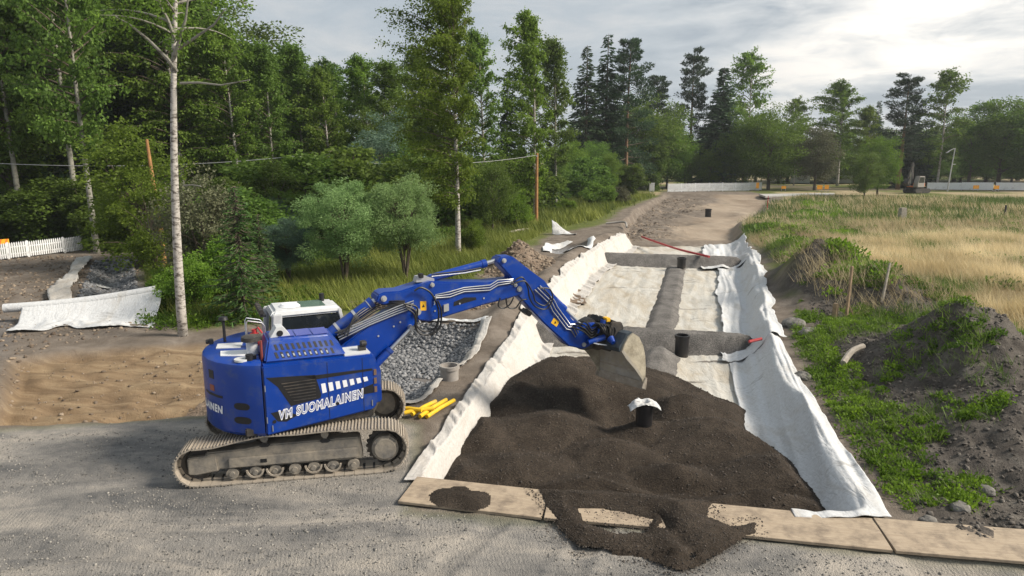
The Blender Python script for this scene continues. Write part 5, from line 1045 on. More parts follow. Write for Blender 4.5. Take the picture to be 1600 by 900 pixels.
# ================================================================ fences, posts, signs, far machine
def gz(x, y): return float(ground(np.array([x]), np.array([y]))[0])
def fence_panel(p0, p1, hgt, label, group, solid=False):
    a = math.atan2(p1[1]-p0[1], p1[0]-p0[0]); Ln = math.hypot(p1[0]-p0[0], p1[1]-p0[1])
    e = empty('barrier_fence', (p0[0], p0[1], gz(*p0)), a); tag(e, label, 'fence', group)
    pk = MB(); n = max(3, int(Ln/0.135))
    if solid: pk.box((Ln/2, 0, hgt*0.52), (Ln-0.06, 0.03, hgt*0.86))
    else:
        for k in range(n):
            x = 0.05+(Ln-0.1)*(k+0.5)/n; w2 = 0.042; pk.plate([(x-w2, 0.06), (x+w2, 0.06), (x+w2, hgt-0.08), (x, hgt), (x-w2, hgt-0.08)], -0.012, 0.012)
    tag(pk.build('pickets' if not solid else 'fence_sheet', M['whitewood'], e, smooth=False), kind=None if solid else 'stuff')
    for z in (0.28, hgt-0.3): MB().box((Ln/2, 0.03, z), (Ln, 0.03, 0.07)).build('rail', M['whitewood'], e)
    for x in (0.03, Ln-0.03): MB().box((x, 0.045, hgt*0.5), (0.06, 0.06, hgt*1.02)).build('post', M['whitewood'], e)
    for x in (0.3, Ln-0.3): MB().box((x, 0.05, 0.04), (0.08, 0.55, 0.08)).build('foot', M['darksteel'], e)
lf = [at(*p)[:2] for p in ((-18, 411), (15, 406), (46, 402), (102, 394.5), (130, 390))]
for k in range(4): fence_panel(lf[k], lf[k+1], 1.0, ('white picket barrier panel cut by the left picture edge', 'white picket barrier panel next to the orange sign board', 'middle white picket barrier panel at the forest edge', 'rightmost white picket barrier panel at the forest edge')[k], 'white picket barriers at the forest edge')
ff0, ff1 = np.array(at(1043, 300.5)[:2]), np.array(at(1190, 297.5)[:2])
ordn = ['leftmost', 'second', 'third', 'fourth', 'fifth', 'sixth', 'rightmost']
for k in range(7):
    a, b = ff0+(ff1-ff0)*k/7, ff0+(ff1-ff0)*(k+1)/7
    fence_panel(tuple(a), tuple(b), 1.45, '%s panel of the white picket fence above the far cut bank' % (ordn[k] if k in (0, 6) else ordn[k]+' from left'), 'white picket fence above the far bank')
for k, (pa, pb, D, h, lb_) in enumerate(((1235, 1262, 150, 1.9, 'white sheet fence glimpsed right of the bright green tree'), (1288, 1328, 150, 1.9, 'white sheet fence left of the lone roadside bush'), (1448, 1500, 122, 1.4, 'white sheet fence right of the far machine'), (1502, 1545, 121, 1.5, 'white sheet fence between the two orange signs'), (1555, 1612, 120, 1.5, 'white sheet fence at the right picture edge'))):
    fence_panel((atD(pa, D), D), (atD(pb, D), D-1), h, lb_, 'white sheet fences at the field edge', True)
def sign_board(px, D, label, w_=0.9, h_=0.28, z=0.75, a=0.0):
    x = atD(px, D); e = empty('barrier_board', (x, D, gz(x, D)), a); tag(e, label, 'barrier sign', 'orange and white barrier boards')
    for s in (-1, 1): MB().box((s*w_*0.42, 0, z/2), (0.05, 0.05, z)).build('leg', M['metal'], e); MB().box((s*w_*0.42, 0, 0.03), (0.12, 0.6, 0.06)).build('foot', M['darksteel'], e)
    bo_ = MB().box((0, -0.04, z+h_/2-0.05), (w_, 0.03, h_)).build('board', M['yellow'], e)
    for k in range(3):
        c = -w_/2+w_*(k+0.5)/3; MB().plate([(c-0.12*w_, z-0.05), (c, z-0.05), (c+0.12*w_, z+h_-0.05), (c, z+h_-0.05)], -0.06, -0.056).build('stripe', M['orange'], bo_, smooth=False)
x0 = atD(4, 41.6, 380)
sign_board(4, 41.0, 'orange sign board beside the white barriers at the left picture edge', 0.9, 0.3, 0.95, R(50))
for px, D, lb_, w_, h_ in ((1224, 118, 'orange sign board between the far fence and the green tree', 0.8, .45), (1280, 116, 'left one of the paired striped sign boards on the far road', 0.9, .7), (1291, 117, 'right one of the paired striped sign boards on the far road', 0.7, .7), (1524, 118, 'orange sign board at the field edge, left of its neighbour', 1.0, .6), (1556, 117, 'orange sign board nearest the right picture edge', 0.9, .6), (1183, 119.5, 'striped marker board at the right end of the picket fence', 0.5, 1.0)): sign_board(px, D, lb_, w_, h_, 0.5)
# cabinet, lamps, poles
def simple(name, loc, label, cat, group=None, rz=0.0): e = empty(name, loc, rz); tag(e, label, cat, group); return e
x, y = at(1018, 299)[:2]; y = 117; x = atD(1018, y); e = simple('utility_cabinet', (x, y, gz(x, y)), 'white utility cabinet left of the far picket fence', 'cabinet')
MB().box((0, 0, 0.75), (0.85, 0.45, 1.3)).build('cabinet_body', M['whitewood'], e, bevel=0.02); MB().box((0, 0, 1.44), (0.95, 0.55, 0.08)).build('cabinet_roof', M['whitewood'], e, bevel=0.01); MB().box((0, -0.232, 0.75), (0.72, 0.015, 1.12)).build('door', M['cabwhite'], e, bevel=0.004); MB().box((0, 0, 0.05), (0.8, 0.4, 0.12)).build('plinth', M['concrete'], e)
y = 112; x = atD(909, y); e = simple('park_lamp', (x, y, gz(x, y)), 'round white park lamp on a thin post among the bushes', 'lamp')
MB().tube([(0, 0, 0), (0, 0, 0.5), (0, 0, 4.2)], [0.09, 0.06, 0.05], 10).build('lamp_post', M['metal'], e)
MB().tube([(0, 0, 4.15), (0, 0, 4.22), (0, 0, 4.35), (0, 0, 4.55), (0, 0, 4.68), (0, 0, 4.74)], [0.1, 0.24, 0.36, 0.36, 0.24, 0.06], 16).build('lamp_globe', M['lampglass'], e)
y = 118; x = atD(1480, y); e = simple('street_light', (x, y, gz(x, y)), 'leaning pale street light pole right of the far machine', 'street light')
MB().tube([(0, 0, 0), (0.2, 0, 3.5), (0.45, 0, 7.3)], [0.13, 0.10, 0.08], 10).build('pole', M['metal'], e); MB().tube([(0.45, 0, 7.25), (0.0, 0, 7.1), (-0.7, 0, 6.7)], [0.06, 0.06, 0.08], 8).build('lamp_arm', M['metal'], e); MB().box((-0.75, 0, 6.62), (0.5, 0.25, 0.12), Matrix.Rotation(R(-25), 3, 'Y')).build('lamp_head', M['metal'], e)
MB().box((0.5, 0, 4.6), (0.7, 0.1, 0.12)).build('bracket', M['metal'], e)
x, y, _ = at(838, 350); e = simple('utility_pole', (x, y, gz(x, y)), 'brown wooden utility pole carrying the cable, in front of a birch', 'pole')
MB().tube([(0, 0, -0.2), (0, 0, 3), (0.02, 0, 6.35)], [0.17, 0.15, 0.12], 12).build('pole', M['polewood'], e); MB().box((0, -0.12, 6.1), (0.12, 0.12, 0.16)).build('insulator', M['metal'], e)
px_, py_, _ = at(258, 428); e = simple('wooden_pole', (px_, py_, gz(px_, py_)), 'thin bare orange-brown pole beside the big birch trunk', 'pole')
MB().tube([(0, 0, -0.2), (0.02, 0, 2), (-0.12, 0, 4), (-0.26, 0, 7.0)], [0.13, 0.12, 0.11, 0.07], 10).build('pole', M['polewood'], e); MB().tube([(-0.10, 0, 3.6), (0.12, 0, 3.2), (0.2, 0, 2.6)], [0.03, 0.03, 0.02], 6).build('side_branch', M['polewood'], e)
pa, pb = Vector((x, y, 6.2)), Vector((atD(470, 50, 250), 50.0, 6.15)); pc = Vector((atD(-60, 44, 270), 44, 5.9))
def cable(a, b, sag, label):
    P = [a+(b-a)*t+Vector((0, 0, -sag*4*t*(1-t))) for t in np.linspace(0, 1, 24)]; tag(MB().tube(P, 0.022, 5).build('overhead_cable', M['metal']), label, 'cable', 'overhead cables')
cable(pa, pb, 0.7, 'overhead cable running from the wooden utility pole into the forest'); cable(pb, pc, 0.5, 'overhead cable crossing the dark forest on the left')
# stakes and posts on the right
def stake(px, py, h, r, lean, mat, label, name='wooden_stake', cat='stake', square=True, D=None):
    x, y, _ = at(px, py); 
    if D: y = D; x = atD(px, D)
    z = gz(x, y); m = MB(); lx, ly = lean
    d = r
    m.hull([(-d, -d, -0.25), (d, -d, -0.25), (d, d, -0.25), (-d, d, -0.25)], [(lx*h-d*.8, ly*h-d*.8, h), (lx*h+d*.8, ly*h-d*.8, h), (lx*h+d*.8, ly*h+d*.8, h), (lx*h-d*.8, ly*h+d*.8, h)]); o = m.build(name, mat, bevel=0.008); o.location = (x, y, z); o.rotation_euler = (0, 0, random.random()); return tag(o, label, cat)
stake(1321, 507, 2.0, 0.05, (0.03, 0.0), M['wood'], 'tall upright brown stake on the soil right of the pit'); stake(1374, 500, 1.5, 0.045, (0.36, 0.3), M['oldwood'], 'leaning pale stake right of the tall brown stake'); stake(1303, 506, 0.65, 0.09, (0.02, 0), M['wood'], 'short thick stump just left of the tall brown stake')
stake(1338, 505, 0.75, 0.025, (-0.6, 0.1), M['wood'], 'thin stick leaning against the foot of the tall stake')
stake(1198, 331, 1.7, 0.035, (0.05, 0), M['red'], 'thin reddish post at the grassy edge of the far dig', 'marker_post', 'post'); stake(1570, 336, 1.1, 0.09, (0, 0), M['black'], 'short dark post alone in the dry field', 'field_post', 'post'); stake(1409, 343, 1.25, 0.32, (0, 0), M['oldwood'], 'stout grey square post in the grass', 'square_post', 'post')
# boulders, logs, debris
def boulder(px, py, s, label, name='boulder'):
    x, y, _ = at(px, py); r = np.random.default_rng(int(px)); bm = bmesh.new(); bmesh.ops.create_icosphere(bm, subdivisions=3, radius=s)
    for v in bm.verts:
        n_ = fbm(np.array([v.co.x/s*1.3+px]), np.array([v.co.y/s*1.3+v.co.z/s]), 3, int(px))[0]; v.co *= 1+0.75*n_; v.co.z *= 0.62
    me = bpy.data.meshes.new(name); bm.to_mesh(me); bm.free(); o = link(name, me, M['stone']); o.location = (x, y, gz(x, y)+s*0.12); o.rotation_euler = (0, 0, px); tag(o, label, 'boulder')
boulder(1283, 448, 0.45, 'pale boulder on the mound beside the far right geotextile'); boulder(1255, 590, 0.24, 'grey boulder beside the near right geotextile edge'); boulder(1500, 800, 0.17, 'boulder in the dark soil above the rightmost board'); boulder(1450, 812, 0.13, 'small boulder just behind the rightmost board'); boulder(1540, 770, 0.15, 'boulder on the dark soil near the right picture edge'); boulder(1240, 512, 0.4, 'flat pale rock by the rumpled geotextile bend'); boulder(1262, 528, 0.32, 'flat pale rock right of its twin by the geotextile bend')
for k, (pts, r, lb_) in enumerate((([(1245, 415), (1262, 425)], 0.06, 'pale stick lying on the mound, left one'), ([(1265, 408), (1285, 402)], 0.06, 'pale stick lying on the mound, right one'), ([(1315, 590), (1345, 575)], 0.09, 'short dark log on the weedy slope'), ([(795, 368), (830, 362)], 0.10, 'fallen pale branch in the grass below the utility pole'))):
    P = [at(*p) for p in pts]; P = [(p[0], p[1], gz(p[0], p[1])+r+0.10) for p in P]; mid = ((P[0][0]+P[1][0])/2, (P[0][1]+P[1][1])/2+0.1, (P[0][2]+P[1][2])/2+0.06)
    o = curve_thing('fallen_branch', [P[0], mid, P[1]], r, M['oldwood'], lb_, 'branch')
P = [at(947, 349, 0.2), at(975, 347, 0.35), at(979, 355, 0.15)]; curve_thing('bent_pipe', [(p[0], p[1], max(p[2], gz(p[0], p[1])+0.1)) for p in P], 0.09, M['greypipe'], 'bent pale pipe on the ground above the far left corner of the pit', 'pipe')
# the far machine
y = 113.0; x = atD(1432, y); FE = simple('crawler_excavator', (x, y, gz(x, y)), 'small distant dark excavator with raised boom at the field edge', 'excavator', None, R(200))
for s in (-1, 1):
    MB().plate([(-1.6, 0.15), (-1.8, 0.4), (-1.5, 0.75), (1.5, 0.75), (1.8, 0.4), (1.6, 0.0), (-1.4, 0.0)], s*0.95-0.25, s*0.95+0.25).build('track', M['darksteel'], FE, bevel=0.08)
MB().box((0, 0, 0.62), (1.4, 1.5, 0.4)).build('car_body', M['darksteel'], FE)
MB().plate([(-1.5, 0.95), (1.2, 0.95), (1.2, 1.7), (-0.4, 1.8), (-1.5, 1.7)], -1.1, 0.2).build('engine_house', M['orange'], FE, bevel=0.1)
c_ = MB().plate([(-0.3, 0.95), (1.3, 0.95), (1.25, 1.7), (0.95, 2.75), (-0.25, 2.75)], 0.25, 1.1).build('cab', M['greypipe'], FE, bevel=0.06); MB().plate([(-0.1, 1.7), (1.1, 1.7), (0.88, 2.6), (-0.08, 2.6)], 1.1, 1.112).build('cab_window', M['glass'], c_)
MB().plate([(0.9, 1.0), (0.8, 1.5), (1.3, 3.9), (1.2, 4.6), (1.5, 4.75), (1.75, 4.0), (1.4, 1.3)], -0.2, 0.1).build('boom', M['darksteel'], FE, bevel=0.03); MB().plate([(1.3, 4.9), (1.6, 5.0), (2.3, 2.3), (2.1, 2.1)], -0.16, 0.06).build('stick', M['darksteel'], FE, bevel=0.03)
MB().plate([(2.0, 2.3), (2.4, 2.35), (2.7, 1.6), (2.3, 1.1), (1.8, 1.3), (2.1, 1.7)], -0.5, 0.4).build('bucket', M['darksteel'], FE, bevel=0.03); MB().tube([(1.5, -0.05, 1.5), (1.7, -0.05, 3.4)], 0.09, 10).build('boom_cylinder', M['chrome'], FE)
# pale road edge slab near the far bank
y = 108
MBr = MB(); xa, xb = atD(1192, 104), atD(1300, 108)
o = MB().hull([(xa, 103, -0.15), (xb, 107, -0.15), (xb+2, 111.5, -0.15), (xa+1, 108.5, -0.15)], [(xa, 103, 0.12), (xb, 107, 0.14), (xb+2, 111.5, 0.14), (xa+1, 108.5, 0.12)]).build('road', M['concrete'], bevel=0.02); o['kind'] = 'structure'

# ================================================================ trees
def unit(v): return v/(np.linalg.norm(v, axis=-1, keepdims=True)+1e-9)
def leaf_mesh(name, P, D, Ls, Ws, tint, r):
    n = len(P); S = unit(np.cross(D, unit(r.normal(size=(n, 3)))))
    mid = P+D*(Ls*0.5)[:, None]; tip = P+D*Ls[:, None]; s = S*(Ws*0.5)[:, None]
    up_ = np.cross(D, S)*(Ws*0.18*(r.random(n)-.5))[:, None]
    V = np.stack([P, mid+s+up_, tip, mid-s+up_], 1).reshape(-1, 3); F = np.arange(n*4).reshape(-1, 4)
    me = mesh_np(name, V, F); a = me.attributes.new('tint', 'FLOAT', 'FACE'); a.data.foreach_set('value', np.clip(tint, 0, 1).astype(np.float32)); return me
def joinVF(lst):
    V = []; F = []; n = 0; mi = []
    for v, f in lst: V.append(np.asarray(v)); F += [tuple(int(i)+n for i in q) for q in f]; mi += [0 if n == 0 else 1]*len(f); n += len(v)
    me = bpy.data.meshes.new('trunk'); me.from_pydata([tuple(p) for p in np.concatenate(V)], [], F); me.polygons.foreach_set('use_smooth', np.ones(len(F), bool)); me.polygons.foreach_set('material_index', np.array(mi, np.int32)); return me
WIND = np.array([-1.0, 0.12, 0.0])
def birch(seed, h, r_, cs_, nb=60, ntw=12, nl=20, ls=0.17, wind=0.6, tr=0.018, droop=1.0, lean=0.02, dens=1.0):
    r = np.random.default_rng(seed); tz = np.linspace(0, 1, 14)
    ph = r.random()*6; tx = lean*h*tz**1.5*-1+0.05*np.sin(tz*5+ph)*tz*3*0.5; ty = 0.12*np.sin(tz*4+ph+1)*tz*1.5
    tp_ = np.column_stack([tx, ty, tz*h*0.985-0.25]); tubes = [tubeVF(tp_, h*tr*(1-tz*0.94)+0.012, 9)]
    P = []; D = []; TI = []
    for k in range(nb):
        f = cs_+(0.985-cs_)*((k+r.random())/nb)**0.85; g = (f-cs_)/(1-cs_)
        ln = r_*(0.35+0.9*math.sin(math.pi*min(1, 0.12+0.80*(1-g)))**0.9)*(0.6+0.55*r.random())*(1 if g < 0.85 else 0.65)
        az = k*2.4+r.normal()*0.5; b0 = np.array([np.interp(f, tz, tp_[:, j]) for j in range(3)])
        el = R(18+42*g+r.normal()*9); d0 = np.array([math.cos(az)*math.cos(el), math.sin(az)*math.cos(el), math.sin(el)])
        t = np.linspace(0, 1, 7)[:, None]; br = b0+d0*ln*t+np.array([0, 0, -0.32*droop*ln])*t**2.2+WIND*wind*0.45*ln*t**1.8
        tubes.append(tubeVF(br, np.linspace(max(0.012, ln*0.016*(1.3-g)), 0.006, 7), 4, False))
        cl_t = r.normal()*0.16+0.5
        for j in range(ntw):
            q = 0.22+0.78*(j+r.random())/ntw; c = np.array([np.interp(q, t[:, 0], br[:, m_]) for m_ in range(3)])
            td = unit(np.array([r.normal()*0.5, r.normal()*0.5, -0.55*droop+0.35*r.normal()])+WIND*wind*(0.8+0.5*r.random())+d0*0.35); tl_ = (0.35+0.75*r.random())*(0.55+0.12*r_)
            m_ = max(4, int(nl*(0.5+r.random())*dens)); s = r.random((m_, 1)); pos = c+td*tl_*s+r.normal(size=(m_, 3))*0.12*(0.6+s)
            P.append(pos); D.append(unit(td[None]*0.8+r.normal(size=(m_, 3))*0.6+[0, 0, -0.2])); TI.append(cl_t+r.normal(size=m_)*0.20+0.12*(q-0.5))
    P = np.concatenate(P); D = np.concatenate(D); TI = np.concatenate(TI); n = len(P)
    return joinVF(tubes), leaf_mesh('crown', P, D, ls*(0.7+0.6*r.random(n)), ls*0.62*(0.7+0.6*r.random(n)), TI, r)
def broad(seed, h, rx, base, nc=75, nl=230, ls=0.2, wind=0.2, ry=None, top=1.0, stems=1, cr=None, tint0=0.5, narrow=0.65):
    r = np.random.default_rng(seed); tubes = []; P = []; D = []; TI = []; ry = ry or rx
    zc = base+(h-base)*0.47; rz = (h-base)*0.53; cr = cr or rx*0.30
    for s in range(stems):
        a = s*2.4+r.random(); ex_ = np.array([math.cos(a), math.sin(a), 0])*(0.0 if stems == 1 else rx*0.35); t = np.linspace(0, 1, 8)[:, None]
        pts = ex_*t**1.2*1.0+np.array([0, 0, zc*1.25])*t+np.array([0, 0, -0.25]); tubes.append(tubeVF(pts, np.linspace(h*0.022/math.sqrt(stems)+0.02, 0.015, 8), 8, False))
    for k in range(nc):
        v = unit(r.normal(size=3)); v[2] = v[2]*0.95+0.08; rad = (0.45+0.55*r.random()**0.45)*(1+0.17*r.normal())
        sh_ = 1.0 if v[2] > 0 else 0.92
        c = np.array([v[0]*rx*rad*sh_, v[1]*ry*rad*sh_, zc+v[2]*rz*rad])
        b0 = np.array([0, 0, max(0.3, min(c[2]*0.7, base+0.4*(h-base)))]); t = np.linspace(0, 1, 5)[:, None]
        if k % 2 == 0: tubes.append(tubeVF(b0+(c-b0)*t+np.array([0, 0, 0.12*rx])*np.sin(t*3.14), np.linspace(0.012*h*0.5, 0.008, 5), 4, False))
        m_ = int(nl*(0.6+0.8*r.random())); u = unit(r.normal(size=(m_, 3))); rr_ = cr*(0.6+0.7*r.random())*(r.random((m_, 1))**0.4)
        pos = c+u*rr_*np.array([1.15, 1.15, 0.8])+WIND*wind*rr_*0.5
        P.append(pos); D.append(unit(u*0.7+r.normal(size=(m_, 3))*0.5+WIND*wind+[0, 0, -0.25])); TI.append(tint0+r.normal()*0.13+r.normal(size=m_)*0.18)
    P = np.concatenate(P); k = P[:, 2] > 0.05; P = P[k]; D = np.concatenate(D)[k]; TI = np.concatenate(TI)[k]; n = len(P)
    return joinVF(tubes), leaf_mesh('crown', P, D, ls*(0.7+0.6*r.random(n)), ls*narrow*(0.7+0.6*r.random(n)), TI, r)
def spruce(seed, h, r_, base=0.06, dz=0.42, nb=8, ns=16, ls=0.42, lw=0.13, up=0.12, gap=0.15):
    r = np.random.default_rng(seed); tz = np.linspace(0, 1, 8); tubes = [tubeVF(np.column_stack([tz*0, 0.1*np.sin(tz*3), tz*h-0.2]), h*0.014*(1-tz*0.96)+0.01, 8)]
    P = []; D = []; TI = []; z = base*h
    while z < h*0.985:
        f = z/h; rl = r_*(1-f)**0.82*(0.85+0.3*r.random())*(1 if f > base+0.1 else 0.8)+0.12
        for k in range(nb if f < .8 else 5):
            if r.random() < gap: continue
            az = r.random()*6.283; ln = rl*(0.62+0.5*r.random()); d = np.array([math.cos(az), math.sin(az), 0]); t = np.linspace(0, 1, 5)[:, None]
            br = np.array([0, 0, z])+d*ln*t+np.array([0, 0, 1.0])*ln*(-0.52*t+0.30*t**2.5+0.55*up*f)
            tubes.append(tubeVF(br, np.linspace(0.025, 0.006, 5), 3, False)); m_ = max(4, int(ns*(0.4+ln/r_)))
            q = 0.08+0.92*r.random(m_); c = np.column_stack([np.interp(q, t[:, 0], br[:, j]) for j in range(3)]); sd_ = np.where(r.random(m_) < .5, 1, -1)[:, None]*np.array([-d[1], d[0], 0])
            dr_ = unit(d*(0.45+0.4*r.random((m_, 1)))+sd_*0.75*r.random((m_, 1))+np.array([0, 0, -0.55])*r.random((m_, 1))+0.15*r.normal(size=(m_, 3)))
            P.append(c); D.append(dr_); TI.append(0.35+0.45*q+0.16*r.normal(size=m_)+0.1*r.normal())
        z += dz*(0.75+0.5*r.random())*(1-0.45*f)
    P = np.concatenate(P); D = np.concatenate(D); TI = np.concatenate(TI); n = len(P); sc = (0.6+0.7*r.random(n))*np.clip(1.15-0.55*P[:, 2]/h, 0.4, 1.1)
    return joinVF(tubes), leaf_mesh('crown', P, D, ls*sc, lw*sc*(0.7+0.6*r.random(n)), TI, r)
def pine(seed, h, r_, cs_=0.35, nb=42, nl=260, ls=0.26):
    r = np.random.default_rng(seed); tz = np.linspace(0, 1, 9); tubes = [tubeVF(np.column_stack([0.12*np.sin(tz*4), 0.1*np.sin(tz*3), tz*h*0.98-0.2]), h*0.016*(1-tz*0.9)+0.01, 9)]; P = []; D = []; TI = []
    for k in range(nb):
        f = cs_+(0.97-cs_)*(k+r.random())/nb; g = (f-cs_)/(1-cs_); ln = r_*(0.25+0.95*(1-g)**0.7)*(0.45+0.7*r.random()); az = k*2.4+r.normal()*0.4; el = R(-12+38*g+8*r.normal()); d = np.array([math.cos(az)*math.cos(el), math.sin(az)*math.cos(el), math.sin(el)]); t = np.linspace(0, 1, 6)[:, None]
        br = np.array([0, 0, f*h])+d*ln*t+np.array([0, 0, 0.12*ln])*t**2; tubes.append(tubeVF(br, np.linspace(0.03+0.01*ln, 0.01, 6), 4, False))
        for q in (0.55, 0.8, 1.0):
            c = np.array([np.interp(q, t[:, 0], br[:, j]) for j in range(3)])+r.normal(size=3)*0.12*ln*0.3; m_ = int(nl/3*(0.6+.8*r.random())); u = unit(r.normal(size=(m_, 3))); rr_ = (0.28+0.10*ln)*(0.5+0.7*r.random((m_, 1)))
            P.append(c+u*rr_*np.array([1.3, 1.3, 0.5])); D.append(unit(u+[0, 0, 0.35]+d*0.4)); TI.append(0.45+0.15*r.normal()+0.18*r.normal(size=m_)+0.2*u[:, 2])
    P = np.concatenate(P); D = np.concatenate(D); TI = np.concatenate(TI); n = len(P)
    return joinVF(tubes), leaf_mesh('crown', P, D, ls*(0.7+0.6*r.random(n)), ls*0.30*(0.7+0.6*r.random(n)), TI, r)
PR = {}
PR['hero_birch'] = (birch(1, 19, 3.2, 0.60, 46, 12, 16, 0.12, 0.5, 0.0098, 0.8, -0.078), 'birchbark', 'birch')
PR['wind_birch'] = (birch(2, 18.5, 3.4, 0.20, 120, 15, 26, 0.165, 0.8, 0.0105, 0.9, 0.006), 'birchbark', 'birchbright')
PR['birch_a'] = (birch(3, 20, 3.4, 0.20, 84, 13, 20, 0.24, 0.5, 0.010, 1.0), 'birchbark', 'birch')
PR['birch_b'] = (birch(4, 20, 3.9, 0.25, 84, 13, 19, 0.25, 0.45, 0.010, 1.1), 'birchbark', 'birch')
PR['birch_c'] = (birch(5, 20, 3.0, 0.12, 92, 13, 19, 0.24, 0.6, 0.0095, 0.9), 'birchbark', 'birchbright')
PR['airy_birch'] = (birch(6, 20, 4.0, 0.22, 66, 11, 14, 0.30, 0.25, 0.009, 1.2), 'birchbark', 'birch')
PR['aspen'] = (birch(7, 20, 3.3, 0.30, 76, 13, 19, 0.25, 0.45, 0.011, 0.5), 'palebark', 'broad')
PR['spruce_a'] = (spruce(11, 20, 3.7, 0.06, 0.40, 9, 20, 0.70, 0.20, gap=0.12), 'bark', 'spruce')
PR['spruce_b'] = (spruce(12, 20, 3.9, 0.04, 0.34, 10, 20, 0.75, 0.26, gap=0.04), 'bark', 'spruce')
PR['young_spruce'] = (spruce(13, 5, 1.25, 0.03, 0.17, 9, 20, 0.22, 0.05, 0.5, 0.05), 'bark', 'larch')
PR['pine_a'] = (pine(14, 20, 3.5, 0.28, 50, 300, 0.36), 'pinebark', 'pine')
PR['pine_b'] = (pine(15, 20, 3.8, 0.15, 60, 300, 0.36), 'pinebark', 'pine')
PR['broad_a'] = (broad(21, 10, 3.6, 1.4, 85, 230, 0.20), 'bark', 'broad')
PR['broad_b'] = (broad(22, 12, 3.8, 2.0, 95, 220, 0.22), 'bark', 'broad')
PR['linden'] = (broad(23, 10, 3.9, 1.5, 110, 240, 0.20, 0.1, tint0=0.55), 'bark', 'bright')
PR['forest_broad'] = (broad(24, 16, 3.6, 2.5, 95, 230, 0.23, 0.5), 'bark', 'broad')
PR['willow_a'] = (broad(25, 5, 1.7, 1.5, 110, 330, 0.11, 0.7, stems=5, cr=0.42, narrow=0.32), 'bark', 'willow')
PR['willow_b'] = (broad(26, 5, 1.95, 1.7, 120, 330, 0.11, 0.8, stems=5, cr=0.45, narrow=0.32), 'bark', 'willow')
PR['shrub_a'] = (broad(27, 3, 1.3, 0.2, 60, 190, 0.12, 0.3, stems=6, cr=0.42), 'bark', 'birchbright')
PR['shrub_b'] = (broad(28, 3, 1.2, 0.1, 55, 180, 0.13, 0.3, stems=5, cr=0.40), 'bark', 'broad')
PR['tall_shrub'] = (broad(29, 7, 1.9, 0.5, 70, 150, 0.15, 0.4, stems=6, cr=0.55), 'palebark', 'birch')
PR['thuja'] = (broad(30, 6, 1.2, 0.2, 80, 220, 0.15, 0.0, cr=0.42), 'bark', 'broad')
PR['blue_willow'] = (broad(31, 8, 2.2, 0.8, 100, 230, 0.16, 0.8, stems=4, cr=0.6, narrow=0.4), 'bark', 'bluewillow')
PR['grey_shrub'] = (broad(32, 4, 1.3, 0.6, 70, 150, 0.10, 0.5, stems=9, cr=0.4), 'palebark', 'brownish')
def tree(kind, x, y, h, label, group=None, wd=1.0, rz=None, leaf=None, name=None, cat='tree'):
    (tm, cm), bk_, lf_ = PR[kind]; lf_ = leaf or lf_
    base_h = {'hero_birch': 19, 'wind_birch': 18.5, 'young_spruce': 5, 'broad_a': 10, 'broad_b': 12, 'linden': 10, 'forest_broad': 16, 'willow_a': 5, 'willow_b': 5, 'shrub_a': 3, 'shrub_b': 3, 'tall_shrub': 7, 'thuja': 6, 'blue_willow': 8, 'grey_shrub': 4}.get(kind, 20)
    nm = name or ('birch_tree' if 'birch' in kind else 'spruce_tree' if 'spruce' in kind else 'pine_tree' if 'pine' in kind else 'shrub' if 'shrub' in kind or kind == 'thuja' else 'willow_tree' if 'willow' in kind else 'leafy_tree')
    s = h/base_h; e = empty(nm, (x, y, gz(x, y)-0.05), (random.uniform(-0.35, 0.35) if 'birch' in kind or kind == 'aspen' else random.random()*6.28) if rz is None else rz); e.scale = (s*wd, s*wd, s); tag(e, label, 'shrub' if nm == 'shrub' else cat, group)
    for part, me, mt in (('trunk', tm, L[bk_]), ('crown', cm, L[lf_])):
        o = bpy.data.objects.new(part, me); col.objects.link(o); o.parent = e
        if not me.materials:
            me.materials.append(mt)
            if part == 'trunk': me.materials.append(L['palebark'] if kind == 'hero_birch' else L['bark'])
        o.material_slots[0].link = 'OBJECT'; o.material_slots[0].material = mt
    return e
def top_h(py, D): d = ray(800, py); return CAM_H+d[2]/d[1]*D
def T(kind, px, D, top, label, group=None, **k): return tree(kind, atD(px, D, 280), D, top_h(top, D) if top is not None else k.pop('h'), label, group, **k)
# --- trees one can single out
T('hero_birch', 286, 23.3, -300, 'big white birch trunk with bare limbs, left of the blue excavator', rz=0.0)
hb_ = [o for o in col.objects if o.name.startswith('birch_tree')][-1]
for pts, r0_ in (([(276, 112), (262, 92), (232, 62), (205, 40), (178, 24)], 0.07), ([(270, 95), (278, 70), (290, 30), (296, -20)], 0.08), ([(276, 78), (300, 62), (335, 38), (352, 14)], 0.06), ([(274, 62), (262, 30), (246, 0), (236, -30)], 0.06), ([(282, 130), (310, 129), (345, 133), (390, 125)], 0.045), ([(287, 290), (300, 289), (314, 291)], 0.03)):
    Q = []
    for k_, (a_, b_) in enumerate(pts):
        d_ = ray(a_, b_); t_ = (23.3-0.25*k_)/d_[1]; Q.append((d_[0]*t_, d_[1]*t_, CAM_H+d_[2]*t_))
    lm = MB().tube(Q, list(np.linspace(r0_, 0.018, len(Q))), 7).build('limb', L['palebark']); lm.parent = hb_; lm.matrix_parent_inverse = (Matrix.Translation(hb_.location) @ Matrix.Diagonal((*hb_.scale, 1))).inverted()
T('wind_birch', 716, 42.6, -45, 'tall windswept birch with white trunk behind the excavator boom', rz=0.0, wd=1.0)
T('birch_c', 836, 66, 15, 'slender pointed birch behind the wooden utility pole', rz=0.1, wd=0.95)
T('aspen', 868, 76, 62, 'dark leafy tree half hidden behind the pointed birch', 'trees', leaf='broad')
T('willow_a', 540, 33.0, 284, 'round clipped willow nearer the forest, left of its twin', rz=0.4)
T('willow_b', 634, 34.5, 282, 'round clipped willow right of its twin, with bare brown stems', rz=1.4)
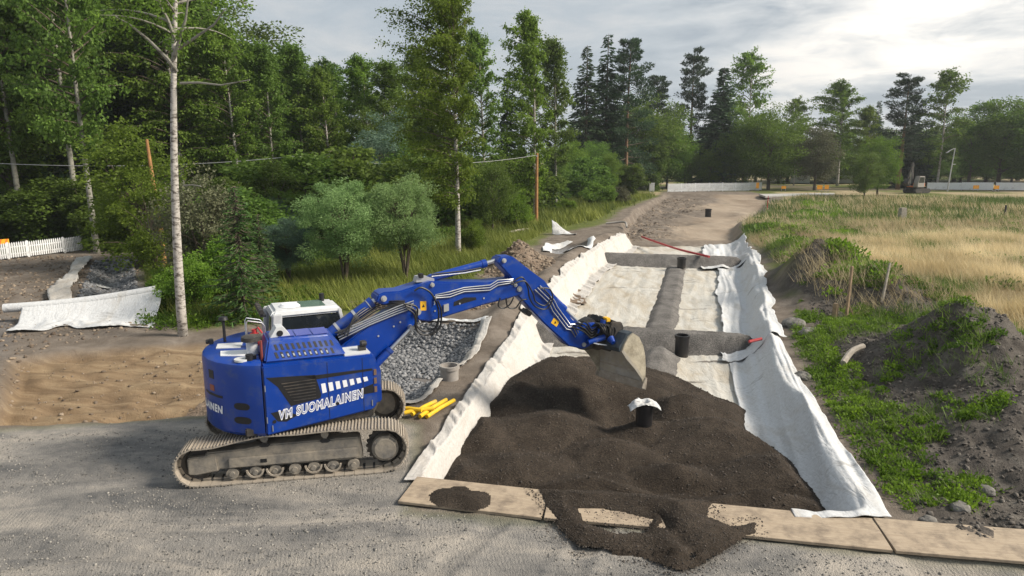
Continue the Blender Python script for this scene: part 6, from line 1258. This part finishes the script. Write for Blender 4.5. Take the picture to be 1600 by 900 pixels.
T('willow_a', 452, 33.5, 344, 'low round willow left of the two clipped ones', rz=2.4, wd=1.15, leaf='bluewillow')
T('young_spruce', 382, 25.5, 285, 'light green young spruce just behind the excavator counterweight')
T('young_spruce', 412, 30, 330, 'small young spruce right of the bigger young spruce')
T('tall_shrub', 222, 38, 208, 'tall light green shrub left of the thin bare pole', rz=0.3, leaf='birchbright', wd=1.2)
T('tall_shrub', 245, 34.5, 275, 'leafy shrub between the tall light shrub and the big birch', rz=2.3, wd=0.95, leaf='birchbright')
T('grey_shrub', 328, 30.5, 275, 'greyish brown thicket right of the big birch trunk', rz=1.0, wd=0.95)
T('shrub_a', 305, 27.5, 400, 'low yellow-green bush at the right foot of the big birch', name='shrub'); T('shrub_a', 355, 29, 370, 'low bush between the grey thicket and the young spruce'); T('shrub_b', 255, 29, 420, 'low green bush at the left foot of the big birch', leaf='bright')
T('blue_willow', 612, 56, 188, 'bluish green willow behind the clipped willows', rz=0.5); T('blue_willow', 405, 50, 280, 'bluish shrub-like willow at the forest foot', rz=2.5, wd=1.2)
T('blue_willow', 440, 44, 315, 'broad bluish bush left of the clipped willows', rz=4.0, wd=1.3)
T('broad_a', 770, 55, 255, 'dark bush tree right of the windswept birch', rz=1.0, wd=0.8); T('shrub_a', 805, 58, 300, 'low bright bush left of the wooden utility pole'); T('spruce_a', 793, 78, 108, 'narrow dark spruce between the two tall birches', wd=0.9)
T('birch_a', 757, 72, 46, 'tall birch close behind the windswept birch, right side', leaf='birch'); T('birch_b', 668, 74, 80, 'birch behind the windswept birch, left side')
T('broad_a', 745, 46.5, 345, 'drooping bright bush at the right foot of the windswept birch', rz=2.0, leaf='birchbright', wd=0.7); T('shrub_a', 740, 44, 350, 'small leafy bush beside the white trunk of the windswept birch')
# --- far row, left to right
F_ = 'trees beyond the far fence'
T('spruce_a', 913, 112, 68, 'leftmost of the three tall dark spruces', F_, wd=1.15); T('spruce_a', 945, 115, 50, 'tallest middle one of the three dark spruces', F_, wd=1.1, rz=2.0); T('pine_b', 978, 113, 62, 'rightmost and bushiest of the three tall dark conifers', F_, wd=0.95, leaf='spruce')
T('pine_b', 1022, 132, 118, 'shorter dark pine right of the three tall conifers', F_, wd=1.1, leaf='pine'); T('pine_a', 1075, 134, 80, 'tall tiered pine left of the dense pointed spruce', F_, wd=0.9); T('spruce_b', 1121, 132, 102, 'dense pointed dark spruce left of the airy birch', F_, wd=1.35)
T('airy_birch', 1166, 134, 78, 'airy birch behind the bright green round tree', F_, wd=1.05); T('linden', 1200, 124, 178, 'bright green round tree right of the far picket fence', F_, wd=1.15); T('linden', 1160, 128, 190, 'green leafy tree left of the bright round tree', F_, leaf='broad', rz=2)
T('airy_birch', 1240, 140, 152, 'pale airy birch right of the bright round tree', F_); T('broad_b', 1272, 122, 204, 'round dull brownish green tree above the far road', F_, leaf='brownish', wd=1.1, name='leafy_tree'); T('birch_b', 1308, 138, 128, 'broad birch behind the round dull tree', F_, wd=1.4)
T('spruce_a', 1362, 150, 155, 'small dark spruce top peeping above the leafy trees', F_); T('birch_a', 1352, 132, 165, 'yellowish birch between the broad birch and the tiered pine', F_, leaf='birchbright', wd=1.3); T('pine_a', 1402, 124, 118, 'tiered dark pine above the far machine', F_, wd=1.2); T('spruce_b', 1418, 130, 170, 'dark spruce close right of the tiered pine', F_, leaf='pine', wd=1.5)
T('airy_birch', 1463, 124, 108, 'dark airy birch above the street light', F_, leaf='broad', wd=1.15, rz=1.2); T('broad_b', 1512, 128, 165, 'leafy tree right of the street light', F_); T('broad_b', 1558, 126, 162, 'wide leafy tree near the right picture edge', F_, wd=1.3, rz=2.0); T('broad_b', 1610, 122, 160, 'leafy tree cut by the right picture edge', F_, wd=1.3, rz=4); T('broad_b', 1668, 124, 150, 'leafy tree just outside the right picture edge', F_, wd=1.3, rz=3)
T('broad_b', 1440, 134, 215, 'leafy bush tree behind the far machine', F_, wd=1.2, rz=5)
T('broad_a', 1350, 99, 238, 'lone dark green bush tree in front of the far road', F_, wd=0.85, rz=1); T('broad_a', 1370, 104, 215, 'pale green leafy tree just behind the lone bush tree', F_, wd=0.85, rz=2, leaf='linden' if False else 'bright')
T('broad_a', 884, 100, 222, 'round yellow-green bush left of the park lamp', F_, leaf='birchbright', rz=.5); T('broad_a', 930, 106, 222, 'leafy bush right of the park lamp', F_, rz=3.1); T('broad_a', 950, 96, 240, 'bush tree at the right edge of the wild grass', F_, wd=0.7, leaf='birch'); T('thuja', 984, 101, 252, 'low round dark shrub left of the columnar one', F_, wd=1.8); T('thuja', 1018, 122, 208, 'columnar dark shrub left of the white cabinet', F_, wd=1.25, rz=2)
T('linden', 1000, 126, 162, 'broad bright leafy tree below the shorter pine', F_, leaf='broad', wd=1.2); T('linden', 1042, 128, 196, 'leafy tree behind the left end of the picket fence', F_, rz=4.4); T('broad_a', 1070, 130, 225, 'dark green tree behind the middle of the picket fence', F_, rz=1.9); T('broad_a', 1108, 129, 234, 'low round tree behind the picket fence, right of its middle', F_, leaf='birch', rz=3.3, wd=1.0); T('broad_a', 1140, 131, 222, 'dark tree behind the right part of the picket fence', F_, rz=.3)
T('broad_b', 905, 122, 190, 'dark leafy tree at the foot of the three conifers', F_, wd=1.3); T('broad_b', 965, 126, 195, 'dark leafy tree behind the three conifers', F_, wd=1.4, rz=2)
for k, (px, top) in enumerate(((1000, 225), (1060, 215), (1110, 205), (1180, 215), (1230, 215), (1290, 210), (1335, 205), (1385, 205), (1440, 205), (1490, 200), (1540, 200), (1590, 195), (1640, 190))):
    ORD = ['first', 'second', 'third', 'fourth', 'fifth', 'sixth', 'seventh', 'eighth', 'ninth', 'tenth', 'eleventh', 'twelfth', 'thirteenth']
    T('broad_b', px, 158+4*(k % 3), top, 'dark leafy tree, %s from left in the hindmost row beyond the field' % ORD[k], 'hindmost trees beyond the field', rz=k*1.1, wd=1.7)
for k, px in enumerate((1215, 1262, 1300, 1335, 1385, 1425, 1462, 1500, 1540, 1580, 1620)):
    T('broad_a', px, 150+2*(k % 2), 244-4*(k % 3), 'low leafy bush, %s from left along the far side of the road' % ['first', 'second', 'third', 'fourth', 'fifth', 'sixth', 'seventh', 'eighth', 'ninth', 'tenth', 'eleventh'][k], 'low bushes beyond the road', wd=2.2, rz=k*1.3, leaf=('broad', 'birch', 'broad')[k % 3])
T('birch_a', 583, 70, 84, 'birch filling the low spot in the forest skyline', wd=1.2); T('aspen', 622, 67, 96, 'aspen just left of the windswept birch', wd=1.2); T('forest_broad', 600, 62, 170, 'leafy tree below the low spot in the forest skyline', wd=1.1)
# --- the forest on the left
FG = 'trees of the dense forest on the left'
kinds = ['birch_a', 'aspen', 'birch_b', 'forest_broad', 'birch_c', 'spruce_a', 'birch_b', 'aspen']
rows = [(54, -130, 190, 54, -190), (57, -110, 480, 50, None), (65, -120, 560, 46, None), (76, -90, 900, 48, None), (88, 250, 900, 60, None)]
rr = random.Random(3); cnt = 0; ORD = ['first', 'second', 'third', 'fourth', 'fifth', 'sixth', 'seventh', 'eighth', 'ninth', 'tenth', 'eleventh', 'twelfth', 'thirteenth', 'fourteenth', 'fifteenth', 'sixteenth', 'seventeenth', 'eighteenth', 'nineteenth', 'twentieth', 'twenty-first']
KW = {'birch_a': 'birch', 'birch_b': 'birch', 'birch_c': 'bright birch', 'aspen': 'aspen', 'forest_broad': 'leafy tree', 'spruce_a': 'dark spruce', 'spruce_b': 'dark spruce'}
lab = {54: 'front row of the forest behind the white barriers', 57: 'second row of the dense left forest', 65: 'third row of the left forest', 76: 'fourth forest row, behind the clipped willows', 88: 'hindmost row of the left forest'}
def outline(px): return np.interp(px, [-200, 330, 350, 420, 450, 480, 515, 560, 590, 640, 680, 720, 800, 900], [-120, -60, -20, 12, 60, 30, 45, 70, 110, 105, 80, 120, 140, 210])
for D, a, b, st, _ in rows:
    px = a; ri = 0
    while px < b:
        q = px+rr.uniform(-14, 14); kd = kinds[cnt % len(kinds)]; top = outline(q)+rr.uniform(-6, 45)+(30 if D > 60 else 0)
        if D >= 88: kd = rr.choice(['forest_broad', 'spruce_b', 'birch_a', 'forest_broad']); top += 45
        if not (D == 76 and 690 < q < 790): T(kd, q, D+rr.uniform(-3, 3), top, '%s, %s from left in the %s' % (KW[kd], ORD[ri], lab[D]), FG, wd=rr.uniform(1.0, 1.3), leaf=('broad' if kd in ('birch_b',) and rr.random() < .5 else None))
        px += st; cnt += 1; ri += 1
for k, (px, D, top) in enumerate(((40, 49, -40), (152, 44, -60), (128, 49, -80))): T('aspen', px, D, top-120, ('slim pale trunk behind the left picket barrier', 'pale grey leaning trunk at the right end of the picket barrier', 'thin pale trunk just left of the grey leaning one')[k], rz=0.0, wd=0.8)
for k, (px, D, top) in enumerate(((-60, 48, 300), (10, 50, 290), (80, 50, 285), (140, 49, 270), (188, 47, 300), (265, 40, 290), (310, 40, 300), (345, 41, 270), (375, 40, 300), (430, 46, 260), (480, 48, 250), (525, 50, 240), (570, 52, 240), (640, 55, 230), (690, 58, 250), (735, 60, 250), (820, 72, 250), (860, 85, 240), (905, 95, 250))):
    T(('shrub_b', 'tall_shrub', 'shrub_b', 'thuja')[k % 4], px, D, top, 'leafy undergrowth shrub, %s from left along the foot of the dark forest' % ORD[k], 'undergrowth shrubs at the forest edge', wd=(1.7, 1.3, 1.8, 1.5)[k % 4], leaf='broad')
for k, (px, D, top, lb_) in enumerate(((935, 84, 285, 'bush on the grassy bank left of the far dig'), (965, 88, 290, 'bush right of its twin on the grassy bank left of the far dig'), (885, 74, 310, 'low bush behind the crumpled white sheet'))): T('shrub_a', px, D, top, lb_, leaf=('birch', 'brownish', 'birchbright')[k], wd=1.5)

# ================================================================ grass and weeds (uncountable)
def blades(name, pts, h, wd_, per, mat, label, cat, seed, lean=0.35, spread=0.12, sf=None):
    r = np.random.default_rng(seed); n = len(pts)*per; b = np.repeat(pts, per, 0)+np.column_stack([r.normal(size=n)*spread, r.normal(size=n)*spread, np.zeros(n)])
    hh = (h[0]+(h[1]-h[0])*r.random(n))*np.repeat(0.6+0.8*r.random(len(pts)), per)
    d = unit(np.column_stack([r.normal(size=n)*lean-0.18, r.normal(size=n)*lean, np.ones(n)])); a = r.random(n)*6.28; s = np.column_stack([np.cos(a), np.sin(a), np.zeros(n)])*(wd_*hh*(0.6+.8*r.random(n)))[:, None]
    tip = b+d*hh[:, None]+np.column_stack([-0.15*hh, np.zeros(n), -0.05*hh]); V = np.stack([b-s, b+s, tip], 1).reshape(-1, 3)
    me = mesh_np(name, V, np.arange(n*3).reshape(-1, 3)); t = me.attributes.new('tint', 'FLOAT', 'FACE'); t.data.foreach_set('value', np.clip(np.repeat(0.5+1.6*fbm(pts[:, 0]*.35, pts[:, 1]*.35, 3, seed)+0.12*r.normal(size=len(pts)), per)+0.12*r.normal(size=n), 0, 1).astype(np.float32))
    return tag(link(name, me, mat), label, cat, None, 'stuff')
def zone_ok(x, y): return (sdf(x, y, SITE) > 0.1+0.6*fbm(x*.8, y*.8, 3, 700))
MEAD = [(-13, 24.5), (-6.5, 27.5), (-3, 31), (-1, 40), (0.5, 47), (3, 58), (8, 66), (12, 80), (17, 92), (22, 106), (8, 106), (-2, 75), (-9, 55), (-15, 42), (-20, 36)]
near = inpoly(MEAD, 9000, 31, lambda x, y: zone_ok(x, y) & (y < 62)); blades('meadow_grass', onground(near), (0.25, 0.75), 0.028, 8, L['grass'], 'sunlit green meadow grass around the willows and birches', 'grass', 31)
far_ = inpoly(MEAD, 3500, 32, lambda x, y: zone_ok(x, y) & (y > 55)); blades('meadow_grass', onground(far_), (0.5, 1.1), 0.05, 6, L['grass'], 'taller wild grass left of the far dig', 'grass', 32, spread=.3)
FIELD = [(13, 24), (17, 23), (22, 20), (30, 26), (60, 45), (75, 75), (72, 100), (44, 103), (34, 90), (29, 77), (22.8, 66), (18.6, 54), (16.5, 44), (14.5, 35), (12.8, 30)]
q = inpoly(FIELD, 13000, 33, lambda x, y: (dryness(x, y) < 0.07) & (y < 60)); blades('field_grass', onground(q), (0.15, 0.5), 0.03, 9, L['herb'], 'green grass and herbs of the field on the right', 'grass', 33, spread=.2)
q = inpoly(FIELD, 9500, 34, lambda x, y: (dryness(x, y) > 0.04) & (y < 62)); blades('dry_grass', onground(q), (0.35, 0.8), 0.014, 13, L['dry'], 'pale dry straw-coloured grass in the right field', 'grass', 34, lean=.5, spread=.22)
q = inpoly(FIELD, 6000, 35, lambda x, y: (y > 55)); blades('field_grass', onground(q), (0.35, 0.75), 0.035, 7, L['herb'], 'farther green grass of the right field up to the road', 'grass', 35, spread=.4)
q = inpoly(FIELD, 2200, 36, lambda x, y: (y > 55) & (dryness(x, y) > 0.05)); blades('dry_grass', onground(q), (0.5, 0.9), 0.04, 6, L['dry'], 'dry blond grass in the far part of the right field', 'grass', 36, spread=.4)
SQ = []
for k, (px, py, rx, ry, n_) in enumerate(((1345, 412, 1.5, 1.6, 330), (1395, 402, 2.0, 1.8, 420), (1440, 425, 1.8, 1.6, 380), (1500, 405, 2.6, 2.2, 480), (1560, 398, 2.8, 2.4, 480), (1585, 445, 2.2, 1.3, 330), (1545, 432, 2.2, 1.4, 330), (1460, 378, 3.2, 2.6, 420), (1540, 376, 3.6, 2.6, 420), (1600, 500, 1.4, 0.9, 200), (1375, 385, 2.0, 1.8, 260))):
    x, y, _ = at(px, py); q = rng.normal(size=(n_, 2))*0.55; SQ.append(np.column_stack([x+q[:, 0]*rx, y+q[:, 1]*ry]))
blades('straw_patches', onground(np.concatenate(SQ)), (0.45, 0.95), 0.013, 14, L['straw'], 'bright blond straw patches in the near part of the right field', 'grass', 38, .5, .2)
def weeds(name, pts, size, nl, ls, mat, label, seed, hgt=0.6):
    r = np.random.default_rng(seed); n = len(pts)*nl; sc = np.repeat(size[0]+(size[1]-size[0])*r.random(len(pts)), nl); u = unit(r.normal(size=(n, 3))); u[:, 2] = np.abs(u[:, 2]); P = np.repeat(pts, nl, 0)+u*(sc*r.random(n)**.5)[:, None]*np.array([1, 1, hgt]); D = unit(u+r.normal(size=(n, 3))*.5+[0, 0, .2]); l = ls*(.6+.8*r.random(n))
    me = leaf_mesh(name, P, D, l, l*.6, np.repeat(0.5+1.4*fbm(pts[:, 0]*.6, pts[:, 1]*.6, 3, seed)+.15*r.normal(size=len(pts)), nl)+.15*r.normal(size=n), r); return tag(link(name, me, mat), label, 'weeds', None, 'stuff')
SLOPE = [(7.0, 11.3), (7.6, 14.5), (8.5, 18.5), (9.8, 23), (11.6, 27), (13, 30), (17.5, 34), (19, 27), (17, 20.5), (15.5, 16.5), (12.2, 15.6), (10.0, 13.2), (8.5, 11.2)]
def weedy(x, y): return (x > XR(y)+0.2) & (fbm(x*0.75, y*0.75, 4, 720)+0.16*sst(2.6, 0.8, x-XR(y))-0.05*sst(1.5, 3.5, x-XR(y))*sst(19, 16, y) > 0.02)
q = inpoly(SLOPE, 1500, 50, weedy); weeds('weeds', onground(q), (0.06, 0.28), 48, 0.065, L['weed'], 'bright green weeds growing over the slope right of the near geotextile', 51, 0.8)
q = inpoly(SLOPE, 1600, 45, lambda x, y: weedy(x, y) | ((fbm(x*.5, y*.5, 3, 745) > 0.05) & (x > XR(y)+.4))); blades('tuft_grass', onground(q), (0.10, 0.38), 0.035, 9, L['herb'], 'short grass tufts among the dark clods right of the pit', 'grass', 46, .6, .10)
q = inpoly([(11.5, 24), (13, 30), (15.5, 37), (18.5, 50), (22, 60), (30, 72), (38, 90), (42, 90), (34, 70), (26, 52), (21, 40), (18, 32), (15, 27)], 1500, 52, lambda x, y: (x > XR(y)+0.5) & (fbm(x*.45, y*.45, 3, 730) > -0.03)); weeds('weeds', onground(q), (0.2, 0.75), 60, 0.16, L['weed'], 'green weeds overgrowing the mounds along the far right of the pit', 53)
q = inpoly(FIELD, 420, 54, lambda x, y: (y < 75) & (fbm(x*.25, y*.25, 3, 740) > 0.06)); weeds('field_weeds', onground(q), (0.3, 0.9), 60, 0.18, L['broad'], 'darker leafy weed clumps scattered in the right field', 55)
q = inpoly([(-13.5, 24.6), (-12, 24.0), (-9, 25.6), (-7.5, 28), (-9, 31), (-14, 30), (-16, 28)], 420, 56); weeds('weeds', onground(q), (0.2, 0.55), 60, 0.10, L['weed'], 'bright undergrowth around the foot of the big birch', 57, .9)
q = inpoly([(-30, 47), (-22, 43), (-15, 33), (-10, 40), (-3, 52), (-12, 60), (-30, 60)], 1200, 58); weeds('undergrowth', onground(q), (0.4, 1.1), 60, 0.20, L['broad'], 'dark undergrowth on the forest floor', 59, .8)

# ================================================================ thin evening haze over the whole place
hz = MB().box((0, 480, 29), (1500, 1220, 66)).build('haze', None, smooth=False); hz['kind'] = 'stuff'; hz['label'] = 'thin pale haze in the air over the whole site'
hm = bpy.data.materials.new('haze_air'); hm.use_nodes = True; ht = hm.node_tree; ht.nodes.clear()
pv = N(ht, 'ShaderNodeVolumePrincipled', Density=0.0003, Anisotropy=0.2); pv.inputs['Color'].default_value = (0.86, 0.91, 0.96, 1); ho_ = N(ht, 'ShaderNodeOutputMaterial'); ht.links.new(pv.outputs[0], ho_.inputs['Volume']); hz.data.materials.append(hm)
